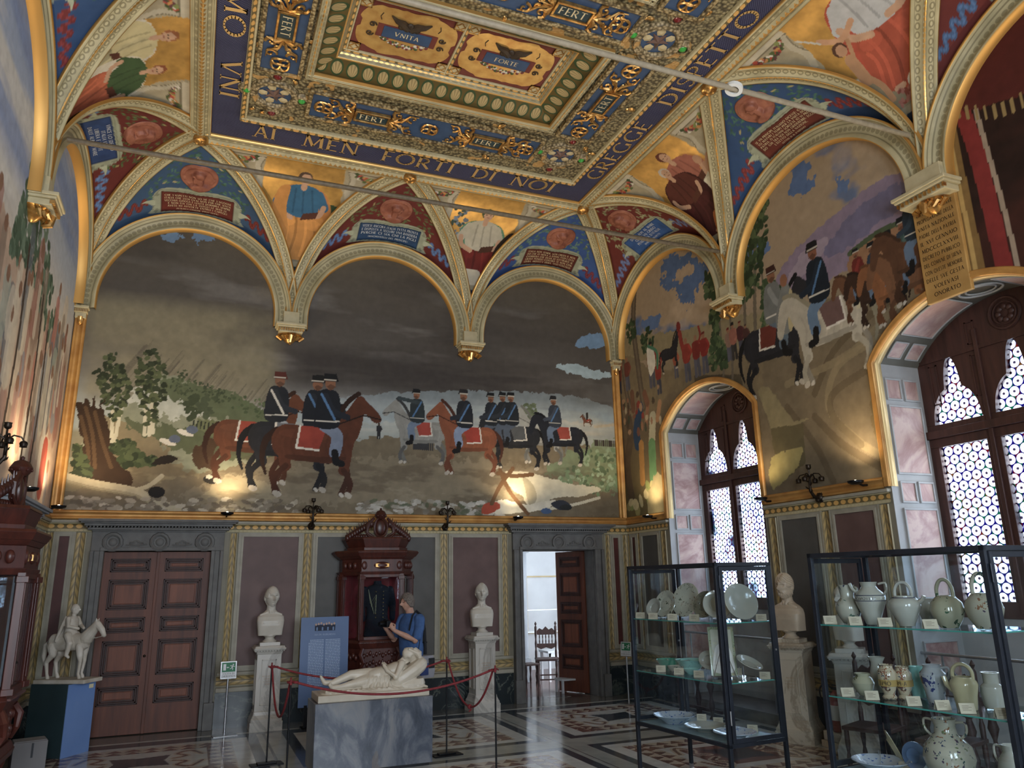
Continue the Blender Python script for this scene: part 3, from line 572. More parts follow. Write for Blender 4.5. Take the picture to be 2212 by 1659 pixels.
    cv.line('8c2a1c', 0.10, [(2.13, 5.312), (2.047, 5.572), (2.009, 5.784)]); cv.ell('7a1f16', *(1.985, 5.905), 0.06, 0.09)
    cv.poly('d8d2c2', [(1.021, 5.836), (1.216, 5.711), (1.227, 5.44), (1.062, 5.299), (0.992, 5.589)]); cv.line('3f7a5c', 0.06, [(1.052, 5.844), (1.299, 5.67), (1.293, 5.38)])
    for (q, w_, c_) in (([(0.243, 4.698), (0.285, 4.347), (0.117, 3.867), (0.206, 3.233)], 0.22, '5a4a38'), ([(0.656, 4.824), (0.501, 4.434), (0.519, 4.18)], 0.22, '27405f'), ([(0.933, 4.847), (0.812, 4.458)], 0.10, '946446'), ([(0.625, 4.162), (0.595, 3.514)], 0.16, 'a8762c'), ([(1.049, 4.575), (0.963, 4.105)], 0.2, 'b0aa8c'), ([(0.963, 4.105), (0.935, 3.393)], 0.22, '5a8a58'), ([(1.289, 4.767), (1.186, 4.506)], 0.12, 'a87a50'), ([(0.422, 5.134), (0.436, 4.829)], 0.14, '6f4a34'), ([(0.835, 5.036), (0.904, 4.853)], 0.14, '7a5038')):
        cv.line(c_, w_, q, seed=5)
    rnd = random.Random(9)
    for k in range(90):
        x, z = rnd.uniform(0.1, 1.35), rnd.uniform(3.0, 5.1)
        if z > 4.4: cv.ell(rnd.choice(['946446', '7a4a34', 'a9825c', '8c2a1c', '4a3a2c', 'b0a080', '3a4434']), x, z, rnd.uniform(0.03, 0.06), rnd.uniform(0.04, 0.09), 0, 0.9, k)
        elif z < 3.5: cv.ell(rnd.choice(['c8b478', 'a39a58', 'd8c890', '8c9a50']), x, z, rnd.uniform(0.05, 0.12), rnd.uniform(0.05, 0.14), 0.3, 0.8, k)
    cv.poly('a89a6c', [(0.835, 3.405), (1.076, 3.61), (1.223, 3.435), (1.265, 2.898), (0.707, 2.946)], rag=0.05)
    # the meeting: dark horse and cloaked rider, white horse and officer
    horse(cv, *(4.158, 4.306), 0.97, '24252c', '101116', '17181e', flip=True, cloth='6d2a1c')
    rider(cv, *(4.23, 4.314), 1.0, '6f7270', '5d7080', skin='8a5a3c', cap='3c1a14', flip=True, sash=None); cv.poly('7b7e7a', [(4.412, 5.705), (4.519, 5.705), (4.592, 5.491), (4.533, 5.119), (4.411, 5.014), (4.264, 5.107), (4.236, 5.283)], seed=5); cv.poly('b8a878', [(4.548, 5.607), (4.6, 5.488), (4.549, 5.113), (4.468, 5.042), (4.469, 5.271)]); cv.ell('946040', *(4.458, 5.769), 0.07, 0.09)
    horse(cv, *(5.103, 4.238), 1.0, 'b3ab98', '8f886e', 'a39c88', cloth='6d504c', head_up=False); cv.poly('c2b894', [(5.539, 5.295), (5.657, 5.269), (5.732, 5.133), (5.708, 4.995), (5.603, 4.956), (5.617, 5.117)])
    rider(cv, *(5.022, 4.301), 1.02, '14202e', '6280a0', skin='8a5438', cap='16161a')
    for i, (q, b_, c_) in enumerate((((5.688, 4.798), '6b4428', '6e2018'), ((5.919, 4.693), '3a2418', '2a3a4c'), ((6.165, 4.639), '8a5428', '2c4450'), ((6.364, 4.627), '7a5030', '38504c'), ((6.495, 4.796), '5c3a22', '22303c'))):
        horse(cv, *q, 0.52 + i * 0.05, b_, shade(b_, 0.5), cloth=None, head_up=False); rider(cv, *q, 0.52 + i * 0.05, c_, '5d7490', sash=None)
    # throne scene past the tablet: dark red hanging, gold column
    cv.poly('2c1712', [(6.84, 3.6), (9.7, 3.6), (9.7, 7.6), (6.84, 7.6)], False, var=0.4); cv.cloud('4a2218', (0.8, 1.2), 0.5, 0.2, 77, 0.7, (6.9, 9.7, 4.4, 7.6))
    cv.line('8d6a2c', 0.16, [(7.16, 3.8), (7.1, 6.9)], False); cv.line('c9a24c', 0.05, [(7.14, 3.8), (7.09, 6.9)], False)
    cv.line('8c2420', 0.17, [(7.42, 3.8), (7.40, 5.0), (7.35, 6.1), (7.25, 6.8)]); cv.line('a8927a', 0.05, [(7.55, 3.8), (7.52, 5.2), (7.42, 6.6)])
    cv.poly('5c1e18', [(7.2, 6.7), (7.7, 6.45), (8.2, 6.35), (8.7, 6.5), (9.4, 6.4), (9.6, 7.4), (7.3, 7.4)], rag=0.05); 
    for k in range(26): cv.line('a08448', 0.03, [(7.25 + k * 0.09, 6.68 - 0.28 * abs(sin(k * 0.24))), (7.25 + k * 0.09, 6.54 - 0.28 * abs(sin(k * 0.24)))], False)
    cv.line('a08a62', 0.05, [(7.95, 6.4), (7.95, 6.0)], False); cv.ell('a08a62', 7.95, 5.95, 0.06, 0.10)
    cv.poly('4a2c1c', [(8.1, 4.7), (8.15, 5.5), (8.45, 5.8), (8.8, 5.5), (8.85, 4.7)]); cv.ell('2a2022', 8.47, 5.2, 0.22, 0.35); cv.line('8d7a66', 0.08, [(8.35, 4.8), (8.38, 5.25)], False)
    return us, vs, cv
RWS = [((0.017, 5.229), 0.55, '7a3a2a'), ((0.302, 5.232), 0.62, '6e3426'), ((1.112, 5.095), 0.80, '7e2018'), ((1.309, 4.925), 0.6, '8a2a1c'), ((1.838, 5.075), 0.5, '9a4a2c'), ((2.145, 4.943), 0.72, '8e2a1a'), ((2.408, 4.952), 0.68, '7c2218'), ((2.612, 4.951), 0.66, '861f16'), ((3.215, 4.985), 0.5, '8c6a58'), ((3.321, 4.977), 0.55, '9a5c4a'), ((3.482, 5.002), 0.5, '4c2226'), ((3.606, 5.015), 0.4, '4a2a26')]
us, vs, cv = paint_right()
U, V = np.meshgrid(us, vs, indexing='ij'); ni, nj = U.shape
uc = (us[:-1] + us[1:]) / 2; vc = (vs[:-1] + vs[1:]) / 2
keep = np.ones((ni - 1, nj - 1), bool)
for i, a in enumerate(uc):
    for (y0, y1) in WINS:
        c = -(y0 + y1) / 2; h = (y1 - y0) / 2 + 0.02; R = (h * h + 0.58 ** 2) / (2 * 0.58)
        if abs(a - c) < h: keep[i] &= vc > 4.24 + 0.58 - R + sqrt(R * R - (a - c) ** 2)
wall_right = np_mesh('wall_right', np.stack([np.full(U.size, RW_), -U.ravel(), V.ravel()], 1), grid_faces(ni, nj, keep), FRESCO, None, False, cv.c)
wall_right['kind'] = 'structure'
del cv, U, V
# ------------------------------------------------------------------ left wall, a bright street scene seen almost edge on
def paint_left():
    n = 0.016
    us = np.arange(-9.6, 0.001, n); vs = np.arange(ZF - 0.3, 7.5, n)
    U, V = np.meshgrid(us, vs, indexing='ij'); cv = Canvas(U, V)
    cv.bands([(2.6, 'd9cbb0'), (3.6, 'd8c6b0'), (4.6, 'd2bda6'), (5.3, 'd4ccc0'), (6.0, 'b4c0d2'), (6.8, '9fb2d4'), (7.5, '98acd2')], 0.15, 7, 0.4)
    cv.cloud('d9d6cf', (0.22, 1.6), 0.5, 0.10, 3, 0.9, (-9.6, 0, 4.9, 7.5)); cv.cloud('7f97c8', (0.22, 1.4), 0.55, 0.12, 5, 0.8, (-9.6, 0, 5.6, 7.5))
    cv.poly('c9ab92', [(-9.6, 2.6), (-9.6, 5.6), (-8.2, 5.9), (-7.0, 5.3), (-6.0, 5.6), (-5.2, 4.7), (-4.5, 5.3), (-3.6, 5.1), (-2.9, 5.5), (-2.2, 5.0), (-1.3, 4.8), (-1.0, 4.2), (-0.2, 4.4), (0, 2.6)], rag=0.10, seed=3)
    cv.cloud('d6c4a8', (0.8, 0.8), 0.5, 0.15, 13, 0.8, (-9.6, 0, 2.6, 4.7)); cv.cloud('8a6a58', (0.9, 0.6), 0.55, 0.12, 15, 0.7, (-9.6, 0, 3.0, 5.3))
    cv.foliage(['5d7a62', '4a6650', '6f8a72', '3f5a44'], [(-4.0, 5.0), (-3.6, 6.2), (-2.6, 6.0), (-1.4, 5.3), (-0.6, 4.9), (-0.5, 4.4), (-1.4, 4.8), (-3.0, 5.2)], 260, 0.10, 3)
    rnd = random.Random(12)
    for k in range(150):
        x, z = rnd.uniform(-9.4, -0.3), rnd.uniform(3.0, 4.9); c_ = rnd.choice(['a86a5c', '7c7c88', '8c98a4', 'e0d4ba', '94806e', 'c4b8a2', '6c6a74', 'b88474', 'a8b4a6', 'c4705c', '68727e', 'ece2ce', 'd8c8b0', 'ddd0ba'])
        h = rnd.uniform(0.3, 0.9); cv.line(c_, rnd.uniform(0.10, 0.32), [(x, z), (x + rnd.uniform(-0.05, 0.05), z + h * 0.5), (x, z + h)], seed=k, alpha=0.7); 
        if k % 2 == 0: cv.ell('946a50', x, z + h + 0.08, 0.07, 0.09)
    for (x, z0, z1) in ((-2.2, 3.2, 5.2), (-1.7, 3.0, 4.9), (-3.2, 3.3, 5.4)): cv.line('4a3a30', 0.08, [(x, z0), (x + 0.1, (z0 + z1) / 2), (x, z1)])
    cv.poly('c4442e', [(-7.0, 3.6), (-6.8, 4.6), (-6.0, 4.4), (-6.2, 3.5)], rag=0.05); cv.poly('c24a34', [(-1.0, 3.05), (-1.0, 3.7), (-0.7, 3.7), (-0.72, 3.05)])
    return us, vs, cv
us, vs, cv = paint_left()
U, V = np.meshgrid(us, vs, indexing='ij')
wall_left = np_mesh('wall_left', np.stack([np.zeros(U.size), U.ravel(), V.ravel()], 1), grid_faces(*U.shape, flip=True), FRESCO, None, False, cv.c)
wall_left['kind'] = 'structure'
del cv, U, V

# ------------------------------------------------------------------ ornament seen along strips: u runs in metres, v across 0..1
def strip_mat(name, kind, base='a1976c', dark='6f6642', gold='d8a23a', light='c6bb8e', rough=0.5):
    m = Mat(name, rough, 0, 0.5); tc = m.node('ShaderNodeUVMap'); tc.uv_map = 'UVMap'
    sp = m.node('ShaderNodeSeparateXYZ'); m.nt.links.new(tc.outputs[0], sp.inputs[0]); u = E(m.nt, sp.outputs[0]); v = E(m.nt, sp.outputs[1])
    w = (v - 0.5).ab()
    n = m.noise(3, 4); c = m.ramp(n, [(0.3, base), (0.7, light)])
    if kind == 'rib':        # gold beads up the middle, leaf rows beside them, gilt arrises
        b = ((u * 18).fr() - 0.5).sq() * 4 + (w * 22).sq(); bead = b.lt(1.0)
        leaf = (((u * 11).fr() - 0.5).sq() * 5 + ((w - 0.235) * 10).sq()).lt(0.95); vein = (((u * 11).fr() - 0.5).sq() * 14 + ((w - 0.235) * 22).sq()).lt(0.9)
        c = m.mix(leaf * 0.65, c, dark); c = m.mix(vein * 0.8, c, light); gr = w.band(0.05, 0.075) ._o('MAXIMUM', w.band(0.33, 0.35)); c = m.mix(gr * 0.7, c, dark)
        edge = w.gt(0.475); g = bead.mx(edge); c = m.mix(g, c, gold); m.metal(g * 0.75); m.rough(g * -0.25 + 0.55); h = bead * 1.0 + leaf * 0.5 + vein * 0.3 - gr * 0.5
    elif kind == 'cornice':  # gold leaf-and-dart between plain fillets
        b = ((u * 14).fr() - 0.5).ab() * 2 + ((w - 0.02) * 9).ab(); bead = b.lt(1.0); gr = w.band(0.16, 0.20).mx(w.band(0.30, 0.33)).mx(w.band(0.40, 0.42))
        egg = (((u * 9).fr() - 0.5).sq() * 5 + ((w - 0.25) * 16).sq()).lt(0.8)
        c = m.mix(egg * 0.5, c, dark); c = m.mix(gr * 0.75, c, dark); g = bead.mx(w.gt(0.475)); c = m.mix(g * 0.9, c, gold); m.metal(g * 0.7); m.rough(g * -0.2 + 0.55); h = bead + egg * 0.6 - gr * 0.6
    elif kind == 'archivolt':
        leaf = (((u * 13).fr() - 0.5).sq() * 5 + ((v - 0.50) * 9).sq()).lt(0.95); gr = v.band(0.26, 0.30).mx(v.band(0.70, 0.73)).mx(v.band(0.84, 0.87)); g = v.gt(0.93).mx(v.lt(0.05))
        c = m.mix(leaf * 0.55, c, dark); c = m.mix(gr * 0.7, c, dark); c = m.mix(g, c, gold); m.metal(g * 0.7); h = leaf * 0.6 - gr * 0.6
    elif kind == 'leafband':  # painted laurel strip of the dado
        p = (u * 8 + w * 2.2).fr(); leaf = (p - 0.5).ab().lt(0.30) * w.lt(0.36) * w.gt(0.05); stem = w.lt(0.05)
        c = m.mix(w.lt(0.42), c, '8d7a4c'); c = m.mix(leaf, c, gold); c = m.mix(stem, c, dark); c = m.mix(w.band(0.42, 0.45), c, dark); h = leaf * 0.5
    elif kind == 'egg':       # egg and dart with small beads
        egg = (((u * 9).fr() - 0.5).sq() * 7 + ((v - 0.62) * 4.2).sq()).lt(0.9); bd = (((u * 18).fr() - 0.5).sq() * 4 + ((v - 0.16) * 9).sq()).lt(0.8)
        c = m.mix((v - 0.62).ab().lt(0.28), c, dark); c = m.mix(egg, c, gold); c = m.mix(bd, c, light); h = egg + bd
    elif kind == 'shell':     # green-tipped scallops on gilding
        p = (u * 5.2).fr() - 0.5; sh = ((p * 2.3).sq() + ((v - 0.52) * 2.4).sq()).lt(0.95); ins = ((p * 3.1).sq() + ((v - 0.50) * 3.2).sq()).lt(0.95)
        ln = ((p._o('ARCTAN2', v - 0.05)) * 9).sin().ab().gt(0.75)
        c = m.mix(sh, m.c('6b5a24'), '2f4a22'); c = m.mix(ins, c, 'b49c60'); c = m.mix(ln * ins * 0.6, c, '7a6838'); c = m.mix(((v - 0.5).ab()).gt(0.44), c, gold); g = sh * -1 + 1; m.metal(g * 0.5); h = sh + ins * 0.6
    elif kind == 'oak':       # crowded oak foliage in relief
        vo = m.node('ShaderNodeTexVoronoi'); vo.inputs['Scale'].default_value = 26; m.nt.links.new(m.coord(), vo.inputs['Vector']); d = E(m.nt, vo.outputs[0])
        c = m.ramp(d, [(0.0, light), (0.35, base), (0.62, dark), (0.9, shade(dark, 0.35))]); h = d * -1.4
        gl = m.noise(3.2, 2).gt(0.63); c = m.mix(gl * 0.75, c, gold)
    m.color(c); m.bump(h, 0.6, 0.012); return m.m
RIBM = strip_mat('rib_moulding', 'rib'); CORM = strip_mat('cornice_moulding', 'cornice'); ARCM = strip_mat('archivolt_moulding', 'archivolt')
EGGM = strip_mat('egg_moulding', 'egg', 'a39260', '6b5a2c'); SHELLM = strip_mat('shell_band', 'shell'); OAKM = strip_mat('oak_relief', 'oak', '8f8358', '5a5034', 'c9963a', 'ab9f76')
LEAFM = strip_mat('laurel_band', 'leafband', 'b3a67e', '6a5a34', 'b99a52', 'c9bf9c')
def strip(name, path, side, normal, width, height, mat, parent=None, kind=None, prof=None, u0=0.0):
    """moulded strip swept along a path. side/normal: vectors per point"""
    prof = prof or [(-0.5, 0), (-0.5, 0.45), (-0.40, 0.55), (-0.36, 0.35), (-0.16, 0.55), (-0.1, 0.85), (-0.04, 1.0), (0.04, 1.0), (0.1, 0.85), (0.16, 0.55), (0.36, 0.35), (0.40, 0.55), (0.5, 0.45), (0.5, 0)]
    P = np.array(path, float); S = np.array(side, float); Nn = np.array(normal, float)
    if S.ndim == 1: S = np.tile(S, (len(P), 1))
    if Nn.ndim == 1: Nn = np.tile(Nn, (len(P), 1))
    L = np.concatenate([[0], np.cumsum(np.linalg.norm(np.diff(P, axis=0), axis=1))]) + u0
    m = len(prof); V = np.zeros((len(P), m, 3)); UV = np.zeros((len(P), m, 2))
    W = np.full(len(P), width) if np.ndim(width) == 0 else np.array(width)
    for j, (a, b) in enumerate(prof):
        V[:, j] = P + S * (a * W)[:, None] + Nn * (b * height); UV[:, j, 0] = L; UV[:, j, 1] = a + 0.5
    o = np_mesh(name, V.reshape(-1, 3), grid_faces(len(P), m), mat, parent, False, None, UV.reshape(-1, 2))
    if kind: o['kind'] = kind
    return o
# ------------------------------------------------------------------ surfaces of the vault
class Bay:
    """one bay of wall: O foot point on the wall at the bay's centre, A along the wall, I inward"""
    def __init__(s, O, A, I, w, D): s.O = np.array(O, float); s.A = np.array(A, float); s.I = np.array(I, float); s.w = w; s.D = D
    def at(s, x, d, z): return s.O[None] + np.outer(x, s.A) + np.outer(d, s.I) + np.outer(z, (0, 0, 1.0))
    H = ZH - ZS; ha = 1.50
    def web(s, phi, f):
        """phi angle across the bay (-pi/2..pi/2), f 0 at the wall .. 1 at the groin"""
        sx = np.sin(phi); x = s.w * sx; d = f * s.D * (1 - np.abs(sx))
        z = ZS + (s.H - (s.H - s.ha) * (1 - f) ** 1.3) * np.sqrt(np.maximum(0, 1 - sx * sx))
        return x, d, z
    def cove(s, x, d):
        return ZS + s.H * np.sqrt(np.maximum(0, 1 - (1 - d / s.D) ** 2))
def nrm(a): return a / (np.linalg.norm(a, axis=-1, keepdims=True) + 1e-9)
BAYS = {'far': [Bay((1.5 + 3 * k, 0, 0), (1, 0, 0), (0, -1, 0), 1.5, DY) for k in range(3)],
        'right': [Bay((RW_, -1.71 - SB * k, 0), (0, -1, 0), (-1, 0, 0), 1.71, DX) for k in range(4)],
        'left': [Bay((0, -1.71 - SB * k, 0), (0, 1, 0), (1, 0, 0), 1.71, DX) for k in range(4)],
        'back': [Bay((1.5 + 3 * k, -RL, 0), (-1, 0, 0), (0, 1, 0), 1.5, DY) for k in range(3)]}
ceiling = empty('ceiling', (0, 0, ZH)); ceiling['kind'] = 'structure'
def vpart(o): 
    o.parent = ceiling; o.matrix_parent_inverse = Matrix.Translation((0, 0, -ZH)); return o
# own lettering: broad roman capitals drawn with strokes on a 1-high grid  (x0,y0,x1,y1,weight)
GL = {}
def _g(ch, w, *st): GL[ch] = (w, st)
T_, t_ = 0.15, 0.075
_g('A', .8, (0.08, 0, .40, 1, t_), (.72, 0, .40, 1, T_), (.2, .35, .6, .35, t_)); _g('I', .3, (.15, 0, .15, 1, T_)); _g('M', 1.0, (.1, 0, .16, 1, t_), (.16, 1, .5, 0.1, T_), (.84, 1, .5, 0.1, t_), (.84, 1, .9, 0, T_))
_g('E', .6, (.12, 0, .12, 1, T_), (.12, .95, .55, .95, t_), (.12, .5, .47, .5, t_), (.12, .05, .56, .05, t_)); _g('N', .85, (.12, 0, .12, 1, t_), (.12, 1, .74, 0, T_), (.74, 0, .74, 1, t_))
_g('F', .58, (.12, 0, .12, 1, T_), (.12, .95, .54, .95, t_), (.12, .5, .46, .5, t_)); _g('T', .72, (.36, 0, .36, 1, T_), (.04, .95, .68, .95, t_)); _g('L', .58, (.12, 0, .12, 1, T_), (.12, .05, .54, .05, t_))
_g('V', .8, (.08, 1, .40, 0, T_), (.72, 1, .40, 0, t_)); _g('H', .82, (.12, 0, .12, 1, T_), (.70, 0, .70, 1, T_), (.12, .5, .70, .5, t_)); _g('X', .8, (.08, 1, .72, 0, T_), (.72, 1, .08, 0, t_)); _g('Z', .7, (.08, .95, .62, .95, t_), (.62, 1, .08, 0, T_), (.08, .05, .64, .05, t_))
def _arc(cx, cy_, rx, ry, a0, a1, w, n=10):
    return [(cx + rx * cos(radians(a0 + (a1 - a0) * k / n)), cy_ + ry * sin(radians(a0 + (a1 - a0) * k / n)), cx + rx * cos(radians(a0 + (a1 - a0) * (k + 1) / n)), cy_ + ry * sin(radians(a0 + (a1 - a0) * (k + 1) / n)), t_ + (w - t_) * abs(cos(radians(a0 + (a1 - a0) * (k + .5) / n)))) for k in range(n)]
_g('O', 1.0, *_arc(.5, .5, .43, .47, 0, 360, T_, 18)); _g('Q', 1.0, *_arc(.5, .5, .43, .47, 0, 360, T_, 18), (.5, .2, .95, -.15, t_)); _g('C', .85, *_arc(.5, .5, .42, .47, 45, 315, T_, 14))
_g('G', .9, *_arc(.5, .5, .42, .47, 45, 310, T_, 14), (.8, .08, .8, .45, T_)); _g('D', .88, (.12, 0, .12, 1, T_), *_arc(.3, .5, .48, .46, -90, 90, T_, 10), (.12, .95, .3, .95, t_), (.12, .05, .3, .05, t_))
_g('P', .62, (.12, 0, .12, 1, T_), *_arc(.25, .72, .29, .24, -90, 90, T_, 8), (.12, .95, .25, .95, t_), (.12, .48, .25, .48, t_)); _g('R', .74, (.12, 0, .12, 1, T_), *_arc(.25, .72, .29, .24, -90, 90, T_, 8), (.12, .95, .25, .95, t_), (.12, .48, .25, .48, t_), (.3, .48, .70, 0, T_))
_g('B', .66, (.12, 0, .12, 1, T_), *_arc(.25, .74, .26, .22, -90, 90, T_, 8), *_arc(.25, .28, .31, .24, -90, 90, T_, 8), (.12, .96, .25, .96, t_), (.12, .52, .25, .52, t_), (.12, .04, .25, .04, t_))
_g('S', .6, *_arc(.3, .73, .21, .22, 40, 270, t_ * 1.3, 8), *_arc(.3, .27, .23, .24, 90, -140, t_ * 1.6, 8)); _g("'", .2, (.1, .8, .1, 1, t_)); _g('.', .25, (.12, 0, .12, .1, T_)); _g(',', .25, (.14, .1, .08, -.12, t_ * 1.4)); _g('(', .3, *_arc(.35, .5, .22, .6, 130, 230, t_, 5)); _g(')', .3, *_arc(-.05, .5, .22, .6, -50, 50, t_, 5)); _g('-', .4, (.05, .45, .35, .45, t_)); _g(':', .25, (.12, .1, .12, .2, T_), (.12, .6, .12, .7, T_)); _g('U', .8, (.12, .3, .12, 1, T_), *_arc(.4, .3, .28, .27, 180, 360, t_, 8), (.68, .3, .68, 1, t_)); _g('Y', .8, (.08, 1, .4, .45, T_), (.72, 1, .4, .45, t_), (.4, 0, .4, .5, T_)); _g(' ', .42)
def text_quads(txt, h, track=0.12, serif=True):
    """quads in a flat (x,y) frame, baseline 0; returns list of 4-point quads and total width"""
    q = []; x = 0
    for ch in txt:
        w, st = GL.get(ch, GL[' '])
        for (a, b, c, d, t) in st:
            L = math.hypot(c - a, d - b); 
            if L < 1e-6: continue
            ux, uy = (c - a) / L, (d - b) / L; e = t * 0.5; ex, ey = (0, 0) if L > 0.3 else (ux * 0.02, uy * 0.02); nx, ny = -uy * e, ux * e
            q.append([(x + (a - ex + nx) * h, (b - ey + ny) * h), (x + (c + ex + nx) * h, (d + ey + ny) * h), (x + (c + ex - nx) * h, (d + ey - ny) * h), (x + (a - ex - nx) * h, (b - ey - ny) * h)])
            if serif and L > 0.7:
                for (sx_, sy_) in ((a, b), (c, d)):
                    if sy_ < 0.08 or sy_ > 0.92: q.append([(x + (sx_ - .13) * h, (min(max(sy_, .02), .98) - .02) * h), (x + (sx_ + .13) * h, (min(max(sy_, .02), .98) - .02) * h), (x + (sx_ + .13) * h, (min(max(sy_, .02), .98) + .025) * h), (x + (sx_ - .13) * h, (min(max(sy_, .02), .98) + .025) * h)])
        x += (w + track) * h
    return q, x - track * h
def text_mesh(name, lines, h, fn, mat, parent=None, gap=1.5, align='c', serif=True, fit=None):
    """lines of capitals mapped through fn(x, y) -> 3-D"""
    V = []; F = []
    for i, ln in enumerate(lines):
        hh = h; tx = ln
        if isinstance(ln, tuple): tx, hh = ln[0], h * ln[1]
        q, w = text_quads(tx, hh, serif=serif); k = 1.0
        if fit: k = min(1.0, fit / max(w, 1e-6)) if align == 'c' else fit / max(w, 1e-6)
        y0 = -i * h * gap
        for quad in q:
            b = len(V)
            for (a, c) in quad: V.append(fn((a - (w / 2 if align == 'c' else 0)) * k, c + y0))
            F.append((b, b + 1, b + 2, b + 3))
    if not F: return None
    return np_mesh(name, np.array(V), np.array(F), mat, parent)
LETG = Mat('gilded_letters', 0.4, 0.45, 0.5, 'd9b060').m; LETC = Mat('cream_letters', 0.6, 0, 0.4, 'e0cfa0').m; LETK = Mat('black_letters', 0.6, 0, 0.4, '2a2018').m; LETB = Mat('pale_letters', 0.6, 0, 0.4, 'c9d4e0').m

COPPER = Mat('copper_relief', 0.5, 0.15, 0.5, '94503a'); COPPER.color(COPPER.ramp(COPPER.noise(8, 4), [(0.3, '854432'), (0.7, 'a8634a')])); COPPER = COPPER.m
def spandrel(wall, k, bay, ground, ribbon, plaque, text, tcol, head, leafc):
    n1, n2 = (230, 150) if wall != 'left' else (170, 110)
    phi = np.linspace(-pi / 2 + 0.01, pi / 2 - 0.01, n1); f = np.linspace(0, 1, n2)
    PH, FF = np.meshgrid(phi, f, indexing='ij'); PHr, FFr = PH.ravel(), FF.ravel()
    x, d, z = bay.web(PHr, FFr); P = bay.at(x, d, z)
    s_ = PHr * bay.w; q_ = d * 1.15
    cv = Canvas(s_, q_, ground)
    rnd = random.Random(k + len(wall))
    pl = '3f5f48' if leafc is None else leafc
    for t in range(300):
        a, b = rnd.uniform(-0.75, 0.75), rnd.uniform(0.35, 1.7); cv.ell(rnd.choice([pl, shade(pl, 1.5), shade(pl, 0.7), 'a8a060'] if t % 5 == 0 else [pl, shade(pl, 1.4), shade(pl, 0.75)]), a, b, 0.035, 0.016, rnd.uniform(0, pi), 0.9, t)
    for sg in (-1, 1):
        pts = [(sg * (0.74 + 0.033 * t), 0.30 + 0.085 * sin(t * 1.35) * (1 - t / 30) - 0.004 * t) for t in range(22)]
        cv.line(ribbon, 0.055, pts); cv.line(shade(ribbon, 1.7), 0.018, pts, alpha=0.8)
    g = '9aa38c'    # scrolled stone cartouche
    cv.poly(g, [(-0.60, 0.12), (-0.66, 0.20), (-0.62, 0.30), (-0.66, 0.40), (-0.56, 0.55), (-0.3, 0.60), (0.3, 0.60), (0.56, 0.55), (0.66, 0.40), (0.62, 0.30), (0.66, 0.20), (0.60, 0.12)]); cv.line(shade(g, 0.6), 0.014, [(-0.60, 0.13), (-0.655, 0.21), (-0.615, 0.30), (-0.655, 0.40), (-0.55, 0.545), (0.55, 0.545), (0.655, 0.40), (0.615, 0.30), (0.655, 0.21), (0.60, 0.13)], False)
    for sg in (-1, 1): cv.poly(shade(g, 1.3), [(sg * 0.63, 0.26), (sg * 0.74, 0.32), (sg * 0.82, 0.33), (sg * 0.74, 0.36), (sg * 0.63, 0.36)]); cv.ell(shade(g, 0.65), sg * 0.59, 0.46, 0.03, 0.03); cv.ell(shade(g, 0.65), sg * 0.59, 0.18, 0.03, 0.03)
    cv.poly(shade(plaque, 0.6), [(-0.53, 0.14), (-0.53, 0.52), (0.53, 0.52), (0.53, 0.14)], False); cv.poly(plaque, [(-0.51, 0.16), (-0.51, 0.50), (0.51, 0.50), (0.51, 0.16)], False, var=0.3)
    vpart(np_mesh('painted_spandrel', P, grid_faces(n1, n2), FRESCOG, None, True, cv.rgba()))
    def fn(a, b):
        ph = a / bay.w; dd = b / 1.15; fr = dd / (bay.D * (1 - abs(sin(ph))) + 1e-6)
        def pt(ph, fr): X, D_, Z = bay.web(np.array([ph]), np.array([fr])); return bay.at(X, D_, Z)[0]
        p = pt(ph, fr); n = np.cross(pt(ph + 0.01, fr) - p, pt(ph, fr + 0.01) - p); n /= np.linalg.norm(n) + 1e-9
        c = bay.O + bay.I * 0.9 + np.array([0, 0, ZS])
        if n @ (c - p) < 0: n = -n
        return p, n
    if text:
        mt = {'y': LETC, 'b': LETB}[tcol]; H_ = 0.30 / (len(text) * 1.42)
        def tf(a, b):
            p, n = fn(a, 0.435 + b); return p + n * 0.006
        vpart(text_mesh('inscription', text, H_, tf, mt, gap=1.45, serif=False, fit=0.96, align='c'))
    # struck copper medallion with a profile head in relief
    R, q0 = 0.27, 0.90
    rr = np.linspace(0, 1, 22); aa = np.linspace(0, 2 * pi, 49); V = []
    def bump(u, v, cx, cy_, rx, ry): return np.maximum(0, 1 - ((u - cx) / rx) ** 2 - ((v - cy_) / ry) ** 2) ** 0.5
    sg = 1 if head % 2 else -1
    for r in rr:
        for a in aa:
            u, v = r * cos(a), r * sin(a); uu = u * sg
            hgt = min(1, 1.7 * max(bump(uu, v, 0.0, 0.22, 0.29, 0.36), bump(uu, v, 0.28, 0.18, 0.12, 0.07), bump(uu, v, 0.17, -0.02, 0.13, 0.12), bump(uu, v, -0.06, -0.25, 0.16, 0.34), bump(uu, v, -0.06, -0.72, 0.58, 0.30) * 1.1, (bump(uu, v, 0.18, -0.16, 0.13, 0.22) if head % 3 == 0 else 0))) + 0.35 * bump(uu, v, -0.10, 0.34, 0.27, 0.26) - 0.25 * bump(uu, v, 0.16, 0.24, 0.06, 0.04)
            rim = 1.0 if r > 0.93 else 0.35
            if 0.76 < r < 0.88 and v > -0.3: hgt = max(hgt, 0.35 * (sin(a * 26) > 0.1))
            p, n = fn(u * R, q0 + v * R); V.append(p + n * (0.004 if r >= 0.999 else 0.012 + 0.010 * rim + 0.05 * hgt * (r < 0.93)))
    vpart(np_mesh('medallion', np.array(V), grid_faces(22, 49), COPPER, None, True))
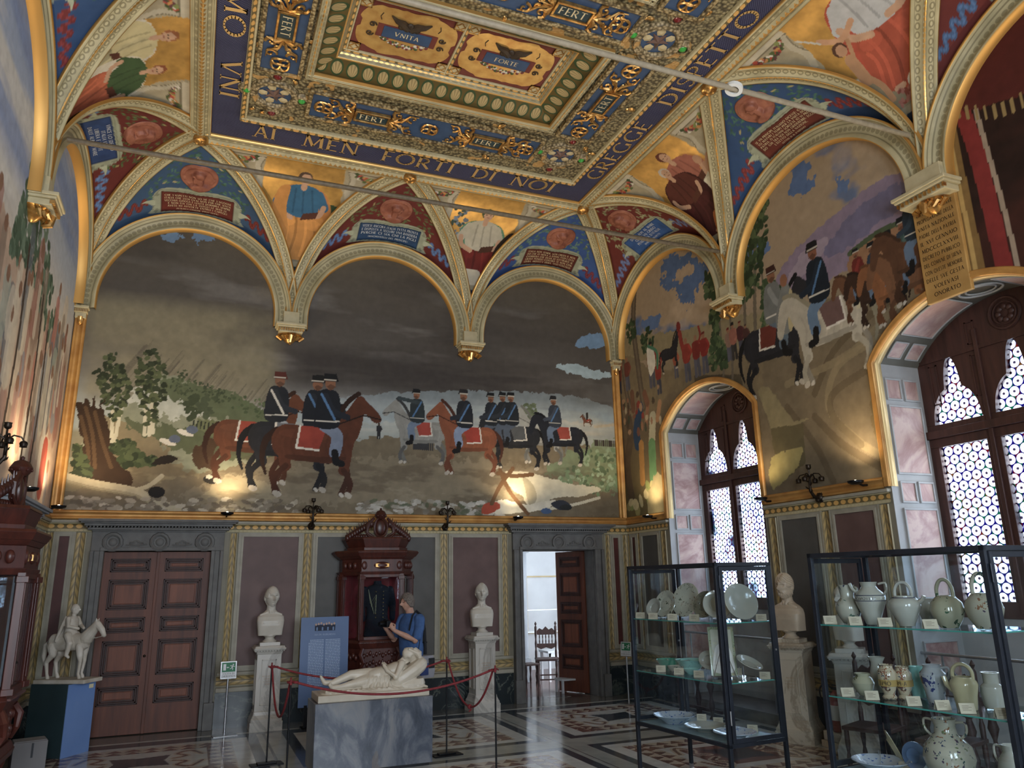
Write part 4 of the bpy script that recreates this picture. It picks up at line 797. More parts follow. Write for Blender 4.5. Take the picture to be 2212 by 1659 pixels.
def pendentive(wall, j, bayL, bayR, style, shield=None):
    """painted cove between two bays, rising from the bracket"""
    b = bayL; Ob = (bayL.O + bayR.O) / 2; w = b.w; nth, na = (220, 150) if wall != 'left' else (150, 100)
    th = np.linspace(0.02, pi / 2, nth); a = np.linspace(-1, 1, na)
    TH, AA = np.meshgrid(th, a, indexing='ij'); t = 1 - np.cos(TH.ravel()); x = AA.ravel() * w * t; d = b.D * t; z = ZS + b.H * np.sin(TH.ravel())
    P = Ob[None] + np.outer(x, b.A) + np.outer(d, b.I); P[:, 2] = z
    tt = np.linspace(0, pi / 2, 200); LL = np.concatenate([[0], np.cumsum(np.hypot(np.diff(b.D * (1 - np.cos(tt))), np.diff(b.H * np.sin(tt))))])
    Lh = np.interp(TH.ravel(), tt, LL); cv = Canvas(x, Lh, 'b7ab8c')
    TL = LL[-1]
    cv.poly('a79c7e', [(-1.4, 1.55), (-1.4, 3), (1.4, 3), (1.4, 1.55)], False)
    cv.poly('d9a53c', [(-0.62, 1.62), (-0.60, TL + .1), (0.55, TL + .1), (0.60, 1.62), (0.3, 1.5), (-0.3, 1.5)], False, rag=0.03, var=0.3)
    for sg in (-1, 1):      # architecture either side: moulded pier, baluster, garland of fruit
        cv.poly('c4bba2', [(sg * 0.60, TL - 0.10), (sg * 1.3, TL - 0.10), (sg * 1.3, TL - 0.26), (sg * 0.60, TL - 0.26)], False); cv.line('7d745c', 0.02, [(sg * 0.60, TL - 0.26), (sg * 1.3, TL - 0.26)], False); cv.line('8f8569', 0.03, [(sg * 0.60, TL - 0.14), (sg * 1.3, TL - 0.14)], False)
        cv.line('b9b098', 0.09, [(sg * 0.66, TL - 0.3), (sg * 0.70, TL - 0.45), (sg * 0.65, TL - 0.62), (sg * 0.68, TL - 0.8)]); cv.line('7c735a', 0.015, [(sg * 0.62, TL - 0.3), (sg * 0.66, TL - 0.45), (sg * 0.61, TL - 0.62)])
        rnd = random.Random(j * 7 + sg)
        for q in range(34): cv.ell(rnd.choice(['b8452c', 'd8d0c4', '5a6a34', '7d8a44', 'c98a3c', '6a3a44', '44552e']), sg * (0.72 + 0.013 * q), TL - 0.38 + 0.10 * ((q - 17) / 17.0) ** 2 + rnd.uniform(-0.04, 0.04), 0.035, 0.03, 0, 1, q)
    cv.poly('8e8468', [(-0.7, 0.95), (-0.7, 1.50), (0.7, 1.50), (0.7, 0.95)], False); cv.line('c9c0a6', 0.05, [(-0.8, 1.50), (0.8, 1.50)], False)
    if style == 0: cv.poly('2f4a2c', [(0.30, 1.6), (0.62, 1.85), (0.40, 1.95), (0.22, 1.72)]); seated(cv, 0.0, 1.02, 1.42, 'd08a26', '2a6a94', cloak='c67c20', hair='5a4434', flip=False); cv.poly('d08a26', [(-0.28, 1.1), (-0.42, 1.7), (-0.36, 2.1), (-0.2, 2.15), (-0.22, 1.8), (-0.16, 1.4)]); cv.poly('a84a30', [(0.22, 0.98), (0.42, 0.98), (0.44, 1.08), (0.24, 1.10)], False); cv.poly('d0aa9a', [(0.24, 1.06), (0.42, 1.06), (0.40, 1.13), (0.26, 1.13)], False)
    if style == 1: cv.foliage(['6d7a88', '44584a', '7f93a8'], [(-0.62, 1.6), (-0.55, 2.3), (-0.3, 2.3), (-0.32, 1.7)], 40, 0.04, 3); seated(cv, 0.02, 0.92, 1.42, '6e1812', 'b9b4a0', cloak='4f8c6c', hair='4a5a34', held='4a2818'); cv.poly('3a2a1c', [(0.30, 1.45), (0.46, 1.5), (0.62, 1.9), (0.52, 1.96), (0.34, 1.7)]); cv.poly('cfc6ae', [(-0.2, 0.95), (-0.05, 0.80), (0.1, 0.95), (0.12, 1.2), (-0.18, 1.2)])
    if style == 2: seated(cv, 0.20, 1.10, 1.38, 'c9c2a8', 'a8604c', cloak='c98a2c', hair='6a3424', lean=0.10); seated(cv, -0.12, 0.98, 1.28, '4a1c1a', '5c2a20', hair='c0b8b0', cloak='3e1614', lean=0.05); cv.poly('b8651c', [(0.05, 0.72), (0.22, 0.8), (0.24, 1.2), (0.08, 1.25), (0.0, 1.0)]); cv.line('b98a68', 0.09, [(0.5, 1.9), (0.48, 1.65), (0.42, 1.45)]); cv.ell('b98a68', 0.45, 2.02, 0.07, 0.08); cv.line('b98a68', 0.05, [(0.5, 1.88), (0.66, 2.0)]); cv.line('b98a68', 0.07, [(-0.75, 1.62), (-0.5, 1.5), (-0.35, 1.3)]); cv.ell('b98a68', -0.80, 1.66, 0.06, 0.06)
    if style == 3: seated(cv, 0.18, 1.15, 1.55, 'b04a2c', 'b9bcc0', cloak='b8482c', hair='4a3a3a', lean=-0.02, held=None); cv.line('c9966e', 0.07, [(-0.02, 2.1), (-0.25, 2.0), (-0.45, 2.15)]); cv.line('c0c0b8', 0.025, [(-0.45, 2.12), (-0.62, 2.35)], False); cv.line('b98a60', 0.14, [(-0.32, 1.75), (-0.30, 1.45)], False); cv.ell('5a3a28', -0.34, 1.92, 0.09, 0.09); cv.ell('c0906a', -0.33, 1.90, 0.065, 0.075); cv.line('b98a60', 0.07, [(-0.34, 1.45), (-0.42, 1.22), (-0.30, 1.15)]); cv.line('b98a60', 0.07, [(-0.26, 1.45), (-0.18, 1.3), (-0.14, 1.1)]); cv.line('b98a60', 0.05, [(-0.28, 1.72), (-0.2, 1.95)]); cv.poly('6a4434', [(0.62, 2.2), (0.74, 2.2), (0.7, 2.7), (0.6, 2.7)], False); cv.foliage(['4a5a30', '5f6d3c'], [(0.2, 2.65), (0.8, 2.6), (0.9, 2.86), (0.3, 2.86)], 60, 0.05, 2); cv.ell('c0b8a4', 0.62, 1.62, 0.13, 0.09); cv.poly('ded8cc', [(0.15, 1.0), (0.45, 1.15), (0.5, 1.3), (0.3, 1.3), (0.1, 1.2)]); cv.foliage(['8a4436', 'a86a5c'], [(-0.1, 0.95), (0.2, 0.95), (0.25, 1.12), (-0.05, 1.15)], 40, 0.035, 5)
    if style == 4: seated(cv, -0.22, 1.15, 1.35, 'a8a078', 'c8bc88', cloak='c8c4b8', hair='9c5a28', lean=0.05); seated(cv, 0.26, 1.05, 1.30, 'b85a34', '3f5c34', hair='8a4a24', cloak='cfc8b4', lean=-0.05)
    if style == 5: seated(cv, 0, 1.0, 1.4, '5a6a3c', 'a86a3a')
    cv.poly('a59a7c', [(-0.24, 0.45), (-0.3, 0.95), (0.3, 0.95), (0.24, 0.45)], False)
    cv.poly('22344e' if j % 2 else '2a4046', [(-0.10, 0.42), (-0.14, 0.70), (-0.10, 0.84), (0.0, 0.87), (0.10, 0.84), (0.14, 0.70), (0.10, 0.42), (0, 0.38)])
    vpart(np_mesh('painted_pendentive', P, grid_faces(nth, na), FRESCOG, None, True, cv.rgba()))
    if shield:
        def tf(X, Y):
            L_ = 0.64 + Y; T = float(np.interp(L_, LL, tt)); n = np.array([0, 0, -sin(T)]) + b.I * cos(T)
            p = Ob + b.A * X + b.I * (b.D * (1 - cos(T))); p[2] = ZS + b.H * sin(T); return p + n * 0.01
        vpart(text_mesh('province_name', shield, 0.075, tf, LETG, gap=1.4, fit=0.24))
I_ = lambda *t: list(t)
DARK = {'far': None}
spandrel('far', 0, BAYS['far'][0], '33557c', '6e2420', '6a2318', ["CHE S'ASPETTI NON SO NE CHE S'AGOGNI", "ITALIA CHE SVOI GVAI NON PAR CHE SENTA", "VECCHIA OZIOSA E LENTA DORMIRA SEMPRE", "E NON FIA CHI LA SVEGLI LE MAN LE", "AVESS IO AVVOLTE ENTRO I CAPEGLI", ("(PETRARCA CANZONE SPIRTO GENTIL)", .7)], 'y', 0, '3f6a52')
spandrel('far', 1, BAYS['far'][1], '6a2420', '4f6fa4', '1f4570', ["VEDESI ANCORA ITALIA TVTTA PRONTA", "E DISPOSTA A SEGVIRE VNA BANDIERA", "PVRCHE CI SIA CHI LA PIGLI", ("(MACHIAVELLI DEL PRINCIPE)", .7)], 'b', 1, '5f6d3c')
spandrel('far', 2, BAYS['far'][2], '2f559a', '6e2838', '5e2016', ["ITALIA NON TEMER, NON CREDA IL MON", "DO CHE IO MOVA A DANNI TVOI L'OSTE", "GVERRIERA CHE DESIA DI SOTTRARTI AL", "GRAVE PONDO CONTRO TE NON CON", "GIVRA, ARDISCI E SPERA. (VGO FOSCOLO)"], 'y', 2, '567a66')
spandrel('right', 0, BAYS['right'][0], '6e2620', '5a6a9c', '27579c', ["DAGLI ALPI AL MARE", "ODASI VN GRIDO", "PENDENZA D'ITALIA", ("MARCO MINGHETTI", .7)], 'b', 3, '8a8f66')
spandrel('right', 1, BAYS['right'][1], '2c4f80', '7a2a2c', '6a2a1c', ["SE VN PRINCIPE ITALIANO DICESSE: IO SEN", "TO MATVRI I TEMPI PER LA VNITA DELLA", "PATRIA, O ITALIANI SORGETE IO VI PRECE", "DO; CHI TRA NOI NON GRIDEREBBE: ECCO", "L'ELETTO DELLA NAZIONE.", ("(LETTERE DI M. D'AZEGLIO)", .7)], 'y', 4, '3c6a54')
spandrel('right', 2, BAYS['right'][2], '6a2420', '3f5f8c', '1f4570', None, 'b', 5, '5f6d3c')
spandrel('left', 3 - 3, BAYS['left'][0], '6a2420', '4f6fa4', '27457c', ["VINCE LO SDEGNO", "ITALIA VNA", "LIBERA E FORTE", "DALLE ALPI AL MARE"], 'b', 6, '4f6d3c')
spandrel('left', 1, BAYS['left'][1], '2c4f80', '7a2a2c', '7a2a1c', None, 'y', 7, '3c6a54')
def plain_web(bay):
    phi = np.linspace(-pi / 2 + 0.01, pi / 2 - 0.01, 40); f = np.linspace(0, 1, 20); A_, B_ = np.meshgrid(phi, f, indexing='ij'); x, d, z = bay.web(A_.ravel(), B_.ravel())
    vpart(np_mesh('painted_spandrel', bay.at(x, d, z), grid_faces(40, 20), PLASTER, None, True))
for b in BAYS['left'][2:] + BAYS['right'][3:] + BAYS['back']: plain_web(b)
pendentive('far', 0, BAYS['far'][0], BAYS['far'][1], 0, ['EMILIA']); pendentive('far', 1, BAYS['far'][1], BAYS['far'][2], 1, ['TOSCA', 'NA'])
pendentive('right', 0, BAYS['right'][0], BAYS['right'][1], 2, None); pendentive('right', 1, BAYS['right'][1], BAYS['right'][2], 3, ['LAZIO']); pendentive('right', 0, BAYS['right'][2], BAYS['right'][3], 5)
pendentive('left', 1, BAYS['left'][0], BAYS['left'][1], 4); pendentive('left', 0, BAYS['left'][1], BAYS['left'][2], 5); pendentive('left', 1, BAYS['left'][2], BAYS['left'][3], 5)
pendentive('left', 0, BAYS['back'][0], BAYS['back'][1], 5); pendentive('left', 0, BAYS['back'][1], BAYS['back'][2], 5)
# ribs on the groins, archivolts on the wall arches, gilt brackets below, gilt bosses above
trim_n = [0]
def trim(o):
    trim_n[0] += 1; o.name = 'trim_%d' % trim_n[0]; o['kind'] = 'structure'; return o
def rib(bay, sg):
    t = 1 - np.cos(np.linspace(0.0, pi / 2, 60)); d = bay.D * t; x = sg * bay.w * (1 - t); z = ZS + bay.H * np.sqrt(np.maximum(0, 1 - (1 - t) ** 2))
    P = bay.at(x, d, z); T = nrm(np.gradient(P, axis=0)); C_ = bay.O + bay.I * (bay.D + 0.6) + np.array([0, 0, ZS - 1.0])
    N0 = nrm(C_[None] - P); N = nrm(N0 - T * np.sum(N0 * T, 1)[:, None]); S = np.cross(T, N)
    return P, S, N
done = set()
for wl, bays in BAYS.items():
    for k, b in enumerate(bays):
        for sg in (-1, 1):
            P, S, N = rib(b, sg); key = tuple(np.round(P[0][:2], 1)) + tuple(np.round(P[-1][:2], 1))
            if key in done: continue
            done.add(key); W = np.linspace(0.24, 0.31, len(P))
            trim(strip('trim_0', P + N * 0.0, S, N, W, 0.075, RIBM))
        ang = np.linspace(0, pi, 61); mid_x, mid_z = b.w - 0.13, 1.50 - 0.115
        P = b.at(-mid_x * np.cos(ang), np.zeros(61), ZS + (mid_z - 0.0) * np.sin(ang)); P = np.concatenate([[P[0] - [0, 0, 0.18]], P, [P[-1] - [0, 0, 0.18]]])
        R0 = b.at(np.zeros(1), np.zeros(1), np.array([ZS]))[0]; O = nrm(np.stack([b.A * (-cos(a) * 1.30) + np.array([0, 0, sin(a) * 1.40]) for a in ang])); O = np.concatenate([[O[0]], O, [O[-1]]])
        pr = [(-0.5, 0), (-0.5, 0.9), (-0.42, 1.0), (-0.25, 0.8), (-0.2, 0.55), (0.18, 0.55), (0.24, 0.8), (0.34, 0.9), (0.44, 1.1), (0.5, 1.2), (0.5, 0)]
        trim(strip('trim_0', P, O, np.tile(b.I, (len(P), 1)), 0.26, 0.13, ARCM, prof=pr))
BR_W = mottled('bracket_stucco', 'b3a67c', 'c9bd93', 6, 0.5, 0.2)
def bracket(loc, rz, w=0.42):
    """corbel under the ribs: abacus, dentils, gilt acanthus drop"""
    t = empty('corbel', loc, rz); t['kind'] = 'structure'; trim_n[0] += 1; t.name = 'trim_%d' % trim_n[0]
    m = MB()
    for (hw, y1, z0, z1) in ((w / 2 - 0.09, 0.16, -0.02, 0.20), (w / 2 + 0.02, 0.28, -0.06, -0.02), (w / 2, 0.26, -0.09, -0.06), (w / 2 - 0.03, 0.22, -0.16, -0.09)): m.box(-hw, hw, 0, y1, z0, z1)
    m.build('abacus', BR_W, t, bevel=0.008)
    g = MB()
    for i in range(11): x = -w / 2 + 0.03 + i * (w - 0.06) / 10; g.box(x - 0.010, x + 0.010, 0.20, 0.245, -0.14, -0.10)
    g.lathe([(0.0, -0.30), (0.05, -0.28), (0.10, -0.22), (0.15, -0.17), (0.17, -0.16)], 14, (0, 0.02, 0), sx=1.1, sy=1.0)
    for sx_ in (-1, 1):
        for i in range(3): g.tube([(sx_ * (0.03 + 0.06 * i), 0.08, -0.17), (sx_ * (0.05 + 0.07 * i), 0.17 - 0.03 * i, -0.22), (sx_ * (0.03 + 0.05 * i), 0.20 - 0.04 * i, -0.27), (sx_ * (0.055 + 0.05 * i), 0.17 - 0.04 * i, -0.25)], [0.02, 0.03, 0.02, 0.012], 6)
    g.tube([(0, 0.12, -0.17), (0, 0.21, -0.23), (0, 0.20, -0.31), (0, 0.13, -0.33)], [0.03, 0.045, 0.03, 0.02], 8)
    g.build('gilt_acanthus', GOLD, t, True); return t
ZB = 5.88
for x in (3.0, 6.0): bracket((x, 0, ZB), pi)
for k in (1, 3): bracket((RW_, -SB * k, ZB), pi / 2)
for k in (1, 2, 3): bracket((0, -SB * k, ZB), -pi / 2)
for x in (3.0, 6.0): bracket((x, -RL, ZB), 0)
bracket((RW_ - 0.02, -SB * 2, ZB + 0.02), pi / 2, 0.62)
boss_pts = [(1.5, -DY), (4.5, -DY), (7.5, -DY)] + [(x, -1.71 - SB * k) for k in (1, 2) for x in (1.5, 7.5)] + [(1.5, -RL + DY), (4.5, -RL + DY), (7.5, -RL + DY)]
m = MB(); m.lathe([(0.0, -0.06), (0.03, -0.055), (0.045, -0.035), (0.06, -0.03), (0.075, -0.045), (0.095, -0.035), (0.105, -0.01), (0.10, 0.05)], 20); boss0 = m.build('rosette_boss', GOLD, None, True)
for i, (x, y) in enumerate(boss_pts):
    o = boss0 if i == 0 else boss0.copy()
    if i: COL.objects.link(o)
    o.location = (x, y, ZH - 0.09); o.parent = ceiling; o.matrix_parent_inverse = Matrix.Translation((0, 0, -ZH))

# ------------------------------------------------------------------ flat of the ceiling: inscribed band, oak relief, coffers
def m_blueband():
    m = Mat('blue_ground', 0.6, 0, 0.4); x, y, z = m.xyz()
    a = ((x + y) * 34).fr(); b = ((x - y) * 34).fr(); dot = ((a - 0.5).sq() + (b - 0.5).sq()).lt(0.045)
    c = m.mix(dot, m.ramp(m.noise(4, 3), [(0.3, '20244c'), (0.7, '2a3058')]), '6a7298'); m.color(c); m.bump(dot, 0.4, 0.004); return m.m
BLUEB = m_blueband(); BLUE = mottled('panel_blue', '27466e', '30527e', 6, 0.5, 0.1); REDP = mottled('panel_red', '6a2620', '7a3228', 8, 0.6, 0.1); GOLDFLAT = Mat('gold_leaf_ground', 0.36, 0.5, 0.5); GOLDFLAT.color(GOLDFLAT.ramp(GOLDFLAT.noise(7, 4), [(0.3, 'c98f2e'), (0.7, 'e8bb55')])); GOLDFLAT = GOLDFLAT.m
CREAMP = mottled('panel_cream', 'b9a878', 'cabb8f', 8, 0.5, 0.1); DKGREEN = mottled('tablet_green', '17303a', '22404a', 6, 0.5, 0.05)
DN = np.array([0, 0, -1.0])
def cbox(m, x0, x1, y0, y1, z0, z1): m.box(x0, x1, y0, y1, z0, z1)
Y0, Y1, X0, X1 = -1.62, -RL + 1.62, 1.49, 7.50
m = MB(); cbox(m, 1.3, 7.7, Y1 - 0.2, Y0 + 0.2, ZH + 0.30, ZH + 0.40); vpart(m.build('roof_slab', STUC))
m = MB()                                   # soffit with openings for the sunken coffers
MODS = [(-3.55 - 2.61 * k, -5.20 - 2.61 * k) for k in range(3)]; CX0, CX1 = 2.74, 6.0
ys = [Y0 + 0.15]
for (a, b) in MODS: m.box(2.0, CX0, b, a, ZH - 0.01, ZH + 0.02); m.box(CX1, 7.0, b, a, ZH - 0.01, ZH + 0.02)
edges = [-2.28] + [v for ab in MODS for v in ab] + [Y1 + 0.65]
for i in range(0, len(edges), 2): m.box(2.0, 7.0, edges[i + 1], edges[i], ZH - 0.01, ZH + 0.02)
vpart(m.build('oak_relief', OAKM))
m = MB(); m.box(1.62, 2.0, Y1 + 0.13, Y0 - 0.13, ZH - 0.01, ZH + 0.02); m.box(7.0, 7.38, Y1 + 0.13, Y0 - 0.13, ZH - 0.01, ZH + 0.02); m.box(2.0, 7.0, -2.28, -1.75, ZH - 0.01, ZH + 0.02); m.box(2.0, 7.0, Y1 + 0.13, Y1 + 0.65, ZH - 0.01, ZH + 0.02)
vpart(m.build('inscription_band', BLUEB))
def cstrip(name, pts, w, h, mat, closed=True, z=ZH - 0.01, prof=None):
    out = []; n = len(pts)
    V0 = [np.array((*p, z)) for p in pts]
    for i in range(n if closed else n - 1):
        a, b = V0[i], V0[(i + 1) % n]; L = np.linalg.norm(b - a); u = (b - a) / L; a2 = a - u * w * 0.35; b2 = b + u * w * 0.35
        k = max(2, int(L / 0.5)); path = [a2 + (b2 - a2) * t / k for t in range(k + 1)]; s_ = np.cross(u, DN)
        out.append(vpart(strip(name, path, s_, DN, w, h, mat, prof=prof)))
    return out
SOFT = [(-0.5, 0), (-0.5, 0.6), (-0.3, 1.0), (-0.1, 0.7), (0.1, 0.7), (0.3, 1.0), (0.5, 0.6), (0.5, 0)]
cstrip('cornice', [(X0, Y0), (X1, Y0), (X1, Y1), (X0, Y1)], 0.27, 0.10, CORM)
cstrip('rope_moulding', [(2.02, -2.30), (6.98, -2.30), (6.98, Y1 + 0.67), (2.02, Y1 + 0.67)], 0.09, 0.06, EGGM, prof=SOFT)
# letters of the band
def band_text(words, fn, h):
    for (w, a, b) in words:
        q, wd = text_quads(w, h); k = (b - a) / wd; V = []; F = []
        for quad in q:
            n = len(V); V += [fn(a + p[0] * k, p[1]) for p in quad]; F.append((n, n + 1, n + 2, n + 3))
        vpart(np_mesh('band_lettering', np.array(V), np.array(F), LETG))
band_text([('AI', 2.17, 2.47), ('MEN', 2.84, 3.62), ('FORTI', 3.98, 5.08), ('DI', 5.40, 5.76), ('NOI', 6.04, 6.78)], lambda a, b: (a, -1.88 - b, ZH - 0.02), 0.30)
band_text([('GREGGE', 2.50, 4.12), ('DISPETTO', 4.56, 6.40)], lambda a, b: (7.32 - b, -a, ZH - 0.02), 0.24)
band_text([('SIAMO', -5.40, -3.90), ('VNI', -3.46, -2.70)], lambda a, b: (1.70 + b, a, ZH - 0.02), 0.24)
# fretwork panels with scrolls and the FERT tablet
def spiral(m, cx, cy_, r, a0, turns, sgn, z, w=0.012):
    pts = [(cx + r * (1 - t / 15.0) * cos(a0 + sgn * turns * 2 * pi * t / 14), cy_ + r * (1 - t / 15.0) * sin(a0 + sgn * turns * 2 * pi * t / 14), z) for t in range(14)]
    m.tube(pts, [w * (1 - 0.4 * t / 14) for t in range(14)], 5)
def fert_panel(cx, cy_, L, W, rot, tabs):
    """long panel; local x along its length"""
    T = Matrix.Translation((cx, cy_, ZH - 0.045)) @ Matrix.Rotation(rot, 4, 'Z')
    def put(o): o.matrix_world = T; o.parent = ceiling; o.matrix_parent_inverse = Matrix.Translation((0, 0, -ZH)); return o
    m = MB(); m.box(-L / 2, L / 2, -W / 2, W / 2, -0.005, 0.03); pan = put(m.build('fretwork_panel', BLUE))
    fr = MB()
    for (a0, a1, b0, b1) in ((-L / 2 - .05, L / 2 + .05, -W / 2 - .05, -W / 2), (-L / 2 - .05, L / 2 + .05, W / 2, W / 2 + .05), (-L / 2 - .05, -L / 2, -W / 2, W / 2), (L / 2, L / 2 + .05, -W / 2, W / 2)): fr.box(a0, a1, b0, b1, -0.035, 0.03)
    fr.build('panel_frame', EGGM2, pan, bevel=0.008)
    g = MB(); hw = W / 2
    def unit(x, s_):
        for sy in (-1, 1):
            spiral(g, x + s_ * 0.09, sy * hw * 0.60, hw * 0.34, pi / 2 * sy, 1.2, s_ * sy, -0.02, 0.020); spiral(g, x + s_ * 0.29, sy * hw * 0.58, hw * 0.34, -pi / 2 * sy, 1.1, -s_ * sy, -0.02, 0.017); spiral(g, x + s_ * 0.17, sy * hw * 0.25, hw * 0.20, 0, 1.2, s_ * sy, -0.02, 0.014)
            g.tube([(x, 0, -0.02), (x + s_ * 0.05, sy * hw * 0.4, -0.03), (x + s_ * 0.02, sy * hw * 0.9, -0.02)], [0.02, 0.03, 0.008], 5); g.tube([(x, 0, -0.02), (x + s_ * 0.16, sy * hw * 0.2, -0.03), (x + s_ * 0.24, sy * hw * 0.75, -0.02), (x + s_ * 0.36, sy * hw * 0.80, -0.02)], [0.016, 0.02, 0.014, 0.008], 5)
        for k in range(5): a = (k - 2) * 0.55; g.tube([(x, 0, -0.02), (x + s_ * 0.06 * cos(a), 0.10 * sin(a) * 1.2, -0.04), (x + s_ * 0.12 * cos(a), 0.15 * sin(a), -0.02)], [0.012, 0.02, 0.006], 5)
    def knot(x):
        for (dx, dy, rx, ry) in ((0, 0.05, 0.10, 0.055), (0, -0.05, 0.10, 0.055), (0.05, 0, 0.06, 0.10), (-0.05, 0, 0.06, 0.10)): g.tube([(x + dx + rx * cos(a * pi / 8), dy + ry * sin(a * pi / 8), -0.025 - 0.008 * sin(a)) for a in range(16)], 0.014, 5, True)
    for x in tabs: unit(x - 0.24, -1); unit(x + 0.24, 1)
    for s_ in (-1, 1): knot(s_ * (L / 2 - 0.16))
    if len(tabs) > 1: knot(0)
    for x in tabs:
        for (dx) in (-0.27, 0.27): g.add([(x + dx, -0.09, -0.03), (x + dx, 0.09, -0.03), (x + dx * 0.78, 0.0, -0.03)], [(0, 1, 2)])
    g.build('gilt_scrollwork', GOLD, pan, True)
    for x in tabs:
        t = MB(); t.box(x - 0.205, x + 0.205, -0.085, 0.085, -0.035, -0.005); tb = t.build('tablet', DKGREEN, pan)
        f2 = MB()
        for (a0, a1, b0, b1) in ((-.235, .235, -.115, -.085), (-.235, .235, .085, .115), (-.235, -.205, -.085, .085), (.205, .235, -.085, .085)): f2.box(x + a0, x + a1, b0, b1, -0.055, -0.005)
        f2.build('tablet_frame', GOLD, tb, bevel=0.006)
        text_mesh('tablet_lettering', ['FERT'], 0.11, lambda a, b: (x + a, 0.055 - b, -0.040), LETC, tb, fit=0.36)
EGGM2 = strip_mat('frame_moulding', 'oak', 'a8915a', '6e5a30', 'c9963a', 'c4b283')
for k in range(3):
    dy = -2.61 * k
    fert_panel(4.42, -2.97 + dy if k == 0 else -5.70 + 2.61 - 2.61 * k + 0.0, 3.20, 0.52 if k == 0 else 0.46, 0, (-0.80, 0.85))
    fert_panel(2.36, -4.36 + dy, 1.72, 0.44, pi / 2, (0.0,)); fert_panel(6.40, -4.36 + dy, 1.72, 0.46, -pi / 2, (0.0,))
# star medallions with gem settings
GEMR = Mat('ruby_glass', 0.08, 0, 0.8, '7a1010').m; GEMG = Mat('emerald_glass', 0.08, 0, 0.8, '17a824').m; STARM = mottled('star_bronze', '6a4f48', '87695f', 10, 0.4, 0.1, 0.5, 0.4)
RINGM = strip_mat('ring_moulding', 'oak', 'a8946a', '6e5f3c', 'c9963a', 'c9b98c')
def star_medallion(x, y):
    t = empty('star_medallion', (x, y, ZH - 0.01)); t.parent = ceiling; t.matrix_parent_inverse = Matrix.Translation((0, 0, -ZH))
    MB().lathe([(0.205, 0.02), (0.205, -0.03), (0.23, -0.06), (0.26, -0.05), (0.29, -0.055), (0.305, -0.03), (0.305, 0.02)], 36, cap=False).build('ring', RINGM, t, True)
    MB().lathe([(0, -0.012), (0.21, -0.012)], 30, cap=False).build('blue_disc', BLUE, t)
    s_ = MB(); R = [(0.15 if k % 2 == 0 else 0.06) for k in range(10)]
    vs = [(0, 0, -0.05)] + [(R[k] * sin(k * pi / 5 + 0.3), R[k] * cos(k * pi / 5 + 0.3), -0.018) for k in range(10)]; s_.add(vs, [(0, k + 1, (k + 1) % 10 + 1) for k in range(10)]); s_.build('star', STARM, t)
    p = MB()
    for k in range(5):
        a = (2 * k + 1) * pi / 5 + 0.3; c = (0.135 * sin(a), 0.135 * cos(a)); M = Matrix.Translation((c[0], c[1], -0.02)) @ Matrix.Rotation(-a, 4, 'Z')
        p.add([M @ Vector(v) for v in ((-0.035, -0.045, 0), (0.035, -0.045, 0), (0.055, 0.02, 0), (0.03, 0.06, 0), (-0.03, 0.06, 0), (-0.055, 0.02, 0), (0, 0, -0.02))], [(0, 1, 6), (1, 2, 6), (2, 3, 6), (3, 4, 6), (4, 5, 6), (5, 0, 6)])
    p.build('shell_petals', CREAMP, t)
    for k, (dx, dy, g) in enumerate(((0, 0.42, 0), (0, -0.42, 0), (-0.34, 0, 1), (0.34, 0, 1))):
        if k < 2: dx, dy = dx, dy * 0.95
        r = MB().lathe([(0.055, 0.0), (0.06, -0.05), (0.085, -0.045), (0.10, -0.03), (0.11, 0.0)], 18, (dx, dy, 0), cap=False).build('gem_setting', RINGM, t, True)
        MB().lathe([(0.0, -0.07), (0.03, -0.06), (0.05, -0.035), (0.055, -0.02)], 12, (dx, dy, 0), cap=False).build('gem', GEMG if g else GEMR, r, True)
for k in range(3):
    for x in (2.36, 6.44): star_medallion(x, (-2.97, -5.60, -8.25)[k])
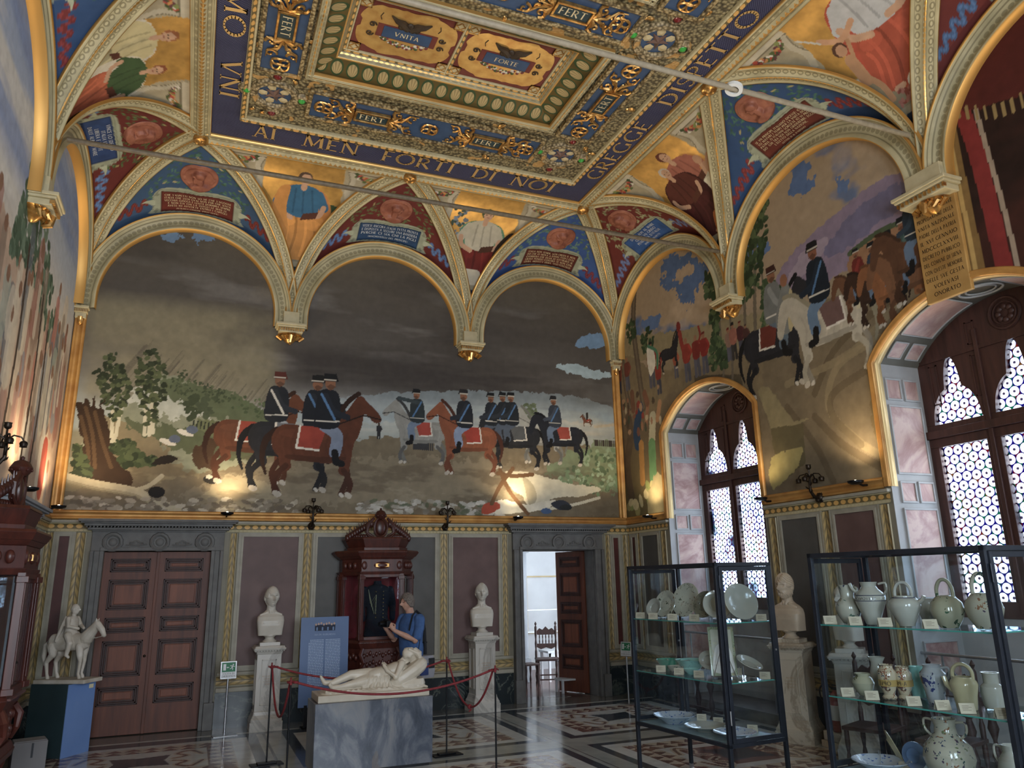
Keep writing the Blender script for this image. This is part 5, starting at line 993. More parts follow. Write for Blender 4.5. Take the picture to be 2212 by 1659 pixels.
# sunken coffers: scalloped slope, mouldings and two painted panels
def slope(x0, x1, y0, y1, z0, x2, x3, y2, y3, z1, mat, name):
    V = []; F = []; UV = []
    for (a, b, c, d) in (((x0, y0), (x1, y0), (x3, y2), (x2, y2)), ((x1, y0), (x1, y1), (x3, y3), (x3, y2)), ((x1, y1), (x0, y1), (x2, y3), (x3, y3)), ((x0, y1), (x0, y0), (x2, y2), (x2, y3))):
        n = len(V); L = math.hypot(b[0] - a[0], b[1] - a[1]); l2 = math.hypot(c[0] - d[0], c[1] - d[1]); V += [(*a, z0), (*b, z0), (*c, z1), (*d, z1)]; UV += [(0, 0), (L, 0), ((L + l2) / 2, 1), ((L - l2) / 2, 1)]; F.append((n, n + 1, n + 2, n + 3))
    return vpart(np_mesh(name, np.array(V), np.array(F), mat, None, False, None, np.array(UV)))
def oval_panel(cx, cy_, W, Hh, words, z):
    T = Matrix.Translation((cx, cy_, z))
    m = MB(); m.box(-W / 2, W / 2, -Hh / 2, Hh / 2, 0, 0.02); p = m.build('painted_panel', REDP, None); p.matrix_world = T; p.parent = ceiling; p.matrix_parent_inverse = Matrix.Translation((0, 0, -ZH))
    def disc(name, pts, z, mat):
        n = len(pts); return np_mesh(name, np.array([(a, b, z) for a, b in pts] + [(0, 0, z)]), np.array([(k, (k + 1) % n, n) for k in range(n)]), mat, p)
    pts = []
    for k in range(72):
        a = 2 * pi * k / 72; c_, s_ = cos(a), sin(a); r = (abs(c_) ** 3.2 + abs(s_) ** 3.2) ** (-1 / 3.2); r *= 1 - 0.10 * max(0, cos(2 * a) * -1) ** 8 - (0.06 if int(k / 4) % 3 == 0 else 0); pts.append((W * 0.46 * r * c_, Hh * 0.45 * r * s_))
    disc('gold_field', pts, -0.004, GOLDFLAT)
    q = MB(); q.box(-0.36, 0.36, -0.105, 0.105, -0.014, -0.004); q.build('crimson_ends', REDP, p)
    q = MB(); q.box(-0.29, 0.29, -0.09, 0.09, -0.02, -0.004); q.build('blue_tablet', BLUE, p)
    text_mesh('tablet_lettering', [words], 0.075, lambda a, b: (a, 0.035 - b, -0.023), LETC, p, fit=0.40)
    # horned trophy above, swag of fruit and flowers below, corner squares, tendrils
    q = MB()
    for sg in (-1, 1):
        q.tube([(sg * 0.02, -0.13, -0.01), (sg * 0.09, -0.20, -0.02), (sg * 0.17, -0.22, -0.02), (sg * 0.24, -0.27, -0.01)], [0.05, 0.045, 0.03, 0.008], 7); q.sphere((sg * 0.09, -0.125, -0.01), 0.045, 10, 6, sz=0.5); spiral(q, sg * 0.42, -0.06, 0.045, 0, 1.5, sg, -0.01, 0.010); spiral(q, sg * 0.43, 0.09, 0.045, 0, 1.5, -sg, -0.01, 0.010); q.tube([(sg * 0.34, -0.17, -0.006), (sg * 0.36, -0.22, -0.006), (sg * 0.34, -0.28, -0.006)], 0.006, 5)
    q.sphere((0, -0.18, -0.02), 0.05, 10, 6, sz=0.5); q.build('horned_trophy', mottled('dark_umber', '2c2014', '44331f', 12, 0.5) if 'dark_umber' not in bpy.data.materials else bpy.data.materials['dark_umber'], p, True)
    rnd = random.Random(5)
    for nm, c_ in (('green_leaves', '44582e'), ('white_blossom', 'c9c0b0'), ('red_fruit', '7c2c34')):
        q = MB()
        for k in range(16): a = (k - 7.5) / 8 + rnd.uniform(-0.05, 0.05); q.sphere((a * 0.30, 0.20 - 0.10 * a * a + rnd.uniform(-0.03, 0.03), -0.006), rnd.uniform(0.014, 0.028), 7, 4, sz=0.4)
        q.build('swag', mottled('swag_' + nm, c_, c_, 5) if 'swag_' + nm not in bpy.data.materials else bpy.data.materials['swag_' + nm], p, True)
    for sx_ in (-1, 1):
        for sy in (-1, 1):
            q = MB(); cxx, cyy = sx_ * (W / 2 - 0.085), sy * (Hh / 2 - 0.085); q.box(cxx - 0.07, cxx + 0.07, cyy - 0.07, cyy + 0.07, -0.012, 0); sq = q.build('corner_square', CREAMP, p)
            q = MB(); q.tube([(cxx + 0.045 * cos(a * pi / 6) * (1 + 0.3 * cos(a * pi * 2 / 3)), cyy + 0.045 * sin(a * pi / 6) * (1 + 0.3 * cos(a * pi * 2 / 3)), -0.016) for a in range(12)], 0.007, 5, True); q.box(cxx - 0.07, cxx + 0.07, cyy - 0.07, cyy - 0.058, -0.02, 0); q.box(cxx - 0.07, cxx + 0.07, cyy + 0.058, cyy + 0.07, -0.02, 0); q.box(cxx - 0.07, cxx - 0.058, cyy - 0.07, cyy + 0.07, -0.02, 0); q.box(cxx + 0.058, cxx + 0.07, cyy - 0.07, cyy + 0.07, -0.02, 0); q.build('corner_rosette', GOLD, sq)
for k, (ya, yb) in enumerate(MODS):
    cstrip('coffer_moulding', [(CX0 - 0.02, ya + 0.02), (CX1 + 0.02, ya + 0.02), (CX1 + 0.02, yb - 0.02), (CX0 - 0.02, yb - 0.02)], 0.10, 0.07, CORM, prof=SOFT)
    slope(CX0, CX1, ya, yb, ZH, CX0 + 0.27, CX1 - 0.27, ya - 0.27, yb + 0.27, ZH + 0.10, SHELLM, 'scalloped_slope')
    slope(CX0 + 0.27, CX1 - 0.27, ya - 0.27, yb + 0.27, ZH + 0.10, CX0 + 0.33, CX1 - 0.33, ya - 0.33, yb + 0.33, ZH + 0.19, CORM, 'coved_moulding')
    cstrip('inner_moulding', [(CX0 + 0.34, ya - 0.34), (CX1 - 0.34, ya - 0.34), (CX1 - 0.34, yb + 0.34), (CX0 + 0.34, yb + 0.34)], 0.06, 0.03, EGGM, z=ZH + 0.19, prof=SOFT)
    cstrip('inner_moulding', [((CX0 + CX1) / 2, ya - 0.34), ((CX0 + CX1) / 2, yb + 0.34)], 0.06, 0.03, EGGM, False, z=ZH + 0.19, prof=SOFT)
    w_ = (CX1 - CX0 - 0.70) / 2; h_ = ya - yb - 0.70
    oval_panel(CX0 + 0.35 + w_ / 2, (ya + yb) / 2, w_, h_, 'VNITA', ZH + 0.19); oval_panel(CX1 - 0.35 - w_ / 2, (ya + yb) / 2, w_, h_, 'FORTE', ZH + 0.19)
# gilt leaves scattered over the oak relief
lf = MB(); lf.sphere((0.02, 0, 0), 0.03, 7, 4, sx=1.6, sz=0.5); lf.sphere((-0.02, 0.02, 0), 0.02, 7, 4, sz=0.6); lf0 = lf.build('gilt_leaf', GOLD, None, True)
rnd = random.Random(2); first = True
for k in range(96):
    x, y = rnd.uniform(2.1, 6.9), rnd.uniform(-2.38, -7.6)
    if any(b - 0.05 < y < a + 0.05 and CX0 - 0.05 < x < CX1 + 0.05 for a, b in MODS) or (2.78 < x < 6.07 and -3.28 < y < -2.66) or (2.1 < x < 2.62 and -5.25 < y < -3.45) or (6.13 < x < 6.67 and -5.25 < y < -3.45) or any(math.hypot(x - a, y - b) < 0.32 for a in (2.36, 6.44) for b in (-2.97, -5.6)): continue
    o = lf0 if first else lf0.copy()
    if not first: COL.objects.link(o)
    first = False; o.location = (x, y, ZH - 0.03); o.rotation_euler = (0, 0, rnd.uniform(0, 6)); o.scale = [rnd.uniform(0.8, 1.5)] * 3; o.parent = ceiling; o.matrix_parent_inverse = Matrix.Translation((0, 0, -ZH))

# ------------------------------------------------------------------ lower walls: dado, doors, gilt frame
PURP = mottled('porphyry_panel', '59403c', '6d504a', 3, 0.55, 0.05); GREYP = mottled('slate_panel', '4a4844', '5a5752', 3, 0.55, 0.05); REDM = mottled('red_panel', '4d211c', '612c24', 3, 0.5, 0.05)
MOULD = mottled('pale_moulding', '938c78', 'a69f8a', 6, 0.55, 0.1); DOORSTONE = mottled('pietra_serena', '5a5855', '6c6a66', 8, 0.6, 0.15)
DADO = marble('dark_green_marble', '1c2426', '6c7468', 1.6, 0.25, 0.02, '262f33')
DADOBASE = mottled('dado_ground', '7a735f', '8c846e', 4, 0.6, 0.08)
def wall_frame(O, A, Nrm):
    """flat frame on a wall: (a along, h up, out from wall) -> world"""
    A = Vector(A); Nn = Vector(Nrm); O = Vector(O)
    return Matrix(((A.x, -Nn.x, 0, O.x), (A.y, -Nn.y, 0, O.y), (0, 0, 1, 0), (0, 0, 0, 1)))   # local y = into the wall
def slab(parent, name, M, a0, a1, z0, z1, out, mat, bevel=0.0, depth=0.02):
    o = MB().box(a0, a1, -out, depth, z0, z1, M).build(name, mat, parent, bevel=bevel); return o
def vstrip(parent, name, M, a, z0, z1, w, h, mat, horiz=False, base=0.005, prof=None):
    prof = prof or [(-0.5, 0), (-0.5, 1), (-0.42, 1), (-0.40, 0.6), (0.40, 0.6), (0.42, 1), (0.5, 1), (0.5, 0)]
    nrm_ = (M.to_3x3() @ Vector((0, -1, 0))); al = (M.to_3x3() @ Vector((1, 0, 0)))
    if horiz: pts = [M @ Vector((x, -base, a)) for x in np.linspace(z0, z1, 3)]; side = (0, 0, 1.0)
    else: pts = [M @ Vector((a, -base, z)) for z in np.linspace(z0, z1, 3)]; side = tuple(al)
    return strip(name, [tuple(p) for p in pts], side, tuple(nrm_), w, h, mat, parent, prof=prof)
def framed_panel(parent, M, a0, a1, z0, z1, mat):
    slab(parent, 'painted_panel', M, a0, a1, z0, z1, 0.012, mat)
    m = MB()
    for (w0, w1, out) in ((0.0, 0.028, 0.035), (0.028, 0.055, 0.022), (0.055, 0.07, 0.03)):
        for (x0, x1, y0, y1) in ((a0 - w1, a1 + w1, z1 + w0, z1 + w1), (a0 - w1, a1 + w1, z0 - w1, z0 - w0), (a0 - w1, a0 - w0, z0 - w0, z1 + w0), (a1 + w0, a1 + w1, z0 - w0, z1 + w0)): m.box(x0, x1, -out, 0.0, y0, y1, M)
    m.build('panel_moulding', MOULD, parent)
def dado(parent, M, a0, a1, panels, strips, skip=()):
    """panels [(a0,a1,mat)], strips [(a,width)]"""
    for (p0, p1, m_) in panels: framed_panel(parent, M, p0, p1, 0.80, 2.58, m_)
    for (a, w) in strips: vstrip(parent, 'laurel_strip', M, a, 0.725, 2.63, w, 0.02, LEAFM)
    segs = []; x = a0
    for (s0, s1) in sorted(skip): segs.append((x, s0)); x = s1
    segs.append((x, a1))
    for (s0, s1) in segs:
        if s1 - s0 < 0.03: continue
        slab(parent, 'marble_base', M, s0, s1, 0.0, 0.46, 0.03, DADO); slab(parent, 'base_moulding', M, s0, s1, 0.46, 0.52, 0.05, MOULD, 0.01)
        vstrip(parent, 'leaf_course', M, 0.61, s0, s1, 0.14, 0.02, LEAFM, True); slab(parent, 'base_moulding', M, s0, s1, 0.68, 0.72, 0.035, MOULD, 0.008)
        vstrip(parent, 'egg_course', M, 2.70, s0, s1, 0.12, 0.03, EGGM, True); slab(parent, 'top_moulding', M, s0, s1, 2.76, 2.80, 0.06, MOULD, 0.01)
def gilt_frame(parent, M, a0, a1, verts=()):
    pr = [(-0.5, 0), (-0.5, 0.5), (-0.42, 0.9), (-0.30, 0.9), (-0.25, 0.5), (0.15, 0.45), (0.2, 0.9), (0.3, 1.0), (0.42, 0.9), (0.5, 0.5), (0.5, 0)]
    vstrip(parent, 'gilt_frame_rail', M, 2.87, a0, a1, 0.13, 0.055, GOLDP, True, prof=pr)
    for (a, z1) in verts: vstrip(parent, 'gilt_frame_stile', M, a, 2.90, z1, 0.15, 0.05, GOLDP, prof=pr)
MF = wall_frame((0, 0, 0), (1, 0, 0), (0, -1, 0)); MR = wall_frame((RW_, 0, 0), (0, -1, 0), (-1, 0, 0)); ML = wall_frame((0, -RL, 0), (0, 1, 0), (1, 0, 0))
WF = wall_far; D1 = (0.726, 2.09); D2 = (6.92, 8.28)
def solid(parent, name, M, boxes, mat): 
    m = MB()
    for (a0, a1, z0, z1, d0, d1) in boxes: m.box(a0, a1, d0, d1, z0, z1, M)
    return m.build(name, mat, parent)
solid(WF, 'dado_wall', MF, [(-0.3, D1[0], 0, 2.86, 0, 0.5), (D1[0], D1[1], 2.38, 2.86, 0, 0.5), (D1[1], D2[0], 0, 2.86, 0, 0.5), (D2[0], D2[1], 2.38, 2.86, 0, 0.5), (D2[1], 9.3, 0, 2.86, 0, 0.5), (-0.3, 9.3, 2.86, 8.1, 0.004, 0.5)], DADOBASE)
dado(WF, MF, 0.0, 9.0, [(0.17, 0.29, REDM), (2.52, 3.30, PURP), (3.58, 5.42, GREYP), (5.72, 6.50, PURP), (8.68, 8.78, REDM)], [(0.055, 0.09), (0.42, 0.13), (2.38, 0.10), (3.435, 0.13), (5.57, 0.13), (6.62, 0.10), (8.57, 0.10), (8.92, 0.10)], [(0.56, 2.28), (6.74, 8.50)])
gilt_frame(WF, MF, 0.0, 9.0, [(0.085, 5.80), (8.915, 5.80)])
for x in (0.085, 8.915):
    m = MB(); m.box(x - 0.10, x + 0.10, -0.14, 0, 5.80, 5.84, MF); m.box(x - 0.085, x + 0.085, -0.12, 0, 5.74, 5.80, MF); m.box(x - 0.07, x + 0.07, -0.10, 0, 5.66, 5.74, MF); c = m.build('capital', BR_W, WF, bevel=0.006)
    m = MB(); [m.box(x - 0.08 + 0.02 * i, x - 0.07 + 0.02 * i, -0.128, -0.11, 5.745, 5.79, MF) for i in range(9)]; m.lathe([(0, -0.12), (0.03, -0.10), (0.05, -0.03), (0.055, 0)], 10, (0, 0, 0), MF @ Matrix.Translation((x, -0.06, 5.68))); m.build('gilt_drop', GOLD, c, True)
def door_case(idx, a0, a1):
    """stone surround with wreathed frieze and cornice"""
    t = empty('door_%d' % idx); t['kind'] = 'structure'; z = 2.38
    m = MB(); w = 0.155
    for (i, (o0, o1, out)) in enumerate(((0, 0.05, 0.09), (0.05, 0.12, 0.07), (0.12, 0.165, 0.11))):
        m.box(a0 - o1, a0 - o0, -out, 0.0, 0, z + 0.0, MF); m.box(a1 + o0, a1 + o1, -out, 0.0, 0, z, MF); m.box(a0 - o1, a1 + o1, -out, 0, z + o0, z + o1, MF) if i == 0 else None
    m.box(a0 - 0.18, a0 - 0.05, -0.13, 0, 0, 0.35, MF); m.box(a1 + 0.05, a1 + 0.18, -0.13, 0, 0, 0.35, MF)
    m.box(a0 - 0.165, a1 + 0.165, -0.06, 0, z, 2.66, MF); m.build('stone_surround', DOORSTONE, t, bevel=0.006)
    m = MB()
    for (o, out, z0, z1) in ((0.17, 0.10, 2.64, 2.66), (0.22, 0.15, 2.66, 2.69), (0.26, 0.20, 2.71, 2.745), (0.30, 0.24, 2.745, 2.765), (0.33, 0.27, 2.765, 2.80)): m.box(a0 - o, a1 + o, -out, 0, z0, z1, MF)
    n_ = 44
    for i in range(n_): x = a0 - 0.23 + (a1 - a0 + 0.46) * i / (n_ - 1); m.box(x - 0.010, x + 0.010, -0.175, 0, 2.69, 2.712, MF)
    m.build('stone_cornice', DOORSTONE, t, bevel=0.004)
    for f_ in (0.07, 0.5, 0.93):
        cx = a0 + (a1 - a0) * f_; m = MB(); pts = [MF @ Vector((cx + 0.105 * cos(a * pi / 12), -0.07, 2.50 + 0.105 * sin(a * pi / 12))) for a in range(24)]; m.tube(pts, [0.026 + 0.006 * (k % 2) for k in range(24)], 7, True)
        m.sphere(tuple(MF @ Vector((cx, -0.045, 2.50))), 0.065, 12, 8, sy=0.5); m.build('wreath', DOORSTONE, t, True)
        if f_ < 0.9:
            m = MB(); c2 = cx + (a1 - a0) * 0.215
            for s_ in (-1, 1): m.tube([MF @ Vector((c2 + s_ * (0.02 + 0.075 * (k / 9.0)) * cos(k * 0.75) , -0.065, 2.48 + 0.045 * sin(k * 0.75) * (1 - k / 14))) for k in range(11)], 0.011, 6)
            m.tube([MF @ Vector((c2 - 0.13, -0.065, 2.46)), MF @ Vector((c2, -0.065, 2.45)), MF @ Vector((c2 + 0.13, -0.065, 2.47))], 0.010, 6); m.build('ribbon_scroll', DOORSTONE, t, True)
    return t
d1 = door_case(1, *D1); d2 = door_case(2, *D2)
def leaf_panels(m_, w, x0, outy):
    rows = ((2.30, 2.10), (2.03, 1.60), (1.49, 1.31), (1.25, 0.78), (0.66, 0.44))
    return rows
def door_leaf(parent, name, w, M, hinge_side=1):
    """one leaf, local x 0..w, local y -0.03..0.03 (front at -y)"""
    lf = MB().box(0, w, -0.022, 0.022, 0.01, 2.37, M).build(name, WALNUT, parent, bevel=0.003)
    for (z1, z0) in ((2.28, 2.10), (2.00, 1.60), (1.50, 1.30), (1.20, 0.74), (0.62, 0.38)):
        m = MB(); x0, x1 = 0.09, w - 0.09
        for (k, out) in ((0.0, 0.034), (0.022, 0.044), (0.045, 0.030)):
            for (a, b, c, d) in ((x0 + k, x1 - k, z1 - k - 0.02, z1 - k), (x0 + k, x1 - k, z0 + k, z0 + k + 0.02), (x0 + k, x0 + k + 0.02, z0 + k, z1 - k), (x1 - k - 0.02, x1 - k, z0 + k, z1 - k)): m.box(a, b, -out, out, c, d, M)
        m.build('panel_moulding', DARKWOOD, lf, bevel=0.004)
        MB().box(x0 + 0.085, x1 - 0.085, -0.030, 0.030, z0 + 0.075, z1 - 0.075, M).build('raised_panel', WALNUT2, lf, bevel=0.006)
    return lf
WALNUT2 = wood('walnut_panel', '642c0c', '86421a')
MB().box(D1[0] - 0.1, D1[1] + 0.1, 0.35, 0.45, -0.1, 2.5, MF).build('light_stop', DADOBASE, d1); mid = (D1[0] + D1[1]) / 2; M1 = MF @ Matrix.Translation((D1[0], 0.10, 0))  # unseen slab added behind the closed door to stop light leaking through
for k in range(2):
    lf = door_leaf(d1, 'door_leaf', (D1[1] - D1[0]) / 2 - 0.004, MF @ Matrix.Translation((D1[0] + k * ((D1[1] - D1[0]) / 2 + 0.002), 0.06, 0)))
MB().box(mid - 0.02, mid + 0.02, 0.015, 0.07, 0.01, 2.37, MF).build('meeting_stile', WALNUT, d1, bevel=0.004)
MB().sphere((mid - 0.06, 0.02, 0.99), 0.018, 10, 6).build('door_knob', BRONZE, d1, True)
# the open leaf of the second door stands inside the doorway of the next room
Ml = Matrix.Translation((8.24, 0.42, 0)) @ Matrix.Rotation(radians(92), 4, 'Z')
Ml = Matrix.Translation((8.26, 0.30, 0)) @ Matrix.Rotation(radians(115), 4, 'Z')
door_leaf(d2, 'door_leaf', 0.64, Ml)
# lining of the second doorway
m = MB(); m.box(D2[0] - 0.02, D2[0] + 0.01, 0, 0.5, 0, 2.38, MF); m.box(D2[1] - 0.01, D2[1] + 0.02, 0, 0.5, 0, 2.38, MF); m.box(D2[0], D2[1], 0, 0.5, 2.37, 2.40, MF); m.build('door_lining', DOORSTONE, d2)
# ---- right wall below and around the windows
WR = wall_right
mm = MB(); X9 = RW_
segs = [(-1.32, 0.0), (-5.72, -3.63), (-10.12, -8.03), (-RL, -12.43)]
for (y0, y1) in segs: mm.box(X9, X9 + 0.85, y0, y1, 0, 2.86); mm.box(X9 + 0.004, X9 + 0.85, y0, y1, 2.86, 8.1)
def arch_slab(yc, h):
    pts = arch_top(yc, h); n = len(pts)
    for k in range(n - 1):
        (ya, za), (yb, zb) = pts[k], pts[k + 1]
        vs = [(x, y, z) for x in (X9 + 0.004, X9 + 0.85) for (y, z) in ((ya, za), (yb, zb), (yb, 8.1), (ya, 8.1))]
        mm.add(vs, [(0, 1, 2, 3), (7, 6, 5, 4), (0, 4, 5, 1), (1, 5, 6, 2), (2, 6, 7, 3), (3, 7, 4, 0)])
for (y0, y1) in WINS: arch_slab((y0 + y1) / 2, (y1 - y0) / 2)
mm.build('wall_core', DADOBASE, WR)
dado(WR, MR, 0.0, 1.31, [(0.16, 0.28, REDM), (0.50, 0.98, GREYP)], [(0.06, 0.08), (0.38, 0.10), (1.15, 0.14)])
dado(WR, MR, 3.64, 5.71, [(3.94, 4.58, GREYP), (4.86, 5.46, PURP)], [(3.77, 0.14), (4.72, 0.14), (5.60, 0.12)])
dado(WR, MR, 8.04, 10.11, [(8.30, 8.96, GREYP), (9.24, 9.86, PURP)], [(8.15, 0.12), (9.10, 0.12), (10.0, 0.12)])
dado(WR, MR, 12.44, RL, [(12.74, 13.5, GREYP)], [(12.58, 0.12)])
for (a, b) in ((0, 1.27), (3.68, 5.67), (8.08, 10.07), (12.48, RL)): gilt_frame(WR, MR, a, b)
NICHE = mottled('niche_paint', '9a9a98', 'a9a9a8', 4, 0.6, 0.05); PINKM = marble('pink_marble_paint', 'b58a7e', '9a6a66', 1.3, 0.5, 0.10, 'c4a294')
def niche(i, y0, y1):
    t = empty('window_%d' % i, (0, 0, 0)); t['kind'] = 'structure'; c = (y0 + y1) / 2; h = (y1 - y0) / 2; XF = X9 + 0.73
    m = MB()
    for (ya, s_) in ((y1, -1), (y0, 1)): m.box(X9 + 0.0, XF, min(ya, ya + s_ * 0.006), max(ya, ya + s_ * 0.006), 0, 4.26)
    pts = arch_top(c, h); V = [(x, y, z) for (y, z) in pts for x in (X9, XF)]; m.add(V, [(2 * k, 2 * k + 1, 2 * k + 3, 2 * k + 2) for k in range(len(pts) - 1)])
    m.box(XF, XF + 0.12, y0, y1, 0, 1.44); m.build('reveal', NICHE, t)
    # painted compartments on the reveals
    for (ya, s_) in ((y1, -1), (y0, 1)):
        for (xa, xb, za, zb) in ((0.14, 0.34, 3.84, 4.06), (0.42, 0.62, 3.84, 4.06), (0.14, 0.62, 2.98, 3.74), (0.14, 0.34, 2.66, 2.86), (0.42, 0.62, 2.66, 2.86), (0.14, 0.62, 1.62, 2.56), (0.14, 0.34, 1.30, 1.50), (0.42, 0.62, 1.30, 1.50), (0.14, 0.62, 0.45, 1.15)):
            q = MB().box(X9 + xa, X9 + xb, min(ya + s_ * 0.004, ya + s_ * 0.016), max(ya + s_ * 0.004, ya + s_ * 0.016), za, zb).build('painted_compartment', PINKM, t)
            f = MB(); e = 0.022
            for (a, b, z0_, z1_) in ((xa - e, xb + e, zb, zb + e), (xa - e, xb + e, za - e, za), (xa - e, xa, za, zb), (xb, xb + e, za, zb)): f.box(X9 + a, X9 + b, min(ya, ya + s_ * 0.028), max(ya, ya + s_ * 0.028), z0_, z1_)
            f.build('compartment_moulding', NICHE, q, bevel=0.004)
    # soffit compartments following the arch
    R = (h * h + 0.56 ** 2) / 1.12; am = math.asin(h / R); zc_ = 4.24 + 0.56 - R
    def sof(f0, f1, xa, xb):
        V = []; n_ = max(2, int(abs(f1 - f0) * 20)); Fc = []
        for k in range(n_ + 1):
            a = am * (f0 + (f1 - f0) * k / n_); r = R - 0.012; V += [(X9 + xa, c + r * sin(a), zc_ + r * cos(a)), (X9 + xb, c + r * sin(a), zc_ + r * cos(a))]
        Fc = [(2 * k, 2 * k + 1, 2 * k + 3, 2 * k + 2) for k in range(n_)]; q = MB().add(V, Fc).build('painted_compartment', PINKM, t)
        f = MB(); r = R - 0.014
        P = lambda fr, x: (X9 + x, c + (r) * sin(am * fr), zc_ + r * cos(am * fr))
        f.tube([P(f0 + (f1 - f0) * k / 10, xa) for k in range(11)], 0.010, 5); f.tube([P(f0 + (f1 - f0) * k / 10, xb) for k in range(11)], 0.010, 5); f.tube([P(f0, xa), P(f0, xb)], 0.010, 5); f.tube([P(f1, xa), P(f1, xb)], 0.010, 5); f.build('compartment_moulding', NICHE, q)
    for s_ in (-1, 1):
        sof(s_ * 0.92, s_ * 0.76, 0.14, 0.34); sof(s_ * 0.92, s_ * 0.76, 0.42, 0.62); sof(s_ * 0.68, s_ * 0.22, 0.14, 0.62)
    f = MB(); f.tube([(X9 + 0.38 + 0.17 * cos(a * pi / 12), c + 0.22 * sin(a * pi / 12), 4.775) for a in range(24)], 0.014, 6, True); f.tube([(X9 + 0.38 + 0.12 * cos(a * pi / 12), c + 0.15 * sin(a * pi / 12), 4.78) for a in range(24)], 0.010, 6, True); f.build('soffit_roundel', NICHE, t)
    # gilt frame round the opening: outer brown fillet, bright inner band
    path = [(X9, y1, 2.82), (X9, y1, 3.4)] + [(X9, y, z) for (y, z) in arch_top(c, h, 40)] + [(X9, y0, 3.4), (X9, y0, 2.82)]
    P = np.array(path); Tn = nrm(np.gradient(P, axis=0)); S = np.cross(Tn, np.array([-1.0, 0, 0]))
    S = nrm(S); S *= np.where(np.sum(S * (P - np.array([X9, c, 3.0])), 1) > 0, 1, -1)[:, None]
    o = strip('gilt_arch_frame', P + S * 0.03 + np.array([-0.004, 0, 0]), S, (-1.0, 0, 0), 0.085, 0.045, GOLDP, t, prof=[(-0.5, 0), (-0.5, 0.6), (-0.3, 1.0), (0.0, 0.6), (0.2, 1.0), (0.4, 0.8), (0.5, 0.2), (0.5, 0)])
    i_ = strip('gilt_inner_band', P - S * 0.008 + np.array([0.045, 0, 0]), np.tile((1.0, 0, 0), (len(P), 1)), -S, 0.09, 0.010, PALEGOLD, t, prof=[(-0.5, 0), (-0.5, 1), (0.5, 1), (0.5, 0)])
    # wooden frame: three lights below, three ogee lights above, carved roundels between
    LY = [c + 0.745, c, c - 0.745]; hw = 0.292; zt0, zt1, zb = 3.53, 3.27, 1.57
    w = MB(); xi, xo = XF - 0.03, XF + 0.05
    w.box(xi, xo, y0, y1, zt1, zt1 + 0.10); w.box(xi - 0.05, xo, y0, y1, zt1 + 0.10, zt1 + 0.19); w.box(xi, xo, y0, y1, zt1 + 0.19, zt0)
    w.box(xi, xo, y0, y1, 1.40, zb)
    for (a, b) in ((y0, LY[2] - hw), (LY[2] + hw, LY[1] - hw), (LY[1] + hw, LY[0] - hw), (LY[0] + hw, y1)): w.box(xi, xo, a, b, zb, zt1)
    for yy in ((LY[0] + LY[1]) / 2, (LY[1] + LY[2]) / 2): w.box(xi - 0.03, xi, yy - 0.025, yy + 0.025, 1.45, 4.5)
    w.build('window_frame', WINWOOD, t, bevel=0.006)
    def top(dy):
        u_ = abs(dy) / hw
        if u_ >= 1: return zt0
        body = zt0 + 0.40 * max(0.0, 1 - u_ ** 2.4) ** 0.5
        if u_ < 0.36: body = max(body, zt0 + 0.38 + 0.36 * (1 - (u_ / 0.36) ** 2.3) ** 0.7)
        return body
    ys_ = sorted(set([y0 + (y1 - y0) * k / 280 for k in range(281)])); V = []
    R2 = R; wt = MB()
    for k in range(280):
        ya, yb = ys_[k], ys_[k + 1]; zz = []
        for y in (ya, yb):
            d = min(LY, key=lambda q: abs(q - y)) ; tz = top(y - d); za = zc_ + sqrt(max(0, R * R - (y - c) ** 2)) + 0.03; zz.append((min(tz, za), za))
        vs = [(x, y, z) for x in (xi, xo) for (y, z) in ((ya, zz[0][0]), (yb, zz[1][0]), (yb, zz[1][1]), (ya, zz[0][1]))]
        wt.add(vs, [(0, 1, 2, 3), (7, 6, 5, 4), (0, 4, 5, 1), (3, 2, 6, 7)])
    wt.build('tracery_board', WINWOOD, t)
    r = MB()
    for q in (0, 1, 2):
        yy = LY[q]; zr = 4.52 if q == 1 else 0
        if q == 1:
            r.tube([(xi - 0.012, yy + 0.17 * cos(a * pi / 12), 4.56 + 0.17 * sin(a * pi / 12)) for a in range(24)], 0.018, 6, True); r.tube([(xi - 0.012, yy + 0.125 * cos(a * pi / 12), 4.56 + 0.125 * sin(a * pi / 12)) for a in range(24)], 0.010, 6, True)
            for a in range(8): r.sphere((xi - 0.01, yy + 0.075 * cos(a * pi / 4), 4.56 + 0.075 * sin(a * pi / 4)), 0.034, 8, 5, sx=0.5)
    for q in range(2):
        yy = (LY[q] + LY[q + 1]) / 2
    for dy in (-0.42, 0.42, -0.95, 0.95):
        for (z0_, z1_) in ((3.75, 4.22), (4.34, 4.6)):
            if abs(dy) > 0.9 and z0_ > 4: continue
            for (a, b, c0, c1) in ((-0.05, 0.05, z1_ - 0.015, z1_), (-0.05, 0.05, z0_, z0_ + 0.015), (-0.05, -0.035, z0_, z1_), (0.035, 0.05, z0_, z1_)): r.box(xi - 0.012, xi, c + dy + a, c + dy + b, c0, c1)
    r.box(xi - 0.02, xi, y0 + 0.05, y1 - 0.05, 4.26, 4.30); r.build('carved_ornament', WINWOOD, t, True)
    for q, yy in enumerate(LY):
        MB().box(XF + 0.012, XF + 0.018, yy - hw - 0.01, yy + hw + 0.01, zb - 0.02, zt1 + 0.02).build('bullseye_glazing', BULLS, t)
        MB().box(XF + 0.012, XF + 0.018, yy - hw - 0.01, yy + hw + 0.01, zt0 - 0.02, zt0 + 0.76).build('bullseye_glazing', BULLS, t)
    s_ = MB(); s_.box(X9 - 0.02, XF, y0, y1, -0.01, 0.14); s_.build('stone_step', STONE, t)
    return t
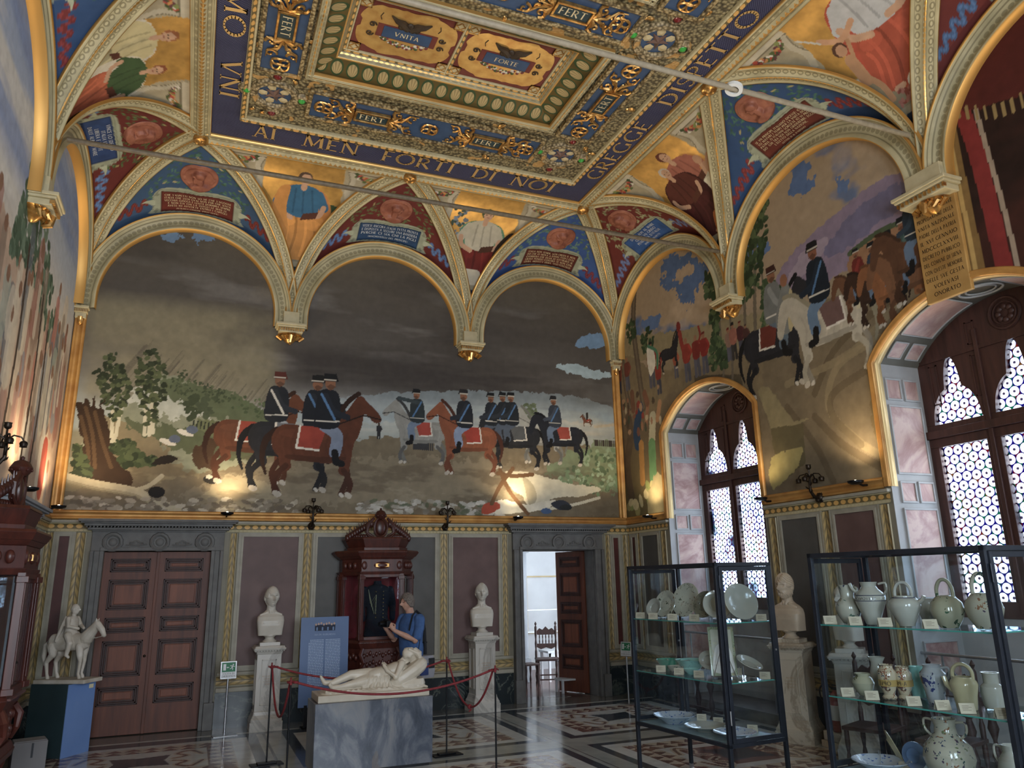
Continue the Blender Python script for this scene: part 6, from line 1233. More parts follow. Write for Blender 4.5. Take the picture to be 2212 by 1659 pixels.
WINWOOD = wood('window_walnut', '3a2019', '553026', 0.5); PALEGOLD = Mat('pale_gilt_edge', 0.45, 0.3, 0.5, 'e0bd70').m
def bulls():
    m = bpy.data.materials.new('bullseye_glass'); m.use_nodes = True; nt = m.node_tree; nt.nodes.clear()
    M = Mat.__new__(Mat); M.m = m; M.nt = nt; x, y, z = M.xyz()
    d = 0.116; r3 = 1.7320508
    def cell(oy, oz):
        a = (y / d + oy).fr() - 0.5; b = ((z / (d * r3) + oz).fr() - 0.5) * r3; return (a * a + b * b).rt()
    D = cell(0.0, 0.0).mn(cell(0.5, 0.5)); disc = D.lt(0.48); lead = D.band(0.452, 0.49); core = D.lt(0.13)
    cid = (y / (d * 0.5)).fl() * 12.9 + (z / (d * r3 * 0.5)).fl() * 37.7; hsh = (cid.sin() * 4375.85).fr()
    inter = M.ramp(hsh, [(0.0, (0.010, 0.003, 0.09)), (0.34, (0.006, 0.085, 0.05)), (0.40, (0.010, 0.003, 0.09)), (0.52, (0.006, 0.09, 0.05)), (0.68, (0.10, 0.006, 0.016)), (0.86, (0.10, 0.055, 0.006))]); 
    for e in inter.node.color_ramp.elements: pass
    inter.node.color_ramp.interpolation = 'CONSTANT'
    big = M.noise(2.2, 2)
    dc = M.mix(core, M.ramp(big, [(0.30, (0.035, 0.045, 0.062)), (0.40, (0.42, 0.46, 0.50)), (0.6, (0.62, 0.62, 0.62))]), (0.055, 0.045, 0.066)); c = M.mix(disc, inter, dc); c = M.mix(lead, c, (0.030, 0.025, 0.07))
    tr = nt.nodes.new('ShaderNodeBsdfTransparent'); nt.links.new(c, tr.inputs[0]); gl = nt.nodes.new('ShaderNodeBsdfGlossy'); gl.inputs['Roughness'].default_value = 0.1
    mx = nt.nodes.new('ShaderNodeMixShader'); mx.inputs[0].default_value = 0.04; nt.links.new(tr.outputs[0], mx.inputs[1]); nt.links.new(gl.outputs[0], mx.inputs[2]); o = nt.nodes.new('ShaderNodeOutputMaterial'); nt.links.new(mx.outputs[0], o.inputs[0]); return m
BULLS = bulls()
for i, (y0, y1) in enumerate(WINS): niche(i + 1, y0, y1)
# golden tablet with inscription hanging under the big corbel
TAB = Mat('gold_tablet', 0.5, 0.25, 0.5, 'b88a34'); TAB.color(TAB.ramp(TAB.noise(3, 4), [(0.3, 'a87a28'), (0.7, 'c99c45')])); TAB = TAB.m
t = MB().box(6.56, 7.08, -0.05, 0.0, 4.66, 5.82, MR).build('gilt_tablet', TAB, WR, bevel=0.01)
text_mesh('tablet_lettering', ['VITTORIO EMANVELE', 'PROPVGNATORE DELLA', 'VNITA NAZIONALE', 'PADRE DELLA PATRIA', 'IL XVI GENNAIO', 'MDCCCLXXVIII', 'DECRETO PVBBLICO', 'DEL COMVNE DI SIENA', 'CON QVESTE MEMORIE', 'DELLE SVE GESTA', 'VOLEVASI', 'ONORATO'], 0.045, lambda a, b: (RW_ - 0.054, -6.82 - a, 5.66 + b), LETK, t, gap=1.9, serif=False, fit=0.44)
# ---- left and back walls, floor
m = MB(); m.box(-0.5, -0.004, -RL, 0.0, 2.58, 8.1); m.box(-0.5, 0, -RL, 0, 0, 2.58); m.build('wall_core', DADOBASE, wall_left)
LB = mottled('pale_blue_stone', '8f9298', 'a3a6ab', 5, 0.5, 0.08)
MLf = wall_frame((0, -RL, 0), (0, 1, 0), (1, 0, 0))
dado(wall_left, MLf, RL - 4.6, RL, [(RL - 0.55, RL - 0.30, GREYP), (RL - 1.25, RL - 0.80, GREYP), ], [(RL - 0.10, 0.12), (RL - 0.68, 0.12), (RL - 1.42, 0.12), (RL - 4.2, 0.12)], [(RL - 3.45, RL - 1.58)])
gilt_frame(wall_left, MLf, 0, RL)
mb_ = MB(); xs_ = [-0.5, 0.8, 2.4, 3.8, 5.4, RW_ + 0.85]     # end wall behind the viewer; two tall openings added for frontal light
for k in range(5):
    if k % 2 == 0: mb_.box(xs_[k], xs_[k + 1], -RL - 0.4, -RL, 0, 8.1)
    else: mb_.box(xs_[k], xs_[k + 1], -RL - 0.4, -RL, 0, 1.4); mb_.box(xs_[k], xs_[k + 1], -RL - 0.4, -RL, 4.2, 8.1)
wall_back = mb_.build('wall_back', DADOBASE); wall_back['kind'] = 'structure'

def paint_floor():
    n = 0.0135; us = np.arange(-0.02, 9.86, n); vs = np.arange(-7.2, 0.52, n)
    U, V = np.meshgrid(us, vs, indexing='ij'); cv = Canvas(U, V, '9b9c92'); cv.var = 0.10
    cv.cloud('878a82', (1.3, 1.3), 0.5, 0.15, 3, 0.7); DK, LT, RD, CR = '343a44', 'bfc0b8', '70483f', 'b9ad97'
    R = lambda c, x0, x1, y0, y1: cv.poly(c, [(x0, y0), (x1, y0), (x1, y1), (x0, y1)], False)
    def panel(x0, x1, y0, y1, second):
        R(DK, x0, x1, y0, y1); R(LT, x0 + .13, x1 - .13, y0 + .13, y1 - .13)
        a, b, c, d = x0 + .31, x1 - .31, y0 + .28, y1 - .28; R(CR, a, b, c, d); w = 0.30
        nx = int(round((b - a) / 0.20)); ny = int(round((d - c) / 0.20))
        for (yb, h_) in ((c, w / 2), (c + w / 2, w / 2), (d - w, w / 2), (d - w / 2, w / 2)):
            for k in range(nx): x = a + (b - a) * k / nx; s_ = (b - a) / nx; cv.poly(RD, [(x, yb), (x + s_, yb), (x + s_ / 2, yb + h_)], False)
        for (xb, h_) in ((a, w / 2), (a + w / 2, w / 2), (b - w, w / 2), (b - w / 2, w / 2)):
            for k in range(ny): y = c + (d - c) * k / ny; s_ = (d - c) / ny; cv.poly(RD, [(xb, y), (xb + h_, y + s_ / 2), (xb, y + s_)], False)
        R(LT, a + w, b - w, c + w, d - w); cx, cy_ = (x0 + x1) / 2, (y0 + y1) / 2; hx, hy = (b - a) / 2 - w, (d - c) / 2 - w
        if second: R('7a5248', a + w + .15, b - w - .15, c + w + .15, d - w - .15)
        cv.poly(DK, [(cx - hx * .45, cy_ - hy * .55), (cx, cy_ - hy * .42), (cx + hx * .45, cy_ - hy * .55), (cx + hx * .36, cy_), (cx + hx * .45, cy_ + hy * .55), (cx, cy_ + hy * .42), (cx - hx * .45, cy_ + hy * .55), (cx - hx * .36, cy_)], False)
        for sx in (-1, 1):
            for sy in (-1, 1):
                p = [(cx + sx * hx * .92, cy_ + sy * hy * .35), (cx + sx * hx * .75, cy_ + sy * hy * .85), (cx + sx * hx * .55, cy_ + sy * hy * .6), (cx + sx * hx * .68, cy_ + sy * hy * .3), (cx + sx * hx * .5, cy_ + sy * hy * .12)]
                cv.line(CR, 0.10, p); cv.line(RD, 0.04, p)
    rows = [(-2.90, -0.72), (-5.60, -3.30), (-7.9, -6.0)]
    for j, (y0, y1) in enumerate(rows):
        for i, (x0, x1) in enumerate(((0.15, 2.80), (3.12, 6.00), (6.30, 8.85))): panel(x0, x1, y0, y1, j == 1)
    for x in (2.90, 6.08): R(DK, x - 0.02, x + 0.0, -9, -0.72)
    R(LT, 0, 9, -0.58, -0.50); R(DK, 0, 9.0, -0.72, -0.59); R('6b6a64', 0, 9, -0.50, 0.5); cv.poly(DK, [(7.2, 0.10), (8.1, 0.10), (8.1, 0.36), (7.2, 0.36)], False); cv.ell(LT, 7.65, 0.23, 0.22, 0.09); cv.ell(DK, 7.65, 0.23, 0.16, 0.055)
    return us, vs, cv
us, vs, cv = paint_floor(); U, V = np.meshgrid(us, vs, indexing='ij')
FLM = Mat('polished_marble_inlay', 0.14, 0, 0.5); a_ = FLM.node('ShaderNodeVertexColor'); a_.layer_name = 'Col'
FLM.color(FLM.mix(0.55, a_.outputs[0], FLM.ramp(FLM.noise(3.5, 8, None, 0.8), [(0.3, (0.35, 0.35, 0.36)), (0.7, (0.62, 0.61, 0.60))]), 'OVERLAY')); FLM.rough(FLM.noise(5, 4) * 0.16 + 0.06); FLM = FLM.m
floor = np_mesh('floor', np.stack([U.ravel(), V.ravel(), np.zeros(U.size)], 1), grid_faces(*U.shape), FLM, None, False, cv.c); floor['kind'] = 'structure'
MB().box(-0.4, RW_ + 0.85, -RL, -7.195, -0.1, 0).build('rear_paving', marble('rear_marble', '6f706a', '3c4046', 1.0, 0.15, 0.1), floor)
MB().box(-0.4, RW_ + 0.85, -RL, 0.5, -0.2, -0.003).build('screed', STONE, floor)
del cv, U, V

# ------------------------------------------------------------------ sculpture helpers
def loft(m, rings, n=28, M=None):
    """rings: (cx, cy, z, rx, ry, power)"""
    vs = []
    for (cx, cy_, z, rx, ry, p) in rings:
        for k in range(n):
            a = 2 * pi * k / n; c, s = cos(a), sin(a); e = 2.0 / p
            vs.append(Vector((cx + rx * math.copysign(abs(c) ** e, c), cy_ + ry * math.copysign(abs(s) ** e, s), z)))
    if M is not None: vs = [M @ v for v in vs]
    N = len(rings); fs = [(i * n + k, i * n + (k + 1) % n, (i + 1) * n + (k + 1) % n, (i + 1) * n + k) for i in range(N - 1) for k in range(n)]
    fs += [tuple(reversed(range(n))), tuple((N - 1) * n + k for k in range(n))]
    return m.add(vs, fs)
def limb(m, pts, rs, n=10):
    m.tube(pts, rs, n)
    for p, r in zip(pts, rs): m.sphere(tuple(p), r, n, 6)
    return m
def fuse(o, voxel, smooth=4):
    r = o.modifiers.new('fuse', 'REMESH'); r.mode = 'VOXEL'; r.voxel_size = voxel; r.use_smooth_shade = True
    if smooth: s = o.modifiers.new('soften', 'SMOOTH'); s.iterations = smooth; s.factor = 0.5
    return o
def head(m, M, s=1.0, hair=0.008, beard=0.0, curls=0.0, brow=1.0):
    """head facing -y, centre of the skull at the origin, about 0.24 s tall"""
    nu, nv = 56, 40; vs = []
    for j in range(nv + 1):
        t = pi * j / nv
        for i in range(nu):
            a = 2 * pi * i / nu; d = Vector((sin(t) * sin(a), -sin(t) * cos(a), cos(t)))   # a=0 faces -y
            x, y, z = d; r = Vector((x * 0.076, y * 0.096, z * 0.118))
            f = max(0.0, -y)
            if z < 0: r.x *= 1 - 0.30 * (-z) ** 1.3; r.y *= (1 - 0.10 * -z) if y < 0 else (1 - 0.55 * (-z) ** 1.5)
            g = lambda cx, cz, sx, sz: math.exp(-(((x - cx) / sx) ** 2 + ((z - cz) / sz) ** 2)) * (f > 0) * f
            r.y -= 0.038 * g(0, -0.16, 0.13, 0.16) + 0.024 * g(0, 0.02, 0.09, 0.20); r.y += brow * 0.024 * (g(0.36, 0.10, 0.20, 0.11) + g(-0.36, 0.10, 0.20, 0.11)); r.y -= 0.011 * g(0, 0.27, 0.6, 0.09)
            r.y -= 0.008 * (g(0.36, 0.08, 0.10, 0.05) + g(-0.36, 0.08, 0.10, 0.05)); r.y -= 0.010 * g(0, -0.46, 0.26, 0.05) + 0.010 * g(0, -0.58, 0.22, 0.05); r.y += 0.012 * g(0, -0.52, 0.3, 0.03); r.y -= 0.012 * g(0, -0.82, 0.28, 0.14)
            hz = (z > 0.36 or y > 0.10 - 0.0 or (abs(x) > 0.72 and z > 0.0)) and not (z < -0.55 and y < 0.25)
            if hz and hair: k = hair + curls * (sin(a * 9 + z * 14) * sin(z * 17 + a * 5)); r += d * k
            if beard and z < -0.30 and y < 0.35: k = beard * min(1, (-0.30 - z) * 4) * (1 if abs(x) > 0.25 or z < -0.62 or abs(z + 0.40) < 0.05 else 0.3); r += d * k * (1 + 0.25 * sin(a * 21 + z * 30)); 
            vs.append(M @ (r * s))
    fs = [(j * nu + i, j * nu + (i + 1) % nu, (j + 1) * nu + (i + 1) % nu, (j + 1) * nu + i) for j in range(nv) for i in range(nu)]
    m.add(vs, fs)
    for sg in (-1, 1): m.sphere((0, 0, 0), 1.0, 10, 6, M=M @ Matrix.Translation((sg * 0.078 * s, 0.012 * s, -0.008 * s)) @ Matrix.Diagonal((0.012 * s, 0.022 * s, 0.034 * s, 1)))
def face_dir(rz, tilt=0.0): return Matrix.Rotation(rz, 4, 'Z') @ Matrix.Rotation(tilt, 4, 'X')
BUSTM = mottled('carrara_marble', 'bdb4a2', 'cdc5b6', 5, 0.38, 0.04); PEDM = marble('pedestal_marble', 'b5aea2', '8c867c', 1.2, 0.35, 0.05, 'beb8ac'); AGED = mottled('aged_marble', 'b39f84', 'cab698', 5, 0.4, 0.05); AGEDP = marble('aged_pedestal_marble', 'b7a88f', '8d7a60', 1.4, 0.4, 0.05, 'c3b59c')
LETR = Mat('incised_letters', 0.6, 0, 0.4, 'a5855a').m
def pedestal(loc, rz, label, mat, words, h=1.08, w=0.32):
    t = empty('pedestal', loc, rz); tag(t, label, 'pedestal', 'marble pedestals under the portrait busts')
    m = MB(); m.box(-w * .66, w * .66, -w * .66, w * .66, 0, 0.12); loft(m, [(0, 0, z, w * a, w * a, 24) for (z, a) in ((0.12, .64), (0.15, .64), (0.17, .60), (0.20, .56), (0.24, .53), (0.25, .50))], 32); m.build('plinth', mat, t, bevel=0.006)
    m = MB(); m.box(-w / 2, w / 2, -w / 2, w / 2, 0.24, h - 0.10); sh = m.build('shaft', mat, t, bevel=0.004)
    m = MB()
    for s_ in (0, 1):
        R_ = Matrix.Rotation(s_ * -pi / 2, 4, 'Z'); q = w * .30
        for (a, b, c, d) in ((-q, q, h - 0.19, h - 0.175), (-q, q, 0.32, 0.335), (-q, -q + 0.014, 0.32, h - 0.175), (q - 0.014, q, 0.32, h - 0.175)): m.box(a, b, -w / 2 - 0.010, -w / 2, c, d, R_)
    m.build('panel_border', mat, sh, bevel=0.003)
    if words: text_mesh('incised_lettering', words, 0.020, lambda a, b: (a, -w / 2 - 0.003, h - 0.40 + b), LETR, sh, gap=1.7, serif=False, fit=0.18)
    m = MB(); loft(m, [(0, 0, z, w * a, w * a, 24) for (z, a) in ((h - 0.11, .52), (h - 0.08, .55), (h - 0.06, .60), (h - 0.055, .66), (h - 0.03, .68), (h - 0.028, .64), (h, .60))], 32); m.box(-w * .42, w * .42, -w * .42, w * .42, h - 0.002, h + 0.045)
    for i in range(11):
        x = -w * .58 + w * 1.16 * i / 10; m.box(x - 0.007, x + 0.007, -w * .625, -w * .58, h - 0.072, h - 0.054); m.box(-w * .625, -w * .58, x - 0.007, x + 0.007, h - 0.072, h - 0.054)
    m.build('capital', mat, t, bevel=0.003); return t
def bust(loc, rz, label, mat, head_rz=0.0, beard=0, bare=True, curls=0.002, s=1.0):
    t = empty('portrait_bust', loc, rz); tag(t, label, 'bust', 'marble portrait busts on pedestals')
    m = MB(); m.lathe([(0.0, 0), (0.085, 0.0), (0.09, 0.012), (0.07, 0.025), (0.055, 0.045), (0.062, 0.062), (0.085, 0.075), (0.085, 0.09)], 28); m.build('socle', mat, t, True)
    m = MB(); loft(m, [(0, 0.01, 0.08, 0.150, 0.090, 7), (0, 0.005, 0.13, 0.155, 0.094, 6), (0, 0, 0.20, 0.165, 0.100, 4.5), (0, 0.0, 0.26, 0.172, 0.100, 3.6), (0, 0.005, 0.31, 0.165, 0.090, 3.0), (0, 0.012, 0.345, 0.13, 0.072, 2.5), (0, 0.016, 0.37, 0.085, 0.062, 2.2), (0, 0.012, 0.395, 0.060, 0.060, 2), (0, 0.004, 0.44, 0.055, 0.060, 2), (0, -0.005, 0.49, 0.054, 0.062, 2)], 36)
    for sg in (-1, 1): m.sphere((sg * 0.075, -0.052, 0.235), 0.062, 14, 8, sz=0.6, sy=0.8); limb(m, [(sg * 0.05, -0.045, 0.365), (sg * 0.13, -0.035, 0.335)], [0.014, 0.012], 7)
    for sg in (-1, 1): limb(m, [(sg * 0.012, -0.052, 0.365), (sg * 0.045, 0.0, 0.46)], [0.014, 0.016], 7)
    if not bare:
        for k in range(7): limb(m, [(-0.15 + 0.03 * k, -0.085 + 0.008 * (k % 2), 0.12), (-0.10 + 0.03 * k, -0.098, 0.20), (-0.13 + 0.05 * k, -0.07, 0.32)], [0.014, 0.018, 0.012], 7)
    head(m, Matrix.Translation((0, -0.014, 0.552)) @ face_dir(head_rz, 0.04), 1.12, 0.008, beard, curls)
    o = m.build('sculpted_bust', mat, t, True); fuse(o, 0.0045, 1); t.scale = (s, s, s); return t
pedestal((2.93, -0.36, 0), 0, 'white marble pedestal beside the green exit sign, left of the blue panel', PEDM, ['ALESSANDRO', 'FRANCHI', 'SCVLTORE', 'SENESE']); bust((2.93, -0.36, 1.125), 0.0, 'white marble bust of a clean-shaven man left of the blue panel', BUSTM, 0.25, s=1.08)
pedestal((6.06, -0.42, 0), 0, 'white marble pedestal by the open doorway with panelled inscribed shaft', PEDM, ['GIOVANNI', 'DVPRE', 'NATO IN SIENA', 'MDCCCXVII']); bust((6.06, -0.42, 1.125), -0.15, 'white marble bust of a man with wavy hair by the open doorway', BUSTM, -0.15, 0.0, curls=0.006, s=1.06)
pedestal((8.62, -4.30, 0), -pi / 2 + 0.5, 'cream marble pedestal between the two windows under the bearded bust', AGEDP, ['PIETRO', 'GIANNELLI', 'PATRIOTA', 'SENESE'], 1.10, 0.34); bust((8.62, -4.30, 1.145), -pi / 2 + 0.25, 'cream marble bust of a bearded curly-haired man facing the doorway wall', AGED, 0.0, 0.016, curls=0.010, s=1.10)
pedestal((8.55, -5.28, 0), -pi / 2 + 0.7, 'pale marble pedestal seen through the glass case full of jugs', PEDM, ['CITTA DI', 'SIENA'], 1.06, 0.34); bust((8.55, -5.28, 1.105), -pi / 2, 'pale marble bust half hidden behind the upper row of jugs', BUSTM, 0.1, 0.0, s=0.95)
# ------------------------------------------------------------------ the sleeping girl and her block
bx0, bx1, by0, by1, bz = 3.13, 4.38, -3.46, -2.92, 0.692
BARD = Mat('bardiglio', 0.28, 0, 0.5, '6f7782'); v_ = BARD.coord('Object', (1.0, 1.0, 0.55), (0, radians(38), 0)); n_ = BARD.noise(2.6, 9, v_, 1.6, 0.62); n2 = BARD.noise(1.3, 5, BARD.coord('Object', (1.3, 1, 0.6), (0, radians(40), 0)), 0.8)
BARD.color(BARD.mix(BARD.noise(1.6, 3, BARD.coord('Object', (1, 1, 0.7), (0, radians(40), 0))).gt(0.66) * 0.35, BARD.ramp(n_, [(0.30, '28303c'), (0.45, '4a5260'), (0.55, '6c7078'), (0.72, '85837e')]), '7d6a50')); BARD = BARD.m
t = empty('block_pedestal', ((bx0 + bx1) / 2, (by0 + by1) / 2, 0)); tag(t, 'grey-blue veined marble block under the reclining statue, inside the red ropes', 'pedestal'); hx, hy = (bx1 - bx0) / 2, (by1 - by0) / 2
MB().box(-hx, hx, -hy, hy, 0.03, bz).build('veined_block', BARD, t, bevel=0.006); MB().box(-hx + 0.03, hx - 0.03, -hy + 0.03, hy - 0.03, 0, 0.03).build('recessed_foot', BLACK, t)
t = empty('reclining_statue', ((bx0 + bx1) / 2, (by0 + by1) / 2, bz)); tag(t, 'white marble statue of a sleeping draped girl lying on a cushion', 'statue')
ST = mottled('statuary_marble', 'b8aa92', 'cabea8', 6, 0.4, 0.04)
m = MB(); m.box(-hx + 0.03, hx - 0.03, -hy + 0.03, hy - 0.03, 0, 0.072); m.build('marble_plinth', ST, t, bevel=0.008)
m = MB()
loft(m, [(0, 0, 0.065, hx - 0.06, hy - 0.06, 6), (0, 0, 0.085, hx - 0.08, hy - 0.08, 5), (0.02, 0, 0.10, hx - 0.12, hy - 0.11, 4)], 36)
for k in range(20): a = k * 0.33; limb(m, [(-0.5 + k * 0.055, -hy + 0.11 + 0.02 * sin(a * 3), 0.095), (-0.46 + k * 0.055, -hy + 0.09, 0.085)], [0.018, 0.012], 6)
limb(m, [(-0.50, -0.02, 0.175), (-0.42, -0.02, 0.165), (-0.22, 0.0, 0.235), (-0.02, 0.01, 0.215)], [0.026, 0.034, 0.050, 0.085], 12); limb(m, [(-0.50, -0.02, 0.175), (-0.535, -0.025, 0.225), (-0.545, -0.03, 0.245)], [0.026, 0.018, 0.012], 8)
limb(m, [(-0.43, -0.10, 0.13), (-0.34, -0.09, 0.13), (-0.18, -0.08, 0.155), (0.0, -0.04, 0.18)], [0.026, 0.030, 0.046, 0.08], 12); limb(m, [(-0.43, -0.10, 0.13), (-0.46, -0.12, 0.16), (-0.455, -0.13, 0.18)], [0.026, 0.02, 0.012], 8)
loft(m, [(0, 0, 0, 0.075, 0.10, 2.4), (0, 0, 0.10, 0.080, 0.115, 2.4), (0, 0, 0.20, 0.068, 0.095, 2.2), (0, 0, 0.30, 0.082, 0.105, 2.3), (0, 0, 0.38, 0.070, 0.105, 2.4), (0, 0, 0.42, 0.04, 0.05, 2)], 24, Matrix.Translation((-0.02, 0.0, 0.20)) @ Matrix.Rotation(radians(78), 4, 'Y'))
for k in range(13): u = k / 12; limb(m, [(-0.10 + 0.26 * u, -0.10, 0.12), (-0.07 + 0.25 * u, -0.10 - 0.012 * (k % 2), 0.20), (-0.03 + 0.23 * u, -0.02, 0.285 - 0.02 * abs(u - 0.3))], [0.020, 0.015, 0.012], 7)
for k in range(7): limb(m, [(-0.02 + 0.07 * k, -0.13 - 0.01 * (k % 2), 0.09), (0.0 + 0.06 * k, -0.11, 0.15)], [0.028, 0.018], 7)
limb(m, [(0.32, -0.10, 0.33), (0.24, -0.15, 0.20), (0.15, -0.12, 0.27), (0.12, -0.09, 0.325)], [0.040, 0.032, 0.024, 0.018], 10)
for f_ in range(4): limb(m, [(0.12 + 0.010 * f_, -0.09 + 0.012 * f_, 0.325), (0.105 + 0.012 * f_, -0.065 + 0.012 * f_, 0.345), (0.115 + 0.012 * f_, -0.04 + 0.012 * f_, 0.34)], [0.011, 0.009, 0.007], 6)
limb(m, [(0.34, 0.06, 0.32), (0.26, 0.10, 0.26), (0.16, 0.04, 0.31)], [0.040, 0.030, 0.02], 10)
loft(m, [(0, 0, -0.07, 0.20, 0.15, 3), (0, 0, -0.045, 0.235, 0.175, 3), (0, 0, 0.0, 0.25, 0.185, 3), (0, 0, 0.045, 0.235, 0.175, 3), (0, 0, 0.07, 0.20, 0.15, 3)], 28, Matrix.Translation((0.40, 0, 0.22)) @ Matrix.Rotation(radians(-32), 4, 'Y'))
loft(m, [(0.42, 0, 0.07, 0.17, 0.19, 3), (0.42, 0, 0.12, 0.175, 0.19, 3), (0.44, 0, 0.17, 0.14, 0.17, 3)], 24)
limb(m, [(0.34, 0, 0.33), (0.40, -0.01, 0.385)], [0.042, 0.04], 10); head(m, Matrix.Translation((0.435, -0.015, 0.405)) @ Matrix.Rotation(radians(-55), 4, 'Y') @ Matrix.Rotation(radians(-75), 4, 'Z'), 0.72, 0.016, 0, 0.004)
for k in range(18): a = k * 0.35; limb(m, [(0.44 + 0.06 * cos(a), 0.07 * sin(a), 0.47 - 0.01 * (k % 3)), (0.50 + 0.05 * cos(a), 0.085 * sin(a), 0.43), (0.53 + 0.02 * cos(a), 0.09 * sin(a), 0.37)], [0.016, 0.018, 0.012], 6)
fuse(m.build('sleeping_figure', ST, t, True), 0.0065, 2)
# ------------------------------------------------------------------ rope barrier
ROPE = mottled('crimson_rope', '6a1018', '8c1a24', 40, 0.7, 0.3)
posts = [((2.765, -2.60), 'black rope post behind the left end of the statue block'), ((2.79, -4.18), 'black rope post in front of the left end of the statue block'), ((4.66, -3.07), 'black rope post with flat base behind the right end of the statue block'), ((4.80, -4.26), 'slim black rope post nearest the open doorway floor, front right of the block')]
def post():
    t = empty('rope_post'); MB().box(-0.17, 0.17, -0.085, 0.085, 0, 0.012).box(-0.10, 0.10, -0.045, 0.045, 0.012, 0.028).build('base', BLACK, t, bevel=0.003)
    MB().lathe([(0.009, 0.028), (0.009, 1.0)], 12).build('pole', BLACK, t, True)
    k = MB(); k.lathe([(0.012, 0.98), (0.014, 1.0), (0.012, 1.02), (0.006, 1.03), (0.010, 1.04), (0.0, 1.05)], 12); k.tube([(0.035 * cos(a), 0.035 * sin(a), 1.005 + 0.008 * sin(3 * a)) for a in np.linspace(0, 2 * pi, 14)[:-1]], 0.004, 6, True); k.build('finial', ROPE, t, True); return t
p0_ = post()
def copy_tree(o, parent=None):
    c = o.copy(); COL.objects.link(c)
    if parent: c.parent = parent
    for ch in [x for x in bpy.data.objects if x.parent == o]: copy_tree(ch, c)
    return c
bpy.context.view_layer.update()
for i, ((x, y), lab) in enumerate(posts):
    o = p0_ if i == 0 else copy_tree(p0_); o.location = (x, y, 0); o.rotation_euler = (0, 0, 0.1); tag(o, lab, 'rope post', 'rope posts round the statue')
def rope(a, b, sag, label, knot=False):
    a = Vector((*a, 1.0)); b = Vector((*b, 1.0)); e_ = (b - a).normalized() * 0.045; a += e_; b -= e_; pts = []
    for k in range(33): u = k / 32; p = a.lerp(b, u); p.z -= sag * 4 * u * (1 - u); pts.append(p)
    m = MB(); m.tube(pts, 0.011, 8)
    for e in (a, b): m.tube([e + Vector((0.020 * cos(q), 0.020 * sin(q), 0.0)) for q in np.linspace(0, 2 * pi, 12)[:-1]], 0.010, 6, True)
    if knot: q = pts[16]; m.sphere(tuple(q), 0.026, 10, 7); m.tube([q, q + Vector((0.02, 0, -0.03)), q + Vector((0.0, 0.02, -0.05))], 0.009, 6)
    tag(m.build('barrier_rope', ROPE, None, True), label, 'rope', 'red ropes of the barrier')
P4 = [p for p, _ in posts]
rope(P4[0], P4[1], 0.40, 'red rope drooping low between the two left posts'); rope(P4[1], P4[3], 0.16, 'long red rope sagging across the front of the marble block'); rope(P4[2], P4[3], 0.42, 'knotted red rope hanging low between the two right posts', True); rope(P4[0], P4[2], 0.16, 'red rope passing behind the sleeping statue')
# ------------------------------------------------------------------ signs and panel
PANB = mottled('slate_blue_board', '3f6090', '47689a', 2, 0.45, 0.0); WHITEP = Mat('white_paint', 0.5, 0, 0.5, 'd8dcdc').m; INK = Mat('pale_blue_print', 0.6, 0, 0.3, 'a8bedd').m; SIGNG = Mat('safety_green', 0.5, 0, 0.4, '0c7a4c').m; STEEL = Mat('brushed_steel', 0.3, 0.9, 0.5, 'b4b6b8').m; INKD = Mat('dark_print', 0.6, 0, 0.3, '4a5052').m
t = empty('information_panel', (3.65, -0.66, 0)); tag(t, 'tall blue information panel with white text left of the carved cabinet', 'information panel'); T9 = Matrix.Rotation(radians(-3), 4, 'X')
MB().box(-0.33, 0.33, -0.008, 0.008, 0.27, 1.44, T9).build('board', PANB, t); b_ = t.children[0] if t.children else None
brd = [o for o in bpy.data.objects if o.parent == t][0]
[MB().box(s_ * 0.23 - 0.02, s_ * 0.23 + 0.02, -0.01, 0.02, 0.02, 0.30).box(s_ * 0.23 - 0.05, s_ * 0.23 + 0.05, -0.14, 0.14, 0, 0.02).build('foot', BLACK, t) for s_ in (-1, 1)]
fn_ = lambda a, b: tuple(T9 @ Vector((a, -0.0095, b)))
text_mesh('heading', ['SALA DEL RISORGIMENTO'], 0.022, lambda a, b: fn_(a, 1.195 + b), INK, brd, serif=False, fit=0.29)
lor = 'LA SALA FV DECORATA FRA IL MDCCCLXXVIII E IL MDCCCXC IN MEMORIA DEL PRIMO RE ITALIA CON STORIE DELLA VITA E DELLE BATTAGLIE PER LA VNITA NAZIONALE DIPINTE DA ARTISTI SENESI '.split()
rl = random.Random(3)
for cx in (-0.115, 0.115):
    V = []; F = []
    for i in range(30 if cx < 0 else 29):
        y0 = 1.13 - i * 0.0205; x = cx - 0.103 + (0.02 if i < 2 and cx < 0 else 0)
        while x < cx + 0.103:
            w = min(rl.choice([0.012, 0.02, 0.028, 0.036]), cx + 0.103 - x); n = len(V); V += [fn_(x, y0), fn_(x + w, y0), fn_(x + w, y0 + 0.0085), fn_(x, y0 + 0.0085)]; F.append((n, n + 1, n + 2, n + 3)); x += w + 0.005
    np_mesh('text_column', np.array(V), np.array(F), INK, brd)
gp = MB(); gp.add([fn_(a, b) for a, b in ((-0.14, 1.255), (0.14, 1.255), (0.145, 1.335), (-0.14, 1.335))], [(0, 1, 2, 3)]); gph = gp.build('group_picture', Mat('navy_print', 0.6, 0, 0.3, '1c2740').m, brd)
